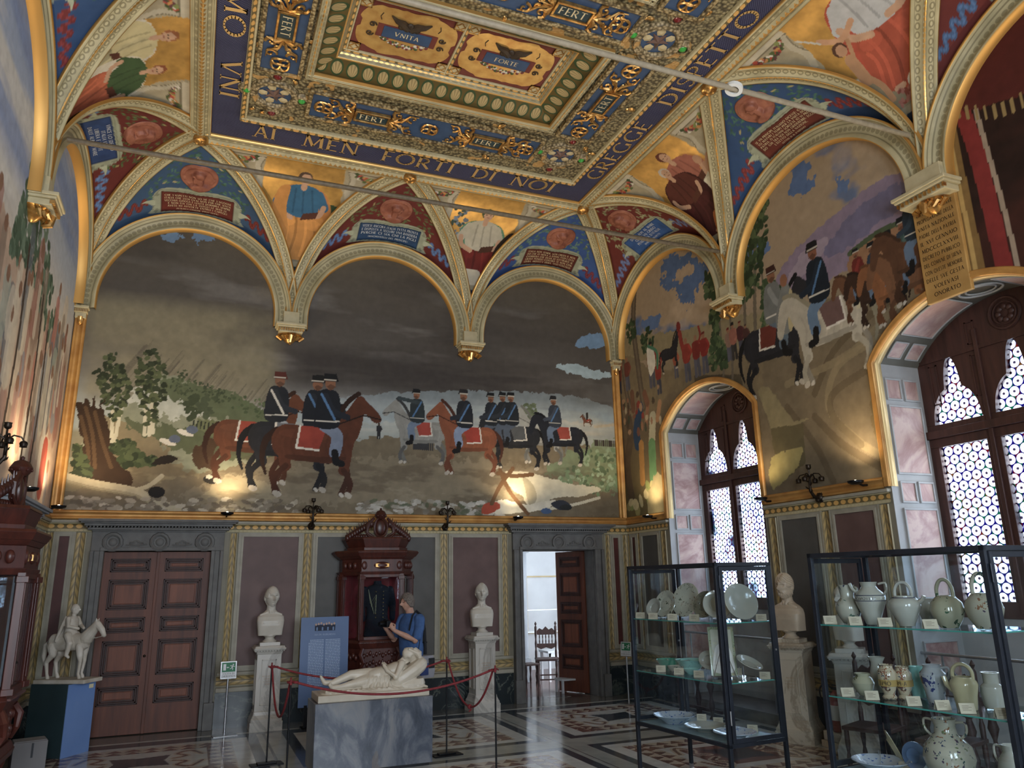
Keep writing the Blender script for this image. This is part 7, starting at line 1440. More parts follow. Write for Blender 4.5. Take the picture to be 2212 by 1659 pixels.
for nm, c_, fn2 in (('face', 'b89884', lambda k: ((-0.125 + 0.036 * k, 1.340 + 0.008 * (k % 3), 0.014))), ('blue_coat', '6f8cb4', lambda k: (-0.11 + 0.075 * (k % 4), 1.272 + 0.02 * (k // 4), 0.012))):
    pm = Mat('print_' + nm, 0.6, 0, 0.3, c_).m
    for k in range(8): x, z, r = fn2(k); v = [Vector(fn_(x + r * cos(a * pi / 4), z + r * 1.2 * sin(a * pi / 4))) + Vector((0, -0.001, 0)) for a in range(8)]; MB().add(v, [tuple(range(8))]).build('printed_' + nm, pm, gph)
def exit_stand(loc, rz, label, face=1.0):
    t = empty('exit_sign_stand', loc, rz); tag(t, label, 'exit sign', 'emergency exit sign stands')
    MB().box(-0.15, 0.15, -0.11, 0.11, 0, 0.008).build('base', STEEL, t, bevel=0.002); MB().lathe([(0.014, 0.008), (0.014, 0.70)], 14).build('pole', STEEL, t, True)
    M = Matrix.Translation((0, -0.005, 0.69)) @ Matrix.Rotation(radians(-6), 4, 'X')
    s = MB().box(-0.105, 0.105, -0.012, 0.0, 0, 0.225, M).build('sign_holder', STEEL, t, bevel=0.006)
    q = MB(); q.add([M @ Vector(v) for v in ((-0.095, -0.013, 0.01), (0.095, -0.013, 0.01), (0.095, -0.013, 0.215), (-0.095, -0.013, 0.215))], [(0, 1, 2, 3)]); q.build('white_sheet', WHITEP, s)
    q = MB(); q.add([M @ Vector(v) for v in ((-0.085, -0.014, 0.09), (0.085, -0.014, 0.09), (0.085, -0.014, 0.207), (-0.085, -0.014, 0.207))], [(0, 1, 2, 3)]); g = q.build('green_pictogram_field', SIGNG, s)
    q = MB(); P = lambda pts: q.add([M @ Vector((a, -0.0152, b)) for a, b in pts], [tuple(range(len(pts)))])
    P([(-0.07, 0.11), (-0.035, 0.11), (-0.035, 0.19), (-0.07, 0.19)]); P([(-0.028, 0.145), (-0.012, 0.156), (-0.012, 0.149), (0.004, 0.149), (0.004, 0.141), (-0.012, 0.141), (-0.012, 0.134)])
    P([(0.056 + 0.009 * cos(a * pi / 4), 0.178 + 0.009 * sin(a * pi / 4)) for a in range(8)]); P([(0.035, 0.165), (0.055, 0.168), (0.048, 0.140), (0.034, 0.142)]); P([(0.034, 0.143), (0.046, 0.143), (0.030, 0.126), (0.012, 0.124), (0.014, 0.131), (0.026, 0.132)]); P([(0.038, 0.145), (0.050, 0.142), (0.056, 0.126), (0.050, 0.110), (0.043, 0.111), (0.047, 0.125)]); P([(0.036, 0.165), (0.020, 0.158), (0.014, 0.165), (0.019, 0.168), (0.035, 0.172)]); P([(0.054, 0.166), (0.066, 0.156), (0.076, 0.160), (0.077, 0.153), (0.064, 0.148), (0.052, 0.157)])
    q.build('running_figure', WHITEP, g)
    text_mesh('sign_lettering', ['USCITA DI', 'EMERGENZA'], 0.022, lambda a, b: tuple(M @ Vector((a, -0.0145, 0.058 + b))), INKD, s, serif=False, fit=0.17, gap=1.45); return t
exit_stand((2.41, -0.58, 0), 0.12, 'green emergency exit sign on a steel post by the closed door')
exit_stand((8.30, -0.92, 0), -1.15, 'green emergency exit sign seen edge on, half hidden by the nearer case')
# ------------------------------------------------------------------ equestrian statuette on its two-tone plinth, low grey box
A_ = Vector((0.62, -1.18, 0)); B_ = Vector((0.87, -0.82, 0)); ang = atan2(B_.y - A_.y, B_.x - A_.x); wp = (B_ - A_).length; dp = 0.52
LBLUE = mottled('pale_blue_paint', '5f86c4', '6a90cc', 2, 0.5, 0.0); DTEAL = mottled('dark_teal_paint', '22363a', '2a4044', 3, 0.5, 0.0)
t = empty('plinth', (A_.x, A_.y, 0), ang); tag(t, 'tall plinth with a pale blue face and dark green side under the horse statuette', 'plinth')
MB().box(0.0, wp, 0.004, dp, 0.0, 0.80).build('dark_body', DTEAL, t, bevel=0.003); MB().box(0.003, wp - 0.003, -0.004, 0.004, 0.0, 0.797).build('blue_face', LBLUE, t); MB().box(wp - 0.11, wp - 0.04, -0.006, -0.004, 0.72, 0.765).build('label_card', Mat('cream_card', 0.6, 0, 0.3, 'e0cf9c').m, t)
GYP = mottled('aged_plaster', 'a79a84', 'd2c8b8', 6, 0.5, 0.05)
t = empty('equestrian_statuette', (0.55, -0.88, 0.80), 1.05); tag(t, 'cream plaster statuette of a cloaked rider on a standing horse', 'statuette')
m = MB(); m.box(-0.17, 0.17, -0.36, 0.30, 0.0, 0.045); m.build('base_slab', GYP, t, bevel=0.006)
m = MB()   # horse faces -y
loft(m, [(0, 0, -0.27, 0.05, 0.06, 2), (0, 0.0, -0.22, 0.095, 0.10, 2.2), (0, 0, -0.10, 0.10, 0.105, 2.2), (0, 0.0, 0.05, 0.092, 0.10, 2.2), (0, 0.0, 0.17, 0.088, 0.105, 2.2), (0, 0.01, 0.24, 0.05, 0.07, 2)], 22, Matrix.Translation((0, 0, 0.46)) @ Matrix.Rotation(radians(90), 4, 'X'))
for (sx, y0, pts, rs) in ((-1, 0, [(-.06, -.17, .42), (-.06, -.19, .30), (-.055, -.20, .24), (-.055, -.19, .10), (-.055, -.21, .055)], [.045, .034, .022, .017, .022]), (1, 0, [(.06, -.17, .42), (.06, -.16, .30), (.06, -.17, .24), (.06, -.15, .10), (.06, -.17, .055)], [.045, .034, .022, .017, .022]), (-1, 1, [(-.06, .19, .42), (-.06, .17, .32), (-.06, .24, .23), (-.06, .215, .10), (-.06, .20, .055)], [.06, .045, .026, .018, .023]), (1, 1, [(.06, .19, .42), (.06, .15, .32), (.06, .21, .23), (.06, .18, .10), (.06, .16, .055)], [.06, .045, .026, .018, .023])): limb(m, pts, rs, 10)
limb(m, [(0, -.20, .50), (0, -.28, .60), (0, -.33, .665)], [.085, .060, .045], 12); limb(m, [(0, -.33, .665), (0, -.40, .60), (0, -.435, .535)], [.045, .036, .026], 10)
for sg in (-1, 1): limb(m, [(sg * .022, -.325, .70), (sg * .026, -.33, .735)], [.012, .005], 6); limb(m, [(sg * .02, -.44, .53), (sg * .03, -.30, .50)], [.005, .005], 5)
limb(m, [(0, .27, .48), (0, .32, .42), (0, .33, .30), (0, .31, .20)], [.02, .034, .03, .012], 8)
for k in range(7): limb(m, [(0.0, -.22 - .016 * k, .60 + .018 * k), (0.025, -.20 - .015 * k, .56 + .016 * k)], [.018, .010], 6)
loft(m, [(0, 0.0, 0.52, 0.10, 0.085, 2), (0, 0.01, 0.60, 0.075, 0.06, 2.2), (0, 0.01, 0.68, 0.088, 0.062, 2.4), (0, 0.012, 0.735, 0.085, 0.055, 2.4), (0, 0.01, 0.765, 0.04, 0.04, 2)], 20)
for sg in (-1, 1): limb(m, [(sg * .07, -.01, .54), (sg * .115, -.08, .45), (sg * .115, -.05, .32), (sg * .115, -.08, .295)], [.048, .036, .024, .018], 9); limb(m, [(sg * .085, 0, .735), (sg * .115, -.03, .65), (sg * .05, -.12, .62)], [.030, .025, .018], 8)
for k in range(9): a = -0.9 + k * 0.225; limb(m, [(0.08 * sin(a), 0.055 * cos(a) + 0.02, .75), (0.115 * sin(a), 0.08 * cos(a) + 0.03, .62), (0.135 * sin(a), 0.11 * cos(a) + 0.05, .48)], [.018, .022, .016], 7)
limb(m, [(0, 0, .76), (0, -0.005, .80)], [.026, .026], 8); head(m, Matrix.Translation((0, -0.012, .845)) @ face_dir(0.35), 0.52, 0.006, 0.010, 0.002)
fuse(m.build('horse_and_rider', GYP, t, True), 0.0055, 2)
t = empty('floor_box', (0.36, -1.62, 0), 0.25); tag(t, 'low pale grey box with a slot on the floor below the plinth', 'box')
MB().box(-0.16, 0.16, -0.14, 0.14, 0, 0.30).build('box_body', mottled('dull_grey_card', '6f6c6c', '7d7a7a', 3, 0.6, 0), t, bevel=0.004); MB().box(0.01, 0.03, -0.145, -0.13, 0.14, 0.285).build('slot', BLACK, t); MB().box(-0.15, 0.15, -0.11, 0.13, 0.30, 0.305).build('lid', mottled('grey_card_lid', '8a8888', '949292', 3, 0.6, 0), t)

# ------------------------------------------------------------------ carved showcases
def zprism(m, poly, z0, z1, k0=1.0, k1=1.0, c=(0, -0.3)):
    n = len(poly); vs = [((p[0] - c[0]) * k + c[0], (p[1] - c[1]) * k + c[1], z) for (k, z) in ((k0, z0), (k1, z1)) for p in poly]
    return m.add(vs, [tuple(reversed(range(n))), tuple(range(n, 2 * n))] + [(i, (i + 1) % n, (i + 1) % n + n, i + n) for i in range(n)])
PANE = None
def glass_mat(name, tint, gloss=0.10):
    m = bpy.data.materials.new(name); m.use_nodes = True; nt = m.node_tree; nt.nodes.clear()
    tr = nt.nodes.new('ShaderNodeBsdfTransparent'); tr.inputs[0].default_value = (*tint, 1); gl = nt.nodes.new('ShaderNodeBsdfGlossy'); gl.inputs['Roughness'].default_value = 0.01; gl.inputs[0].default_value = (0.9, 0.95, 1, 1)
    fr = nt.nodes.new('ShaderNodeMath'); fr.operation = 'MULTIPLY_ADD'; lw = nt.nodes.new('ShaderNodeLayerWeight'); lw.inputs[0].default_value = 0.5; pw = nt.nodes.new('ShaderNodeMath'); pw.operation = 'POWER'; pw.inputs[1].default_value = 4.0; nt.links.new(lw.outputs['Facing'], pw.inputs[0]); nt.links.new(pw.outputs[0], fr.inputs[0]); fr.inputs[1].default_value = 0.5; fr.inputs[2].default_value = 0.035; mx = nt.nodes.new('ShaderNodeMixShader'); nt.links.new(fr.outputs[0], mx.inputs[0]); nt.links.new(tr.outputs[0], mx.inputs[1]); nt.links.new(gl.outputs[0], mx.inputs[2])
    o = nt.nodes.new('ShaderNodeOutputMaterial'); nt.links.new(mx.outputs[0], o.inputs[0]); return m
GLASS = glass_mat('case_glass', (0.93, 0.965, 0.98)); CRIM = mottled('crimson_velvet', '6a0c14', '861420', 12, 0.9, 0.1)
plan = [(-0.54, 0.0), (-0.54, -0.26), (-0.31, -0.60), (0.31, -0.60), (0.54, -0.26), (0.54, 0.0)]
def cabinet(loc, rz, label):
    t = empty('carved_showcase', loc, rz); tag(t, label, 'showcase', 'carved mahogany showcases')
    m = MB(); zprism(m, plan, 0, 0.10, 1.0, 1.0); zprism(m, plan, 0.10, 0.14, 1.0, 0.94); zprism(m, plan, 0.58, 0.64, 0.94, 1.0); zprism(m, plan, 0.14, 0.58, 0.55, 0.55, (0, -0.12)); m.build('base', MAHOG, t, bevel=0.004)
    for (x, y) in ((-0.42, -0.20), (-0.24, -0.50), (0.24, -0.50), (0.42, -0.20)): MB().lathe([(0.05, 0.14), (0.055, 0.18), (0.03, 0.22), (0.07, 0.34), (0.075, 0.40), (0.035, 0.48), (0.055, 0.54), (0.06, 0.58)], 16, (x, y, 0)).build('turned_leg', MAHOG, t, True)
    m = MB(); zprism(m, plan, 0.64, 0.70, 0.98, 0.90); zprism(m, plan, 0.70, 0.98, 0.84, 0.88); zprism(m, plan, 0.98, 1.06, 0.90, 1.02); zprism(m, plan, 1.06, 1.10, 1.02, 0.96); body = m.build('corbelled_lower_body', MAHOG, t, bevel=0.004)
    m = MB(); rnd = random.Random(4)
    for k in range(26): x = -0.27 + 0.54 * (k % 13) / 12; m.sphere((x, -0.555 + 0.01 * (k % 2), 0.78 + 0.12 * (k // 13) + 0.02 * sin(k * 2.1)), 0.030, 9, 6, sx=0.8, sz=1.3)
    for sg in (-1, 1):
        for k in range(6): m.sphere((sg * (0.33 + 0.03 * k), -0.52 + 0.045 * k, 0.86 + 0.03 * (k % 2)), 0.032, 9, 6, sz=1.4)
        m.tube([(sg * 0.25, -0.56, 0.98), (sg * 0.29, -0.60, 0.90), (sg * 0.24, -0.60, 0.80), (sg * 0.27, -0.56, 0.72)], [0.03, 0.035, 0.025, 0.02], 8)
    for k in range(30): m.box(-0.30 + k * 0.0205, -0.29 + k * 0.0205, -0.625, -0.60, 1.06, 1.075)
    m.build('carved_foliage', MAHOG, body, True)
    m = MB(); zprism(m, [(-0.52, 0.0), (-0.52, -0.04), (0.52, -0.04), (0.52, 0)], 1.10, 2.0); m.build('velvet_back', CRIM, t)
    fr = MB()      # posts and rails of the glazed stage
    for (x, y, a) in ((-0.52, -0.27, 0.6), (-0.30, -0.58, 0.3), (0.30, -0.58, -0.3), (0.52, -0.27, -0.6), (-0.52, -0.04, 0), (0.52, -0.04, 0)):
        M = Matrix.Translation((x, y, 0)) @ Matrix.Rotation(a, 4, 'Z'); fr.box(-0.035, 0.035, -0.03, 0.03, 1.10, 2.02, M); fr.box(-0.018, 0.018, -0.042, -0.03, 1.18, 1.94, M); fr.box(-0.045, 0.045, -0.05, 0.035, 1.94, 1.99, M); fr.box(-0.045, 0.045, -0.05, 0.035, 1.10, 1.15, M)
    fr.box(-0.29, 0.29, -0.60, -0.555, 1.10, 1.145); fr.box(-0.29, 0.29, -0.60, -0.555, 1.97, 2.02); fr.build('glazing_frame', MAHOG, t, bevel=0.004)
    g = MB(); g.box(-0.27, 0.27, -0.584, -0.580, 1.14, 1.98); g.build('glass_pane', GLASS, t)
    for sg in (-1, 1):
        M = Matrix.Translation((sg * 0.41, -0.425, 0)) @ Matrix.Rotation(sg * 0.975, 4, 'Z'); MB().box(-0.16, 0.16, -0.002, 0.002, 1.14, 1.98, M).build('glass_pane', GLASS, t); MB().box(sg * 0.52 - 0.002, sg * 0.52 + 0.002, -0.24, -0.06, 1.14, 1.98).build('glass_pane', GLASS, t)
    m = MB(); zprism(m, plan, 2.0, 2.05, 0.99, 1.05); zprism(m, plan, 2.05, 2.23, 0.97, 0.97); zprism(m, plan, 2.23, 2.27, 1.0, 1.08); zprism(m, plan, 2.27, 2.33, 1.10, 1.20); zprism(m, plan, 2.33, 2.355, 1.20, 1.16); zprism(m, plan, 2.355, 2.40, 0.85, 0.85); zprism(m, plan, 2.40, 2.52, 0.80, 0.92); zprism(m, plan, 2.52, 2.55, 0.94, 0.90); top = m.build('entablature', MAHOG, t, bevel=0.004)
    m = MB()
    for x in (-0.26, 0.0, 0.26): MB().sphere((x, -0.585, 2.14), 0.045 if x else 0.075, 12, 8, sz=1.4 if x else 0.7, sy=0.5, sx=1 if x else 1.7).build('frieze_boss', MAHOG, top, True)
    for sg in (-1, 1): 
        for k in range(3): MB().sphere((sg * (0.38 + 0.055 * k), -0.50 + 0.08 * k, 2.14), 0.036, 10, 7, sz=1.5).build('frieze_boss', MAHOG, top, True)
    MB().box(-0.10, 0.10, -0.615, -0.60, 2.115, 2.165).build('gilt_plate', GOLD, top)
    m = MB()      # crest: shield with crown amid leaves, trophies and spikes
    m.sphere((0, -0.42, 2.70), 0.085, 16, 10, sy=0.5, sz=1.45); m.tube([(0.10 * cos(a), -0.44, 2.70 + 0.14 * sin(a)) for a in np.linspace(0, 2 * pi, 20)[:-1]], 0.018, 7, True); m.lathe([(0.05, 0), (0.075, 0.03), (0.09, 0.07), (0.06, 0.12), (0.015, 0.14), (0.02, 0.16), (0, 0.175)], 12, (0, -0.42, 2.82))
    for k in range(8): a = k * pi / 4; m.sphere((0.08 * cos(a), -0.42 + 0.08 * sin(a), 2.87), 0.014, 6, 5)
    for sg in (-1, 1):
        m.tube([(sg * 0.10, -0.43, 2.84), (sg * 0.19, -0.42, 2.74), (sg * 0.20, -0.42, 2.62), (sg * 0.10, -0.43, 2.56)], [0.02, 0.032, 0.026, 0.015], 8); m.tube([(sg * 0.06, -0.45, 2.54), (sg * 0.16, -0.45, 2.56), (sg * 0.24, -0.43, 2.64)], [0.012, 0.018, 0.01], 7)
        for k in range(11):
            x = sg * (0.14 + 0.033 * k); zz = 2.55 + 0.24 * (1 - k / 11.0) ** 0.8; m.sphere((x, -0.42 + 0.012 * k, zz - 0.04), 0.036, 9, 6, sz=1.5); m.tube([(x, -0.42 + 0.012 * k, zz), (x + sg * 0.015, -0.42 + 0.012 * k, zz + 0.05 + 0.02 * (k % 2))], [0.014, 0.003], 6); m.sphere((x, -0.40 + 0.012 * k, 2.57), 0.034, 8, 5)
    m.build('carved_crest', DARKWOOD2, t, True); return t
DARKWOOD2 = wood('dark_mahogany', '35150d', '4f2115', 0.35)
cabinet((4.44, -0.02, 0), 0, 'carved dark wood showcase with crest holding the navy uniform'); cabinet((0.02, -4.42, 0), pi / 2, 'tall reddish carved showcase cut by the left edge of the view')
NAVY = mottled('navy_wool', '0e1220', '161b2c', 30, 0.9, 0.1); BRASS = Mat('brass', 0.3, 0.9, 0.5, 'd8b868').m; CORD = Mat('pale_braid', 0.7, 0, 0.4, '8a8868').m
t = empty('uniform_coat', (4.44, -0.34, 1.10)); tag(t, 'navy double-breasted uniform coat with gold buttons inside the carved showcase', 'uniform')
m = MB(); loft(m, [(0, 0, 0.03, 0.19, 0.11, 2.3), (0, 0, 0.18, 0.175, 0.105, 2.3), (0, 0, 0.36, 0.155, 0.095, 2.4), (0, 0, 0.56, 0.18, 0.105, 2.5), (0, 0, 0.68, 0.19, 0.10, 2.5), (0, 0, 0.74, 0.14, 0.08, 2.2), (0, 0, 0.77, 0.06, 0.055, 2), (0, 0, 0.82, 0.055, 0.05, 2)], 28)
for sg in (-1, 1): limb(m, [(sg * 0.19, 0, 0.69), (sg * 0.23, -0.01, 0.50), (sg * 0.22, -0.05, 0.28)], [0.055, 0.05, 0.042], 12)
fuse(m.build('coat', NAVY, t, True), 0.009, 3)
m = MB(); [m.sphere((sg * 0.055 + 0.01, -0.112, 0.30 + 0.052 * k), 0.009, 8, 6) for sg in (-1, 1) for k in range(8)]; m.build('buttons', BRASS, t, True); t2 = [o for o in bpy.data.objects if o.name.startswith('buttons')][0]; t2['kind'] = 'stuff'
m = MB(); [m.tube([(-0.15, -0.07, 0.70), (-0.13 + 0.02 * k, -0.115, 0.50 - 0.05 * k), (-0.04, -0.118, 0.62 - 0.02 * k)], 0.004, 6) for k in range(4)]; m.tube([(-0.04, -0.118, 0.62), (-0.05, -0.122, 0.36)], 0.005, 6); m.build('braided_cord', CORD, t, True)
MB().box(-0.05, 0.06, -0.16, -0.12, 0.005, 0.02).build('white_gloves', WHITEP, t)
# ------------------------------------------------------------------ visitor photographing the showcase
SKIN = mottled('skin', 'b98468', 'c9957a', 20, 0.55, 0.05); SHIRT = mottled('blue_shirt', '2f5488', '3d68a4', 14, 0.85, 0.25); TROU = mottled('slate_trousers', '4f5260', '5c6070', 14, 0.85, 0.2); HAIRG = mottled('grey_brown_hair', '4d423a', '85786c', 60, 0.8, 0.5); DKB = mottled('black_bag_cloth', '15161a', '202228', 20, 0.8, 0.2)
pz = empty('person', (4.74, -1.12, 0), radians(24)); tag(pz, 'man in blue shirt with grey hair and glasses, raising a camera at the showcase', 'person')   # faces -x locally
def hand(m, w, d, up, s=1.0, side=1):
    """five curled fingers around what is held; w wrist, d pointing direction, up = back of the hand"""
    w = Vector(w); d = Vector(d).normalized(); up = Vector(up).normalized(); sd = d.cross(up) * side
    c = w + d * 0.045 * s; m.sphere(tuple(w), 0.026 * s, 10, 6)
    limb(m, [w, c, w + d * 0.08 * s], [0.026 * s, 0.034 * s, 0.030 * s], 9)
    for k, L in enumerate((0.064, 0.074, 0.070, 0.055)):
        b = w + d * 0.085 * s + sd * (k - 1.5) * 0.021 * s; p1 = b + d * L * 0.45 * s; p2 = p1 + (d * 0.45 - up * 0.8).normalized() * L * 0.38 * s; p3 = p2 + (-up * 0.9 - d * 0.25).normalized() * L * 0.28 * s
        limb(m, [b, p1, p2, p3], [0.0100 * s, 0.0092 * s, 0.0085 * s, 0.0075 * s], 7)
    b = w + d * 0.03 * s - sd * 0.030 * s; limb(m, [b, b + (d * 0.5 - sd * 0.6 - up * 0.3).normalized() * 0.038 * s, b + (d * 0.9 - sd * 0.3 - up * 0.6).normalized() * 0.072 * s], [0.013 * s, 0.011 * s, 0.009 * s], 7)
m = MB()
head(m, Matrix.Translation((-0.055, 0, 1.615)) @ Matrix.Rotation(-pi / 2, 4, 'Z') @ Matrix.Rotation(0.10, 4, 'X'), 0.98, 0.0, 0.0, 0.0, 0.8)
limb(m, [(-0.025, 0, 1.53), (0.0, 0, 1.45), (0.01, 0, 1.38)], [0.058, 0.060, 0.075], 14)
for sg in (-1, 1):
    el = Vector((-0.10, sg * 0.235, 1.12)); wr = Vector((-0.335, sg * 0.085, 1.255)); limb(m, [(0.01, sg * 0.20, 1.30), tuple(el), tuple(el.lerp(wr, 0.4)), tuple(wr)], [0.045, 0.042, 0.040, 0.027], 12)
    hand(m, wr, (-0.55, -sg * 0.18, 0.62), (-0.45 if sg < 0 else -0.4, sg * 0.75, 0.2), 1.0, sg)
    limb(m, [(0.02, sg * 0.08, 0.86), (0.02, sg * 0.10, 0.48), (0.04, sg * 0.10, 0.08)], [0.075, 0.055, 0.045], 10); limb(m, [(0.015, 0, 1.36), (0.01, sg * 0.19, 1.33)], [0.06, 0.045], 10)
limb(m, [(0.015, 0, 1.38), (0.01, 0, 1.1), (0.02, 0, 0.84)], [0.085, 0.09, 0.10], 12); body = fuse(m.build('body', SKIN, pz, True), 0.0055, 2)
m = MB(); loft(m, [(0.03, 0, 0.90, 0.125, 0.185, 2.4), (0.02, 0, 1.0, 0.135, 0.185, 2.4), (0.01, 0, 1.10, 0.135, 0.18, 2.4), (0.015, 0, 1.22, 0.135, 0.195, 2.5), (0.02, 0, 1.33, 0.125, 0.205, 2.6), (0.02, 0, 1.40, 0.10, 0.185, 2.4), (0.015, 0, 1.44, 0.085, 0.12, 2.2), (0.005, 0, 1.47, 0.075, 0.080, 2)], 32)
for sg in (-1, 1): limb(m, [(0.015, sg * 0.185, 1.39), (-0.02, sg * 0.225, 1.27), (-0.07, sg * 0.24, 1.17)], [0.075, 0.068, 0.062], 14)
for k in range(7): limb(m, [(0.15, -0.12 + 0.04 * k, 0.93), (0.145, -0.10 + 0.035 * k, 1.1)], [0.010, 0.006], 6)
fuse(m.build('shirt', SHIRT, pz, True), 0.008, 3)
m = MB(); loft(m, [(0.03, 0, 0.80, 0.13, 0.18, 2.4), (0.03, 0, 0.94, 0.128, 0.182, 2.4), (0.03, 0, 0.96, 0.12, 0.175, 2.4)], 28)
for sg in (-1, 1): limb(m, [(0.03, sg * 0.09, 0.82), (0.02, sg * 0.10, 0.50), (0.04, sg * 0.105, 0.10)], [0.105, 0.080, 0.062], 14)
fuse(m.build('trousers', TROU, pz, True), 0.010, 3)
for sg in (-1, 1):
    m = MB(); loft(m, [(-0.03, sg * 0.105, 0.0, 0.14, 0.05, 2.6), (-0.03, sg * 0.105, 0.03, 0.14, 0.05, 2.6), (-0.01, sg * 0.105, 0.065, 0.10, 0.045, 2.4), (0.03, sg * 0.105, 0.10, 0.055, 0.045, 2)], 20); m.build('shoe', DKB, pz, True)
m = MB()      # hair cap over crown, sides and nape
nu, nv = 40, 26
Mh = Matrix.Translation((-0.055, 0, 1.615)) @ Matrix.Rotation(-pi / 2, 4, 'Z') @ Matrix.Rotation(0.10, 4, 'X')
vs = []; F = []
for j in range(nv + 1):
    for i in range(nu):
        a = 2 * pi * i / nu; back = (1 - cos(a)) / 2; tmax = 0.95 + 1.15 * min(1, back * 2.2) ** 0.8; tt = tmax * j / nv; d = Vector((sin(tt) * sin(a), -sin(tt) * cos(a), cos(tt))); r = Vector((d.x * 0.083, d.y * 0.104, d.z * 0.128)) * 0.98
        if d.z < 0 and d.y > 0: r.y *= 1 - 0.45 * (-d.z) ** 1.3
        r += d * 0.003 * sin(a * 23 + tt * 9); vs.append(Mh @ r)
m.add(vs, [(j * nu + i, j * nu + (i + 1) % nu, (j + 1) * nu + (i + 1) % nu, (j + 1) * nu + i) for j in range(nv) for i in range(nu)]); h_ = m.build('hair', HAIRG, pz, True); sd_ = h_.modifiers.new('thick', 'SOLIDIFY'); sd_.thickness = 0.010
m = MB()
for sg in (-1, 1): m.tube([(-0.150, sg * 0.034 + 0.022 * cos(a), 1.632 + 0.018 * sin(a)) for a in np.linspace(0, 2 * pi, 16)[:-1]], 0.0022, 6, True); m.tube([(-0.150, sg * 0.056, 1.637), (-0.10, sg * 0.078, 1.637), (-0.035, sg * 0.082, 1.628)], 0.0022, 6)
m.tube([(-0.152, -0.012, 1.636), (-0.156, 0, 1.639), (-0.152, 0.012, 1.636)], 0.002, 6); m.build('glasses', BLACK, pz, True)
m = MB()
for (y0, y1) in ((-0.135, -0.13),): m.tube([(0.10, -0.12, 1.44), (0.155, -0.12, 1.25), (0.165, -0.13, 1.0), (0.15, -0.15, 0.92)], 0.012, 8, flat=2.0); m.tube([(0.10, -0.12, 1.44), (0.02, -0.10, 1.50), (-0.06, -0.12, 1.44), (-0.13, -0.14, 1.25)], 0.010, 8, flat=2.0)
m.box(0.135, 0.182, -0.155, -0.105, 1.065, 1.085); m.build('harness_strap', DKB, pz, True)
wm = Matrix.Translation((4.74, -1.12, 0)) @ Matrix.Rotation(radians(24), 4, 'Z')
cm = empty('photo_camera', tuple(wm @ Vector((-0.42, 0, 1.35))), radians(24)); tag(cm, 'black camera held up in the hands of the man in the blue shirt', 'camera')
MB().box(-0.035, 0.035, -0.070, 0.070, -0.045, 0.040).box(-0.03, 0.03, -0.028, 0.028, 0.040, 0.062).build('camera_body', BLACK, cm, bevel=0.008); MB().lathe([(0.034, 0), (0.036, 0.03), (0.033, 0.07), (0.030, 0.075), (0.0, 0.070)], 20, M=Matrix.Translation((-0.035, 0, 0)) @ Matrix.Rotation(-pi / 2, 4, 'Y')).build('lens', BLACK, cm, True); MB().box(0.035, 0.037, -0.045, 0.045, -0.035, 0.025).build('screen', STEEL, cm)
bg = empty('shoulder_bag', tuple(wm @ Vector((-0.02, -0.34, 0.78))), radians(24)); tag(bg, 'patterned blue and grey shoulder bag at the man\'s hip', 'bag')
m = MB(); loft(m, [(0, 0, -0.14, 0.15, 0.045, 4), (0, 0, -0.05, 0.165, 0.055, 4), (0, 0, 0.08, 0.155, 0.05, 4), (0, 0, 0.14, 0.14, 0.035, 4)], 28); m.build('bag_body', mottled('grey_canvas', '83828a', '97969c', 9, 0.8, 0.1), bg, True)
m = MB(); m.box(-0.12, 0.02, -0.066, -0.05, -0.10, 0.05); m.build('blue_pocket', mottled('bag_blue', '1d2f60', '28407c', 9, 0.8, 0), bg, bevel=0.006); MB().box(0.03, 0.13, -0.064, -0.05, -0.02, 0.11).build('dark_pocket', DKB, bg, bevel=0.006)
m = MB(); m.tube([(-0.13, 0, 0.12), (-0.05, 0.05, 0.30), (0.02, 0.10, 0.45), (0.06, 0.14, 0.52)], 0.012, 6, flat=0.4); m.build('bag_strap', DKB, bg, True)
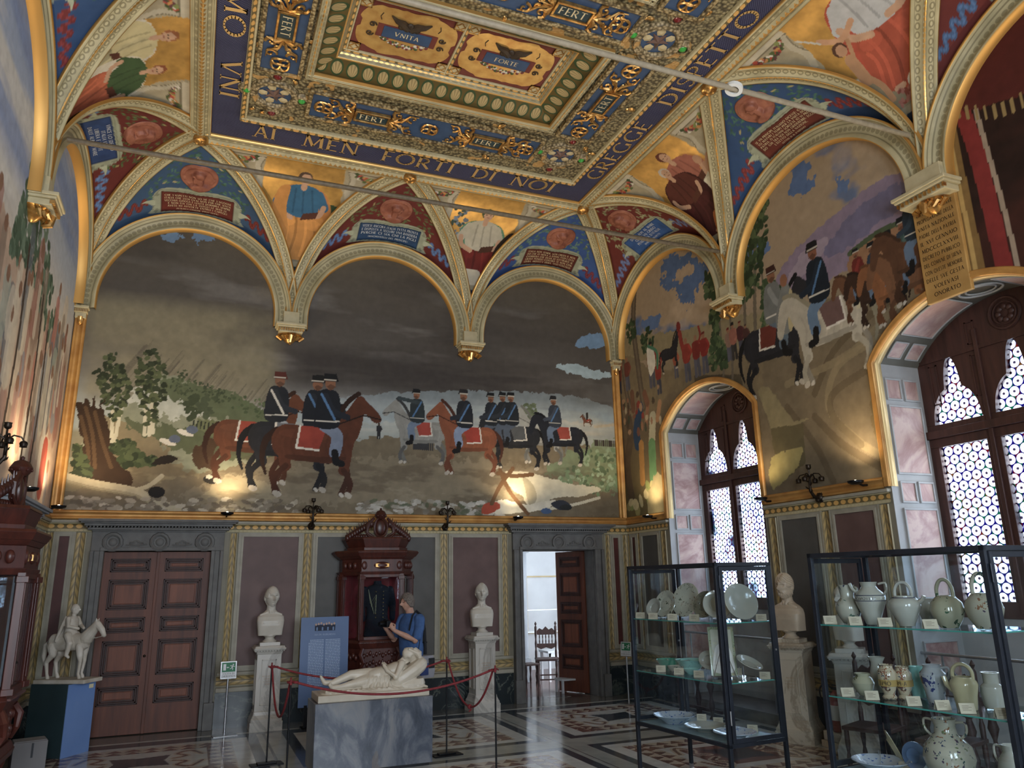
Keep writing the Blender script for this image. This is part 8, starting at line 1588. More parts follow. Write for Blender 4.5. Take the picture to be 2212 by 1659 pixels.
# ------------------------------------------------------------------ bronze branch lamps, spotlights, tie rods
def sconce(loc, rz, label):
    t = empty('branch_sconce', loc, rz); tag(t, label, 'wall lamp', 'bronze rose-branch wall lamps')
    m = MB(); m.sphere((0, -0.05, 0), 0.055, 12, 8, sy=0.8, sz=1.1); m.sphere((0, -0.09, -0.03), 0.03, 8, 6)
    for k in range(6): a = k * pi / 3; m.tube([(0, -0.04, 0), (0.07 * cos(a), -0.05, 0.07 * sin(a))], [0.02, 0.004], 6)
    m.build('wall_boss', BRONZE, t, True)
    m = MB(); m.tube([(0, -0.07, -0.01), (0, -0.14, 0.01), (0, -0.19, 0.08), (0, -0.19, 0.17), (0, -0.18, 0.26)], [0.024, 0.022, 0.018, 0.016, 0.014], 9)
    for k in range(5): z = 0.05 + 0.045 * k; m.tube([(0, -0.19, z), (0.035 * (-1) ** k, -0.20, z + 0.02), (0.055 * (-1) ** k, -0.21, z + 0.045)], [0.008, 0.010, 0.002], 5)
    m.build('leafy_stem', BRONZE, t, True)
    for k in range(4):
        a = 0.4 + k * pi / 2; c, s = cos(a), sin(a); m = MB(); m.tube([(0, -0.18, 0.24), (0.06 * c, -0.18 + 0.06 * s, 0.29), (0.12 * c, -0.18 + 0.12 * s, 0.28), (0.145 * c, -0.18 + 0.145 * s, 0.245)], [0.009, 0.008, 0.007, 0.007], 7); b = m.build('branch', BRONZE, t, True)
        MB().lathe([(0.008, 0.0), (0.030, -0.012), (0.036, -0.03), (0.030, -0.055), (0.034, -0.062), (0.0, -0.05)], 10, (0.145 * c, -0.18 + 0.145 * s, 0.25)).build('rose_socket', BRONZE, b, True)
    m = MB(); m.tube([(0, -0.18, 0.25), (0, -0.18, 0.34)], 0.009, 7); b = m.build('branch', BRONZE, t, True); MB().lathe([(0.008, 0.0), (0.026, 0.010), (0.034, 0.03), (0.030, 0.05), (0.036, 0.062), (0.0, 0.052)], 10, (0, -0.18, 0.34)).build('rose_socket', BRONZE, b, True); return t
sconce((3.47, 0, 2.74), 0, 'bronze rose-branch wall lamp left of the carved showcase crest'); sconce((5.58, 0, 2.74), 0, 'bronze rose-branch wall lamp right of the carved showcase crest'); sconce((RW_, -4.70, 2.80), -pi / 2, 'bronze rose-branch wall lamp between the two windows'); sconce((0, -3.85, 2.98), pi / 2, 'bronze rose-branch wall lamp against the bright left fresco')
BULB = Mat('lit_lamp', 0.5, 0, 0.5, 'ffffff'); BULB.b.inputs['Emission Color'].default_value = (1, 0.80, 0.50, 1); BULB.b.inputs['Emission Strength'].default_value = 30.0; BULB = BULB.m
def fixture(loc, rz, label, power, lit=True, tilt=(0, -0.35, 1.0), ang=150):
    t = empty('spotlight', loc, rz); tag(t, label, 'spotlight', 'small uplights on the gilt ledge')
    MB().tube([(0, 0, -0.03), (0, -0.10, -0.035), (0, -0.17, -0.01)], 0.014, 7).build('bracket_arm', BLACK, t, True); m = MB(); m.lathe([(0.0, -0.03), (0.05, -0.028), (0.085, -0.01), (0.09, 0.012), (0.075, 0.012), (0.07, 0.0)], 18, (0, -0.20, 0)); m.build('reflector_dish', BLACK, t, True)
    if lit: MB().lathe([(0.0, 0.002), (0.035, 0.004), (0.045, 0.012), (0.0, 0.024)], 14, (0, -0.20, 0.0)).build('lamp', BULB, t, True)
    M = Matrix.Translation(loc) @ Matrix.Rotation(rz, 4, 'Z'); d = (M.to_3x3() @ Vector(tilt))
    if power: spot_light('uplight', M @ Vector((0, -0.22, 0.06)), d, power, (1.0, 0.76, 0.46), ang, 1.0, 0.06)
    return t
UP = 88
fixture((2.26, 0, 2.90), 0, 'glowing uplight on the gilt ledge above the closed door', UP); fixture((6.80, 0, 2.90), 0, 'glowing uplight on the gilt ledge above the open doorway', UP); fixture((RW_, -1.00, 2.88), -pi / 2, 'white uplight on the ledge at the far jamb of the first window', UP * 0.8)
fixture((RW_, -5.42, 2.90), -pi / 2, 'bright uplight on the ledge beside the nearer window', UP); fixture((RW_, -3.80, 2.88), -pi / 2, 'dark lamp head jutting over the first window from the ledge', UP * 0.3, False); fixture((0, -0.62, 2.92), pi / 2, 'black uplight dish in the corner beside the gilt pilaster', UP); fixture((0, -2.60, 2.92), pi / 2, 'black uplight dish above the grey stone door cornice', UP)
for (x, y, r) in ((0, -6.2, pi / 2), (0, -9.5, pi / 2), (RW_, -9.0, -pi / 2), (RW_, -13.0, -pi / 2)):
    M = Matrix.Translation((x, y, 2.9)) @ Matrix.Rotation(r, 4, 'Z'); spot_light('uplight', M @ Vector((0, -0.25, 0.05)), M.to_3x3() @ Vector((0, -0.5, 1)), UP * 1.6, (1.0, 0.79, 0.52), 150, 1.0, 0.08)
for x in (2.5, 6.5): spot_light('uplight', (x, -RL + 0.3, 2.95), (0, 0.6, 1), UP * 1.6, (1.0, 0.79, 0.52), 150, 1.0, 0.08)
RODM = mottled('painted_iron', '867c68', '988e78', 20, 0.5, 0.1); RODD = mottled('weathered_iron', '5c5040', '74674f', 20, 0.5, 0.1)
o = MB().tube([(0.24, -SB, 6.60), (8.80, -SB, 6.61)], 0.030, 10).build('tie_rod', RODD, None, True); tag(o, 'brown iron tie rod crossing in front of the far wall arches', 'tie rod', 'iron tie rods across the vault')
t = empty('tie_rod', (4.5, -2 * SB, 6.46)); tag(t, 'pale iron tie rod with a ring crossing below the coffered ceiling', 'tie rod', 'iron tie rods across the vault')
MB().tube([(-4.2, 0, 0.0), (4.23, 0, 0.05)], 0.028, 10).build('rod', RODM, t, True); MB().lathe([(0.05, -0.02), (0.085, -0.02), (0.085, 0.02), (0.05, 0.02), (0.05, -0.02)], 20, M=Matrix.Translation((1.89, 0, 0.035)) @ Matrix.Rotation(0.3, 4, 'Y'), cap=False).build('ring', WHITEP, t, True)

# ------------------------------------------------------------------ glass display cases
FRM = mottled('gunmetal_frame', '1b2029', '252b36', 10, 0.45, 0.05, 0.5, 0.3); SHELF = glass_mat('shelf_glass', (0.90, 0.96, 0.97)); EDGE = Mat('green_glass_edge', 0.15, 0, 0.6, '2e9c8c').m; TRAY = mottled('pale_glass_tray', '8fa9ae', 'a3bbbf', 3, 0.2, 0.0)
LEN, WID = 1.335, 0.65
def case(corner, t_, zoff, label):
    """local x = width (away from the camera side), local y = length towards the far wall"""
    t = empty('display_case', (corner[0], corner[1], 0), -t_); tag(t, label, 'display case', 'glass display cases'); zt, zb = 2.0 + zoff, 0.50 + zoff * 0.5; f = 0.032
    for (x, y) in ((0, 0), (WID - f, 0), (0, LEN - f), (WID - f, LEN - f)):
        lg = MB().box(x, x + f, y, y + f, 0.085, zt).build('corner_post', FRM, t, bevel=0.002)
        c = MB(); c.lathe([(0.028, -0.012), (0.030, 0), (0.028, 0.012)], 16, M=Matrix.Translation((x + f / 2, y + f / 2, 0.030)) @ Matrix.Rotation(pi / 2, 4, 'Y')); c.box(x + f / 2 - 0.018, x + f / 2 + 0.018, y + f / 2 - 0.012, y + f / 2 + 0.012, 0.045, 0.088); c.build('caster', STEEL, lg, True)
    for z, nm in ((zt - f, 'top_rail'), (zb, 'bottom_rail')): MB().box(0, WID, 0, f, z, z + f).box(0, WID, LEN - f, LEN, z, z + f).box(0, f, f, LEN - f, z, z + f).box(WID - f, WID, f, LEN - f, z, z + f).build(nm, FRM, t, bevel=0.002)
    for (y0, nm) in ((-0.010, 'end_door'), (LEN + 0.004, 'end_door')):     # hinged doors in both short ends
        m = MB(); a, b, c, d = f + 0.004, WID - f - 0.004, zb + f + 0.004, zt - f - 0.004; w = 0.036
        m.box(a, a + w, y0, y0 + 0.02, c, d); m.box(b - w, b, y0, y0 + 0.02, c, d); m.box(a + w, b - w, y0, y0 + 0.02, c, c + w); m.box(a + w, b - w, y0, y0 + 0.02, d - w, d); dr = m.build(nm, FRM, t, bevel=0.002)
        MB().box(a + w, b - w, y0 + 0.008, y0 + 0.013, c + w, d - w).build('door_glass', GLASS, dr)
        for z in (zt - 0.22, zb + 0.18): MB().lathe([(0.007, 0), (0.007, 0.11)], 10, (a - 0.006, y0, z)).build('hinge', STEEL if z < 1 else FRM, dr, True)
        MB().lathe([(0.008, 0), (0.009, 0.012)], 10, M=Matrix.Translation((b - 0.018, y0, (zt + zb) / 2)) @ Matrix.Rotation(pi / 2, 4, 'X')).build('lock', STEEL, dr, True)
    for x in (0.012, WID - 0.017): MB().box(x, x + 0.005, f, LEN - f, zb + f, zt - f).build('side_glass', GLASS, t)
    MB().box(f, WID - f, f, LEN - f, zt - 0.016, zt - 0.011).build('top_glass', GLASS, t)
    for z in (zt - 0.51, zt - 1.0):
        s = MB().box(f * 0.9, WID - f * 0.9, f, LEN - f, z - 0.008, z).build('glass_shelf', SHELF, t); e = MB(); e.box(f * 0.9 - 0.002, f * 0.9, f, LEN - f, z - 0.0085, z + 0.0005); e.box(f, WID - f, f - 0.002, f, z - 0.0085, z + 0.0005); e.build('shelf_edge', EDGE, s)
    MB().box(f, WID - f, f, LEN - f, zb + f - 0.010, zb + f).build('bottom_tray', TRAY, t); return t
case((6.07, -6.33), -0.07, 0.0, 'farther glass case on castors holding standing plates and bowls'); case((6.284, -8.687), -0.102, 0.035, 'nearer glass case at the right edge, full of jugs')
# ------------------------------------------------------------------ maiolica
def majolica(name, base, spots, scale=28, thr=0.32, base2=None, bands=()):
    m = Mat(name, 0.12, 0, 0.5, base, 0.3); vo = m.node('ShaderNodeTexVoronoi'); vo.inputs['Scale'].default_value = scale; vc = m.coord('Object', (1, 1, 1)); nz = m.node('ShaderNodeTexNoise'); nz.inputs['Scale'].default_value = scale * 1.3
    mp = m.node('ShaderNodeMix'); mp.data_type = 'VECTOR'; mp.inputs[0].default_value = 0.10; m.nt.links.new(vc, nz.inputs['Vector']); m.nt.links.new(vc, mp.inputs[4]); m.nt.links.new(nz.outputs[1], mp.inputs[5]); m.nt.links.new(mp.outputs[1], vo.inputs['Vector'])
    d = E(m.nt, vo.outputs[0]); big = m.noise(scale * 0.28, 2).gt(0.46); c = m.ramp(m.noise(6, 3), [(0.3, base), (0.7, base2 or base)])
    sel = m.node('ShaderNodeSeparateXYZ'); m.nt.links.new(vo.outputs[1], sel.inputs[0]); sp = m.ramp(E(m.nt, sel.outputs[0]), [(i / max(1, len(spots)), s) for i, s in enumerate(spots)]); sp.node.color_ramp.interpolation = 'CONSTANT'
    c = m.mix(d.lt(thr) * big, c, sp); x, y, z = m.xyz()
    for (z0, z1, cc) in bands: c = m.mix(z.band(z0, z1), c, cc)
    m.color(c); return m.m
MJ = dict(white=majolica('white_maiolica', 'a9a595', ['a9a595'], 20, 0.0), flor=majolica('sprigged_maiolica', 'aca691', ['2c3c5c', '3c5a48', '6a5a3a', '24304a'], 24, 0.30), green=majolica('clover_maiolica', 'a19c7c', ['24422c', '33563a', '5a5a3a'], 17, 0.30), blue=majolica('blue_scroll_maiolica', 'a0a3a4', ['1c2850', '26366a'], 22, 0.46), multi=majolica('polychrome_maiolica', 'aba48c', ['2f4c4a', '4a3a52', '8a5a34', '243a5c', '5c6a3a'], 26, 0.34), brown=majolica('grotesque_maiolica', 'b7a582', ['5a3a24', '6a4a3a', '3c4a5a', '8a4a2c'], 34, 0.48), cream=majolica('cream_glaze', 'b8ab7c', ['b8ab7c'], 20, 0.0), teal=majolica('turquoise_glaze', '7fc4b8', ['5a7c74'], 30, 0.2), emer=majolica('emerald_glaze', '1f8a6c', ['1a7a60'], 30, 0.3), dish=majolica('blue_border_dish', 'b4bcc6', ['5c7cb4', '3f60a0'], 26, 0.30), dark=majolica('smoky_dish', '77725c', ['504c3c', '5c5a48'], 30, 0.4), pink=majolica('leafy_dish', 'b7b29c', ['6a5a44', '4a5440', '8c6a4c'], 26, 0.26))
def vessel(name, xy, z, prof, mat, label, cat, group, handles=(), rz=0.0, extra=None, sc=1.0):
    t = empty(name, (xy[0], xy[1], z), rz); tag(t, label, cat, group)
    pr = [(r * sc, h * sc) for r, h in prof]; inner = [(max(0.0005, r - 0.006), h) for r, h in reversed(pr[1:])]; inner[-1] = (0.0005, pr[1][1] + 0.004)
    b = MB().lathe([(0.0005, pr[0][1])] + pr + inner, 32, cap=False).build('vessel_body', mat, t, True)
    for (pts, r) in handles: MB().tube(smooth_pts([tuple(c * sc for c in p) for p in pts], 5).tolist(), r, 9).build('handle', mat, t, True)
    if extra: extra(t)
    return t
def bl(lines, z, r, h, mat, rz0=0.0, fit=0.14):      # letters wrapped on the body, facing local -x
    return lambda t: text_mesh('painted_lettering', lines, h, lambda a, b: (-(r + 0.0015) * cos(a / r), -(r + 0.0015) * sin(-a / r) * -1 * -1, z + b), mat, t, serif=False, fit=fit)
def band(z0, z1, r, mat): return lambda t: MB().lathe([(r + 0.001, z0), (r + 0.0012, z1)], 32, cap=False).build('painted_band', mat, t, True)
YEL = Mat('yellow_label_band', 0.2, 0, 0.5, 'a8883a').m; NAVL = Mat('cobalt_line', 0.2, 0, 0.5, '1c2a4c').m; GLZ = dict(jug='jugs and vessels on the upper shelf', mid='drug jars and jugs on the middle shelf', low='dishes and jars at the bottom of the nearer case')
S1, S2, S3 = 1.527, 1.037, 0.553
RZ = 0.35
def arch_handle(w, z0, h, r=0.011, d=0.0): return ([(0, -w, z0), (0, -w * 0.95, z0 + h * 0.6), (0, -w * 0.4, z0 + h), (0, w * 0.4, z0 + h), (0, w * 0.95, z0 + h * 0.6), (0, w, z0)], r)
def side_handle(r0, z1, z0, out, sg=1): return ([(0, sg * r0, z1), (0, sg * (r0 + out), z1 + 0.005), (0, sg * (r0 + out), (z0 + z1) / 2), (0, sg * r0 * 0.95, z0)], 0.008)
belly = [(0.045, 0), (0.050, 0.01), (0.075, 0.05), (0.092, 0.10), (0.085, 0.145), (0.055, 0.175), (0.047, 0.19), (0.052, 0.235), (0.058, 0.27), (0.060, 0.275)]
vessel('flask_jug', (6.381, -7.476), S1, belly, MJ['flor'], 'white jug with tall neck and grey flower sprigs, leftmost on the upper shelf', 'jug', GLZ['jug'], [side_handle(0.055, 0.25, 0.14, 0.04, -1)])
jar = [(0.045, 0), (0.050, 0.012), (0.070, 0.07), (0.100, 0.15), (0.105, 0.19), (0.085, 0.225), (0.060, 0.245), (0.050, 0.265), (0.055, 0.285), (0.060, 0.295)]
def x1(t): bl(['BETTONICA'], 0.172, 0.103, 0.020, LETK, fit=0.16)(t); MB().lathe([(0.1055, 0.163), (0.1065, 0.167)], 32, cap=False).build('painted_band', NAVL, t, True); MB().lathe([(0.1065, 0.201), (0.104, 0.205)], 32, cap=False).build('painted_band', NAVL, t, True); MB().tube([(-0.01, 0.08, 0.21), (-0.01, 0.12, 0.25), (-0.01, 0.135, 0.285)], [0.014, 0.011, 0.013], 9).build('spout', MJ['white'], t, True)
vessel('pharmacy_jug', (6.401, -7.668), S1, jar, MJ['white'], 'white spouted pharmacy jug with a dark lettered band', 'jug', GLZ['jug'], [side_handle(0.07, 0.28, 0.18, 0.05, -1)], RZ, x1)
pot = [(0.050, 0), (0.052, 0.01), (0.075, 0.06), (0.105, 0.12), (0.105, 0.155), (0.080, 0.185), (0.062, 0.19), (0.062, 0.20)]
def x2(t): MB().tube([(0, -0.085, 0.15), (0, -0.125, 0.175), (0, -0.135, 0.20)], [0.018, 0.015, 0.014], 9).build('spout', MJ['white'], t, True); MB().lathe([(0.0815, 0.186), (0.079, 0.190)], 30, cap=False).build('painted_band', NAVL, t, True)
vessel('handled_pot', (6.428, -7.932), S1, pot, MJ['white'], 'white spouted pot with looped top handle, in the middle of the upper shelf', 'jug', GLZ['jug'], [arch_handle(0.055, 0.185, 0.10)], RZ, x2)
vessel('small_jug', (6.649, -7.931), S1, [(0.04, 0), (0.05, 0.04), (0.062, 0.09), (0.05, 0.13), (0.042, 0.15), (0.046, 0.175)], MJ['white'], 'small grey-white jug tucked behind the green clover pot', 'jug', GLZ['jug'], [side_handle(0.045, 0.16, 0.07, 0.035, 1)], RZ)
egg = [(0.055, 0), (0.060, 0.01), (0.090, 0.06), (0.105, 0.11), (0.092, 0.16), (0.060, 0.195), (0.048, 0.20), (0.03, 0.205)]
vessel('clover_pot', (6.471, -8.224), S1, egg, MJ['green'], 'egg-shaped pot with green clover sprigs and a tall loop handle', 'jug', GLZ['jug'], [arch_handle(0.048, 0.185, 0.115, 0.012)], RZ)
vessel('figured_pot', (6.556, -8.423), S1, egg, MJ['multi'], 'round pot with a dark painted figure beside the case\'s corner post', 'jug', GLZ['jug'], [arch_handle(0.048, 0.185, 0.125, 0.013)], RZ, None, 1.08)
vessel('sprig_cup', (6.459, -7.468), S2, [(0.03, 0), (0.055, 0.03), (0.058, 0.06), (0.045, 0.08)], MJ['flor'], 'small sprigged cup behind the first card of the middle shelf', 'cup', GLZ['mid'])
vessel('leaf_bowl', (6.386, -7.520), S2, [(0.035, 0), (0.040, 0.008), (0.065, 0.045), (0.078, 0.085), (0.062, 0.12), (0.050, 0.13), (0.056, 0.150)], MJ['green'], 'round green-leaved bowl with flared lip on the middle shelf', 'bowl', GLZ['mid'])
vessel('pouring_jug', (6.601, -7.461), S2, [(0.04, 0), (0.055, 0.06), (0.058, 0.12), (0.045, 0.18), (0.042, 0.21), (0.062, 0.245)], MJ['white'], 'white lipped jug standing behind the lettered drug jars', 'jug', GLZ['mid'])
alb = [(0.045, 0), (0.050, 0.01), (0.035, 0.03), (0.045, 0.06), (0.058, 0.10), (0.062, 0.15), (0.060, 0.18), (0.045, 0.20), (0.042, 0.215), (0.050, 0.225)]
def x3(w): return lambda t: (band(0.085, 0.128, 0.060, YEL)(t), bl([w], 0.093, 0.0625, 0.026, LETK, fit=0.085)(t))
vessel('drug_jar', (6.406, -7.722), S2, alb, MJ['brown'], 'brown scrolled drug jar with a yellow band reading OPVL', 'drug jar', GLZ['mid'], (), RZ, x3('OPVL')); vessel('drug_jar', (6.484, -7.784), S2, alb, MJ['brown'], 'brown scrolled drug jar with a yellow band beginning A P', 'drug jar', GLZ['mid'], (), RZ, x3('A-PES'), 0.95)
vessel('teal_jar', (6.633, -7.771), S2, [(0.045, 0), (0.055, 0.08), (0.058, 0.15), (0.045, 0.19), (0.05, 0.205)], MJ['teal'], 'plain turquoise jar between the drug jars and the blue scrolled jar', 'jar', GLZ['mid'])
vessel('scroll_jar', (6.491, -8.022), S2, [(0.045, 0), (0.050, 0.01), (0.062, 0.08), (0.080, 0.16), (0.082, 0.19), (0.060, 0.215), (0.052, 0.23), (0.060, 0.245)], MJ['blue'], 'handled jar with dark blue scrollwork on the middle shelf', 'jar', GLZ['mid'], [side_handle(0.055, 0.225, 0.13, 0.045, -1)], RZ)
def x4(t): MB().tube([(0, 0.055, 0.10), (0, 0.10, 0.14), (0, 0.115, 0.19)], [0.022, 0.017, 0.015], 9).build('spout', MJ['cream'], t, True)
vessel('cream_kettle', (6.462, -8.266), S2, [(0.058, 0), (0.060, 0.01), (0.068, 0.08), (0.082, 0.15), (0.075, 0.17), (0.062, 0.185), (0.060, 0.195)], MJ['cream'], 'cream glazed kettle with a big arched handle on the middle shelf', 'kettle', GLZ['mid'], [arch_handle(0.058, 0.18, 0.085, 0.012)], RZ, x4)
vessel('banded_jar', (6.640, -8.322), S2, [(0.055, 0), (0.062, 0.02), (0.070, 0.09), (0.066, 0.13), (0.045, 0.15), (0.045, 0.20), (0.052, 0.215)], MJ['white'], 'pale jar with grey bands, last on the middle shelf before the post', 'jar', GLZ['mid'])
vessel('two_handled_jar', (6.463, -8.078), S3, [(0.075, 0), (0.085, 0.02), (0.135, 0.10), (0.155, 0.17), (0.140, 0.24), (0.095, 0.29), (0.068, 0.315), (0.062, 0.36), (0.075, 0.405)], MJ['multi'], 'big two-handled jar strewn with blue and green sprigs at the case bottom', 'jar', GLZ['low'], [side_handle(0.065, 0.385, 0.27, 0.06, -1), side_handle(0.065, 0.385, 0.27, 0.06, 1)], 0.3)
vessel('white_ewer', (6.691, -8.344), S3, [(0.06, 0), (0.085, 0.05), (0.095, 0.12), (0.075, 0.19), (0.05, 0.23), (0.055, 0.27)], MJ['white'], 'white ewer cut by the corner post at the bottom of the nearer case', 'jug', GLZ['low'], [side_handle(0.05, 0.25, 0.12, 0.045, 1)], 0.3)
def dish_flat(xy, z, r, h, mat, label, grp, ribs=0):
    t = empty('dish', (xy[0], xy[1], z)); tag(t, label, 'dish', grp); p = [(0.0005, 0.0), (r * 0.45, 0.0), (r * 0.50, 0.006), (r * 0.72, h * 0.55), (r, h), (r, h + 0.004), (r * 0.70, h * 0.55 + 0.006), (r * 0.48, 0.012), (0.0005, 0.010)]
    o = MB().lathe(p, 44, cap=False).build('dish_body', mat, t, True); MB().lathe([(r * 0.48, -0.0), (r * 0.46, 0.004)], 30, cap=False).build('foot_ring', mat, o, True); return t
dish_flat((6.410, -7.563), S3, 0.19, 0.065, MJ['dish'], 'wide lobed white dish lying at the bottom left of the nearer case', GLZ['low'])
G1 = 'dishes lying in the bottom of the farther case'
dish_flat((6.249, -5.275), 0.535, 0.200, 0.072, MJ['dish'], 'deep dish with blue leaf border, farthest on the bottom tray', G1); dish_flat((6.274, -5.736), 0.535, 0.195, 0.045, MJ['white'], 'plain white dish in the middle of the bottom tray', G1); dish_flat((6.320, -6.082), 0.535, 0.185, 0.042, MJ['dish'], 'blue-flowered white dish beside the farther case\'s front post', G1)
def plate_up(xy, z, r, mat, label, face, tilt=18, grp='plates standing on the upper shelf of the farther case', card=False):
    t = empty('standing_plate', (xy[0], xy[1], z), face); tag(t, label, 'plate', grp)
    M = Matrix.Translation((0, 0, r * 0.985)) @ Matrix.Rotation(radians(90 - tilt), 4, 'X')    # faces -y, leaning back
    p = [(0.0005, 0.0), (r * 0.5, 0.0), (r * 0.58, 0.010), (r * 0.97, 0.022), (r, 0.026), (r * 0.97, 0.030), (r * 0.60, 0.018), (r * 0.52, 0.008), (0.0005, 0.008)]
    MB().lathe(p, 44, M=M, cap=False).build('plate_body', mat, t, True)
    s = MB(); [s.tube([(sx * r * 0.4, -0.03, 0.02), (sx * r * 0.4, -0.028, 0.005), (sx * r * 0.4, 0.09, 0.005), (sx * r * 0.25, 0.05 + r * 0.25, r * 0.8)], 0.003, 5) for sx in (-1, 1)]; s.build('wire_stand', STEEL, t, True); return t
FC = -pi / 2 + 0.25
plate_up((6.206, -5.123), 1.49, 0.095, MJ['white'], 'smallest white plate, leftmost on the upper shelf', FC); plate_up((6.292, -5.204), 1.49, 0.135, MJ['pink'], 'white plate with dotted rim, second from the left post', FC); plate_up((6.438, -5.350), 1.49, 0.170, MJ['pink'], 'large oval-looking plate with a central flower sprig', FC); plate_up((6.461, -5.620), 1.49, 0.130, MJ['dark'], 'smoky brown-grey plate beside the corner post', FC)
plate_up((6.494, -6.091), 1.49, 0.165, MJ['white'], 'large white plate with coat of arms behind the glass door', -0.15); plate_up((6.473, -5.783), 1.49, 0.135, MJ['white'], 'pale plate almost hidden behind the corner post', -0.6)
S4 = 1.0; G2 = 'bowls on the middle shelf of the farther case'
bw = lambda r, h: [(r * 0.45, 0), (r * 0.47, 0.006), (r * 0.75, h * 0.5), (r * 0.95, h * 0.92), (r, h)]
vessel('bowl', (6.294, -5.166), S4, bw(0.125, 0.10), MJ['emer'], 'emerald green bowl at the left end of the middle shelf', 'bowl', G2); vessel('bowl', (6.409, -5.158), S4, bw(0.115, 0.09), MJ['white'], 'white bowl half behind the turquoise basin', 'bowl', G2); vessel('bowl', (6.423, -5.360), S4, bw(0.155, 0.105), MJ['teal'], 'wide turquoise basin on the middle shelf', 'bowl', G2); vessel('bowl', (6.252, -5.346), S4, bw(0.085, 0.055), MJ['flor'], 'small bowl with dark leaf rim in front of the white bowl', 'bowl', G2); vessel('bowl', (6.268, -5.580), S4, bw(0.08, 0.05), MJ['teal'], 'small glossy turquoise bowl in front of the basin', 'bowl', G2)
plate_up((6.461, -5.610), S4, 0.105, MJ['white'], 'white scalloped dish leaning beside the painted tile', -0.5, 40, G2); plate_up((6.497, -6.129), S4, 0.12, MJ['white'], 'white dish lying back on the shelf behind the glass door', 0.3, 62, G2)
# painted tile on a wire easel
TILEB = majolica('tile_border', '8f9470', ['5c6a3c', 'a08a4c'], 40, 0.45); TILEF = mottled('tile_field', 'a39c80', 'b4ad92', 6, 0.5, 0)
q = (6.361, -5.955); t = empty('painted_tile', (q[0], q[1], S4), -0.55); tag(t, 'upright painted tile of a draped half figure on a wire easel', 'painted tile'); M = Matrix.Rotation(radians(-12), 4, 'X')
MB().box(-0.115, 0.115, -0.006, 0.006, 0.015, 0.44, M).build('tile_border', TILEB, t, bevel=0.002); f_ = MB().box(-0.092, 0.092, -0.009, -0.006, 0.04, 0.415, M).build('tile_field', TILEF, t)
def tp(nm, col, pts): 
    q_ = MB(); q_.add([M @ Vector((a, -0.0102, b)) for a, b in smooth_pts(pts, 4, True)], [tuple(range(len(pts) * 4))]); q_.build(nm, Mat('tile_' + nm, 0.2, 0, 0.5, col).m, f_)
tp('cloak', 'cfc6b8', [(-0.085, 0.05), (-0.075, 0.20), (-0.04, 0.28), (0.04, 0.28), (0.08, 0.20), (0.085, 0.05)]); tp('dress', '9c5a44', [(-0.02, 0.06), (-0.03, 0.2), (0.0, 0.26), (0.03, 0.2), (0.03, 0.06)]); tp('face', 'caa384', [(-0.025, 0.30), (-0.02, 0.34), (0.0, 0.355), (0.02, 0.34), (0.025, 0.30), (0, 0.27)])
s = MB(); s.tube([(-0.10, -0.03, 0.004), (0.0, -0.02, 0.30), (0.10, -0.03, 0.004)], 0.004, 6); s.tube([(0, -0.02, 0.28), (0, 0.14, 0.004)], 0.004, 6); s.tube([(-0.10, -0.03, 0.012), (0.10, -0.03, 0.012)], 0.004, 6); s.build('wire_easel', mottled('brown_wire', '5c4636', '6c5644', 20, 0.4), t, True)
# folded cards
CARD = mottled('buff_card', 'b9a98a', 'c4b596', 8, 0.7, 0.0); INKC = Mat('card_print', 0.7, 0, 0.3, '7f7058').m
def card0():
    t = empty('label_card'); c = MB(); c.add([(-0.045, -0.022, 0), (0.045, -0.022, 0), (0.045, 0, 0.058), (-0.045, 0, 0.058), (-0.045, 0.026, 0), (0.045, 0.026, 0)], [(0, 1, 2, 3), (3, 2, 5, 4)]); o = c.build('folded_card', CARD, t); sd = o.modifiers.new('thick', 'SOLIDIFY'); sd.thickness = 0.0012
    V = []; F = []
    for i, w in enumerate((0.04, 0.055, 0.035, 0.05)): z = 0.042 - i * 0.008; y = -0.022 + z * 0.022 / 0.058 - 0.0016; n = len(V); V += [(-0.03, y, z), (-0.03 + w, y, z), (-0.03 + w, y + 0.0007, z + 0.0025), (-0.03, y + 0.0007, z + 0.0025)]; F.append((n, n + 1, n + 2, n + 3))
    np_mesh('card_print', np.array(V), np.array(F), INKC, o); return t
cd = card0(); bpy.context.view_layer.update()
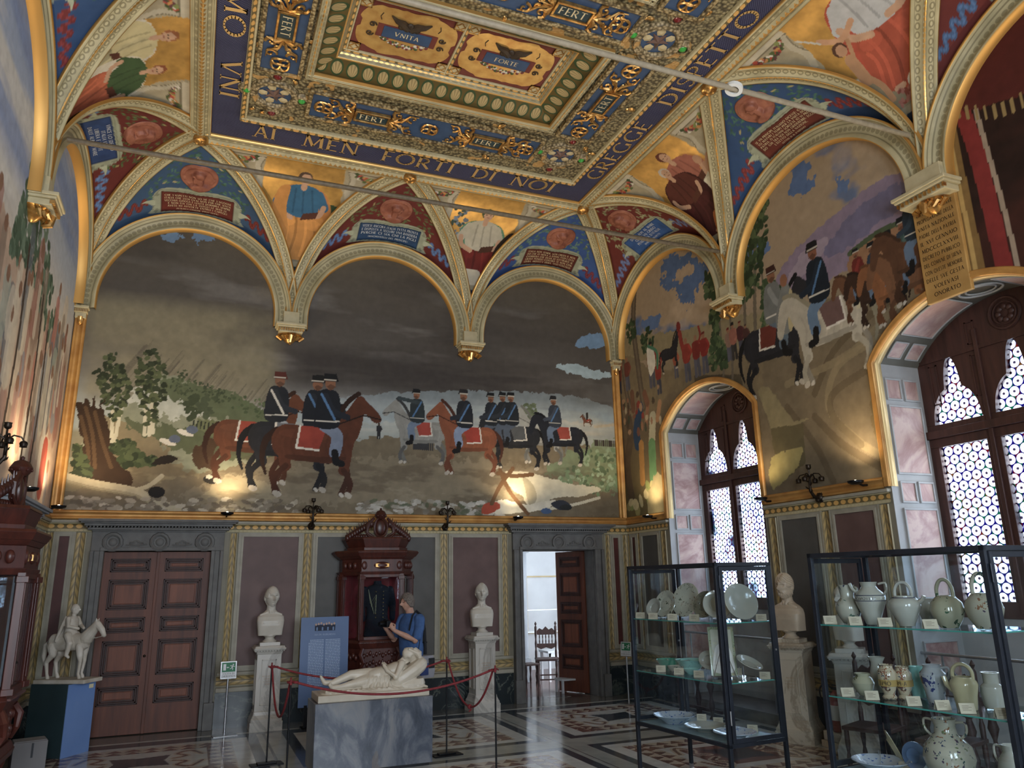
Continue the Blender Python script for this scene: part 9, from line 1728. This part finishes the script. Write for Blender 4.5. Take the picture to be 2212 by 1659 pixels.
cards = [((6.066, -5.062), 1.49, 'below the reflection at the left post', 0), ((6.081, -5.272), 1.49, 'in front of the smallest white plate', 0), ((6.102, -5.576), 1.49, 'between the dotted plate and the sprig plate', 0), ((6.185, -5.807), 1.49, 'in front of the smoky plate', 0), ((6.613, -6.217), 1.49, 'right of the large armorial plate', 0),
 ((6.135, -5.268), 1.0, 'in front of the emerald bowl', 1), ((6.155, -5.542), 1.0, 'in front of the small leaf-rimmed bowl', 1), ((6.187, -5.809), 1.0, 'left of the painted tile', 1), ((6.587, -5.838), 1.0, 'behind the painted tile', 1), ((6.612, -6.193), 1.0, 'in the right corner of the middle shelf, farther case', 1),
 ((6.543, -5.296), 0.535, 'behind the plain white dish', 2), ((6.565, -5.526), 0.535, 'on the bottom tray near the front post', 2), ((6.597, -5.976), 0.535, 'behind the blue-flowered dish', 2),
 ((6.240, -7.420), 1.527, 'at the left post, upper shelf of the nearer case', 3), ((6.262, -7.637), 1.527, 'between the sprigged jug and the lettered jug', 3), ((6.286, -7.874), 1.527, 'between the lettered jug and the looped pot', 3), ((6.320, -8.203), 1.527, 'between the looped pot and the clover pot', 3),
 ((6.248, -7.497), 1.037, 'in front of the small sprigged cup', 4), ((6.268, -7.695), 1.037, 'in front of the green-leaved bowl', 4), ((6.300, -8.006), 1.037, 'in front of the second drug jar', 4), ((6.320, -8.205), 1.037, 'in front of the blue scrolled jar', 4), ((6.336, -8.362), 1.037, 'in front of the cream kettle', 4), ((6.358, -8.578), 1.037, 'under the corner post on the middle shelf', 4), ((6.552, -7.643), 0.553, 'beside the big two-handled jar', 5)]
gn = ('cards on the upper shelf, farther case', 'cards on the middle shelf, farther case', 'cards on the bottom tray, farther case', 'cards on the upper shelf, nearer case', 'cards on the middle shelf, nearer case', 'cards at the bottom of the nearer case')
for i, (xy, z, lab, g) in enumerate(cards):
    o = cd if i == 0 else copy_tree(cd); o.location = (xy[0], xy[1], z); o.rotation_euler = (0, 0, (-0.75 if g < 3 else -0.55) + 0.05 * (i % 3)); tag(o, 'small folded buff card ' + lab, 'label card', gn[g])
plate_up((6.573, -7.516), S3, 0.12, MJ['cream'], 'buff plate leaning at the back of the nearer case bottom', 0.9, 25, GLZ['low']); plate_up((6.620, -7.649), S3, 0.09, majolica('slate_blue_glaze', '5c7ba4', ['5c7ba4'], 10, 0.0), 'round slate-blue plate standing behind the two-handled jar', -0.3, 12, GLZ['low'])
# ------------------------------------------------------------------ by the window wall
RED = Mat('fire_red', 0.3, 0, 0.5, 'a01414', 0.3).m; BLK = Mat('black_rubber', 0.5, 0, 0.5, '101012').m
t = empty('stone_block', (8.74, -4.80, 0), -0.1); tag(t, 'pale marble step block under the fire extinguisher', 'stone block'); MB().box(-0.14, 0.14, -0.17, 0.17, 0.0, 0.07).build('lower_slab', AGEDP, t, bevel=0.006); MB().box(-0.12, 0.12, -0.15, 0.15, 0.07, 0.17).build('upper_slab', PEDM, t, bevel=0.012)
t = empty('fire_extinguisher', (8.72, -4.80, 0.17)); tag(t, 'red fire extinguisher with black hose beside the nearer case', 'fire extinguisher')
MB().lathe([(0.055, 0), (0.062, 0.01), (0.062, 0.36), (0.05, 0.40), (0.025, 0.42), (0.02, 0.44)], 24).build('cylinder', RED, t, True); MB().lathe([(0.0628, 0.12), (0.0628, 0.28)], 24, cap=False).build('instruction_label', WHITEP, t, True); MB().box(-0.018, 0.018, -0.05, 0.04, 0.44, 0.47).box(-0.01, 0.01, -0.09, 0.03, 0.48, 0.495).build('valve_handle', BLK, t, bevel=0.003)
MB().tube(smooth_pts([(0, 0.03, 0.45), (-0.05, 0.09, 0.50), (-0.09, 0.13, 0.44), (-0.09, 0.12, 0.34), (-0.05, 0.075, 0.28)], 6).tolist(), 0.009, 8).build('hose', BLK, t, True)
for i, (y0, y1) in enumerate(WINS[:2]):
    m = MB(); m.tube([(9.08, y1, 1.06), (9.08, y0, 1.06)], 0.016, 10); m.tube([(9.08, y1 - 0.25, 1.06), (9.08, y1 - 0.25, 0.14)], 0.012, 8); m.tube([(9.08, y0 + 0.25, 1.06), (9.08, y0 + 0.25, 0.14)], 0.012, 8); tag(m.build('guard_rail', STEEL, None, True), ('steel guard rail across the farther window recess', 'steel guard rail across the nearer window recess')[i], 'rail', 'guard rails of the window recesses')
def console(loc, rz, label, w=0.9):
    t = empty('console_table', loc, rz); tag(t, label, 'table'); MB().box(-w / 2, w / 2, -0.22, 0.22, 0.72, 0.76).build('table_top', DARKWOOD, t, bevel=0.006); MB().box(-w / 2 + 0.04, w / 2 - 0.04, -0.19, 0.19, 0.64, 0.72).build('apron', DARKWOOD, t, bevel=0.004)
    for sx in (-1, 1):
        for sy in (-1, 1): MB().lathe([(0.04, 0), (0.045, 0.05), (0.02, 0.10), (0.045, 0.22), (0.02, 0.32), (0.018, 0.36), (0.05, 0.46), (0.025, 0.56), (0.04, 0.64)], 14, (sx * (w / 2 - 0.09), sy * 0.15, 0)).build('turned_leg', DARKWOOD, t, True)
    MB().box(-w / 2 + 0.09, w / 2 - 0.09, -0.02, 0.02, 0.10, 0.14).build('stretcher', DARKWOOD, t); return t
console((8.74, -6.20, 0), pi / 2, 'dark turned-leg table seen through the nearer case'); console((8.55, -2.55, 0), pi / 2, 'dark table seen through the farther case below the window')
def old_chair(loc, rz, label, grp):
    t = empty('carved_chair', loc, rz); tag(t, label, 'chair', grp); MB().box(-0.22, 0.22, -0.21, 0.21, 0.44, 0.475).build('seat', DARKWOOD, t, bevel=0.006)
    tl = [(0.02, 0), (0.024, 0.03), (0.014, 0.07), (0.024, 0.14), (0.022, 0.20), (0.013, 0.24), (0.024, 0.32), (0.022, 0.44)]
    for (x, y) in ((-0.19, -0.18), (0.19, -0.18), (-0.19, 0.18), (0.19, 0.18)): MB().lathe(tl, 12, (x, y, 0)).build('leg', DARKWOOD, t, True)
    m = MB(); m.tube([(-0.19, -0.18, 0.12), (0.19, -0.18, 0.12)], 0.012, 8); m.tube([(-0.19, 0.18, 0.16), (0.19, 0.18, 0.16)], 0.012, 8); m.tube([(-0.19, -0.18, 0.18), (-0.19, 0.18, 0.18)], 0.012, 8); m.tube([(0.19, -0.18, 0.18), (0.19, 0.18, 0.18)], 0.012, 8); m.build('stretchers', DARKWOOD, t, True)
    [MB().lathe([(0.022, 0.475), (0.024, 0.58), (0.014, 0.62), (0.024, 0.72), (0.014, 0.80), (0.024, 0.90), (0.024, 1.02), (0.010, 1.05), (0.024, 1.08), (0.004, 1.12)], 12, (sx * 0.19, 0.19, 0)).build('back_post', DARKWOOD, t, True) for sx in (-1, 1)]
    b = MB(); b.prism([(-0.18, 0.94), (-0.12, 1.0), (-0.06, 0.97), (0, 1.03), (0.06, 0.97), (0.12, 1.0), (0.18, 0.94), (0.16, 0.88), (-0.16, 0.88)], 0.175, 0.205); b.prism([(-0.18, 0.66), (-0.10, 0.62), (0, 0.65), (0.10, 0.62), (0.18, 0.66), (0.17, 0.72), (-0.17, 0.72)], 0.175, 0.205); b.build('carved_back_rails', DARKWOOD, t, bevel=0.004)
    b = MB(); [b.lathe([(0.008, 0.71), (0.013, 0.76), (0.007, 0.80), (0.013, 0.84), (0.008, 0.89)], 8, (-0.12 + 0.06 * k, 0.19, 0)) for k in range(5)]; b.build('spindles', DARKWOOD, t, True); return t
old_chair((8.00, -6.0, 0), -1.2, 'dark carved chair seen through the jug case, farther one', 'carved chairs by the nearer window'); old_chair((8.10, -6.75, 0), -1.3, 'dark carved chair seen through the jug case, nearer one', 'carved chairs by the nearer window')

# ------------------------------------------------------------------ next room seen through the open doorway
PALE = mottled('pale_wall_paint', 'b9bcc0', 'c6c9cc', 2, 0.7, 0.05); TERR = mottled('terracotta_floor', '6d4a40', '80584c', 8, 0.2, 0.05); BUFF = mottled('buff_paint', 'b39a66', 'c0a874', 4, 0.6, 0.05)
def nb(name, x0, x1, y0, y1, z0, z1, mat):
    o = MB().box(x0, x1, y0, y1, z0, z1).build(name, mat); o['kind'] = 'structure'
    return o if name.startswith(('wall', 'floor', 'ceiling')) else trim(o)
nr = empty('trim_door_case', (8.0, 2.5, 0)); nr['kind'] = 'structure'
nb('floor_next', 5.5, 10.2, 0.5, 4.2, -0.05, 0.0, TERR); nb('wall_end', 5.5, 8.22, 3.2, 3.4, 0, 4.2, PALE); nb('wall_side', 5.4, 5.5, 0.5, 3.4, 0, 4.2, PALE); nb('ceiling_next', 5.4, 10.3, 0.5, 4.3, 4.2, 4.3, PALE); nb('wall_recess', 8.2, 10.2, 4.1, 4.3, 0, 4.2, PALE); nb('wall_window_side', 10.2, 10.3, 0.5, 4.3, 0, 4.2, PALE)
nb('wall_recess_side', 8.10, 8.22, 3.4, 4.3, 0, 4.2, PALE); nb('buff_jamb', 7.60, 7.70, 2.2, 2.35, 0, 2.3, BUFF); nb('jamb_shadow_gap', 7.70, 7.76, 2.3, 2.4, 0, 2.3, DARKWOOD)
m = MB(); 
for (x0, x1, y) in ((7.76, 7.90, 2.30), (7.90, 7.96, 2.25), (7.96, 8.02, 2.32)): m.box(x0 - 8, x1 - 8, y - 2.5, y - 2.5 + 0.25, 0.42, 2.42)
m.box(-0.26, 0.04, -0.27, 0.1, 0, 0.42); m.box(-0.42, 0.06, -0.22, 0.1, 2.42, 2.62); m.build('stone_door_case', mottled('pale_serena', '8b9096', '9a9fa6', 5, 0.5, 0.1), nr, bevel=0.006)
for k in range(3): MB().sphere((-0.34 + 0.13 * k, -0.24, 2.50), 0.07, 12, 8, sy=0.4, sz=0.9).build('carved_boss', mottled('pale_carving', 'a9adb2', 'b9bdc2', 5, 0.5), nr, True)
nb('painted_panel', 8.06, 8.18, 3.17, 3.20, 0.9, 1.7, PURP); nb('painted_panel', 8.04, 8.16, 3.17, 3.20, 2.0, 3.2, PINKM); nb('buff_strip', 8.20, 8.30, 3.16, 3.30, 0.0, 3.6, BUFF)
for (a, b, c, d) in ((8.75, 9.9, 1.95, 1.98), (8.75, 9.9, 0.75, 0.78), (8.75, 8.78, 0.75, 1.98)): nb('wall_moulding', a, b, 4.07, 4.10, c, d, BUFF)
nb('brass_plate', 8.46, 8.52, 4.07, 4.10, 1.80, 2.05, BRASS)
WHM = Mat('white_lacquer', 0.35, 0, 0.5, 'c9cdd0').m
m = MB()
for z in (1.30, 0.88): m.tube([(-0.55, 0, z), (1.4, 0, z)], 0.016, 8)
for x in (-0.38, 0.9): m.tube([(x, 0, 0.0), (x, 0, 1.30)], 0.014, 8)
o = m.build('white_railing', WHM, None, True); o.location = (8.45, 2.60, 0); tag(o, 'thin white two-bar railing in the bright next room', 'railing')
t = empty('white_table', (8.85, 2.25, 0)); tag(t, 'low white table behind the chair in the next room', 'table'); MB().box(-0.55, 0.55, -0.22, 0.22, 0.52, 0.56).build('table_top', WHM, t, bevel=0.004); MB().box(-0.53, 0.53, -0.20, -0.18, 0.40, 0.52).build('apron', WHM, t)
for sx in (-1, 1):
    for sy in (-1, 1): MB().box(sx * 0.5 - 0.02, sx * 0.5 + 0.02, sy * 0.18 - 0.02, sy * 0.18 + 0.02, 0, 0.52).build('leg', WHM, t)
t = empty('step_stool', (8.16, 0.74, 0), 0.0); tag(t, 'white two-step stool beside the open door leaf', 'step stool'); MB().box(-0.30, 0.22, -0.20, 0.10, 0.20, 0.23).build('lower_tread', WHM, t, bevel=0.004); MB().box(-0.10, 0.30, 0.12, 0.40, 0.46, 0.49).build('upper_tread', WHM, t, bevel=0.004)
for (x, y, h) in ((-0.27, -0.17, 0.2), (0.19, -0.17, 0.2), (-0.27, 0.08, 0.2), (0.19, 0.08, 0.2), (-0.07, 0.15, 0.46), (0.27, 0.15, 0.46), (-0.07, 0.37, 0.46), (0.27, 0.37, 0.46)): MB().box(x - 0.018, x + 0.018, y - 0.018, y + 0.018, 0, h).build('leg', WHM, t)
old_chair((8.12, 1.66, 0), -0.3, 'dark carved side chair standing in the next room', None)
t = empty('wooden_stool', (7.62, 1.42, 0), 0.2); tag(t, 'low dark turned-leg stool left of the carved chair in the next room', 'stool'); MB().box(-0.16, 0.16, -0.15, 0.15, 0.40, 0.43).build('seat', DARKWOOD, t, bevel=0.004)
for (x, y) in ((-0.13, -0.12), (0.13, -0.12), (-0.13, 0.12), (0.13, 0.12)): MB().lathe([(0.018, 0), (0.012, 0.06), (0.022, 0.14), (0.012, 0.22), (0.022, 0.32), (0.016, 0.40)], 10, (x, y, 0)).build('leg', DARKWOOD, t, True)
# gilt frame hung low on the left wall, door surround on the left wall
t = empty('gilt_frame', (0.03, -0.70, 1.60)); tag(t, 'narrow gilt picture frame hanging on the left wall near the corner', 'picture frame')
m = MB(); m.box(0, 0.03, -0.18, -0.15, 0, 0.49).box(0, 0.03, 0.15, 0.18, 0, 0.49).box(0, 0.03, -0.15, 0.15, 0, 0.03).box(0, 0.03, -0.15, 0.15, 0.46, 0.49).build('gilt_moulding', GOLD, t, bevel=0.004); MB().box(-0.03, 0.01, -0.15, 0.15, 0.03, 0.46).build('picture', GREYP, t)
MFs = MF; MF = wall_frame((0, -RL, 0), (0, 1, 0), (1, 0, 0)); DSs = DOORSTONE; DOORSTONE = mottled('window_lit_serena', '8b8f96', '9ca0a6', 8, 0.55, 0.1)  # left door's stone made paler, window light put into its colour
d3 = door_case(3, RL - 3.25, RL - 1.78); MB().box(RL - 3.25, RL - 1.78, -0.02, 0.02, 0, 2.38, MF).build('door_leaf', WALNUT, d3); MF = MFs; DOORSTONE = DSs
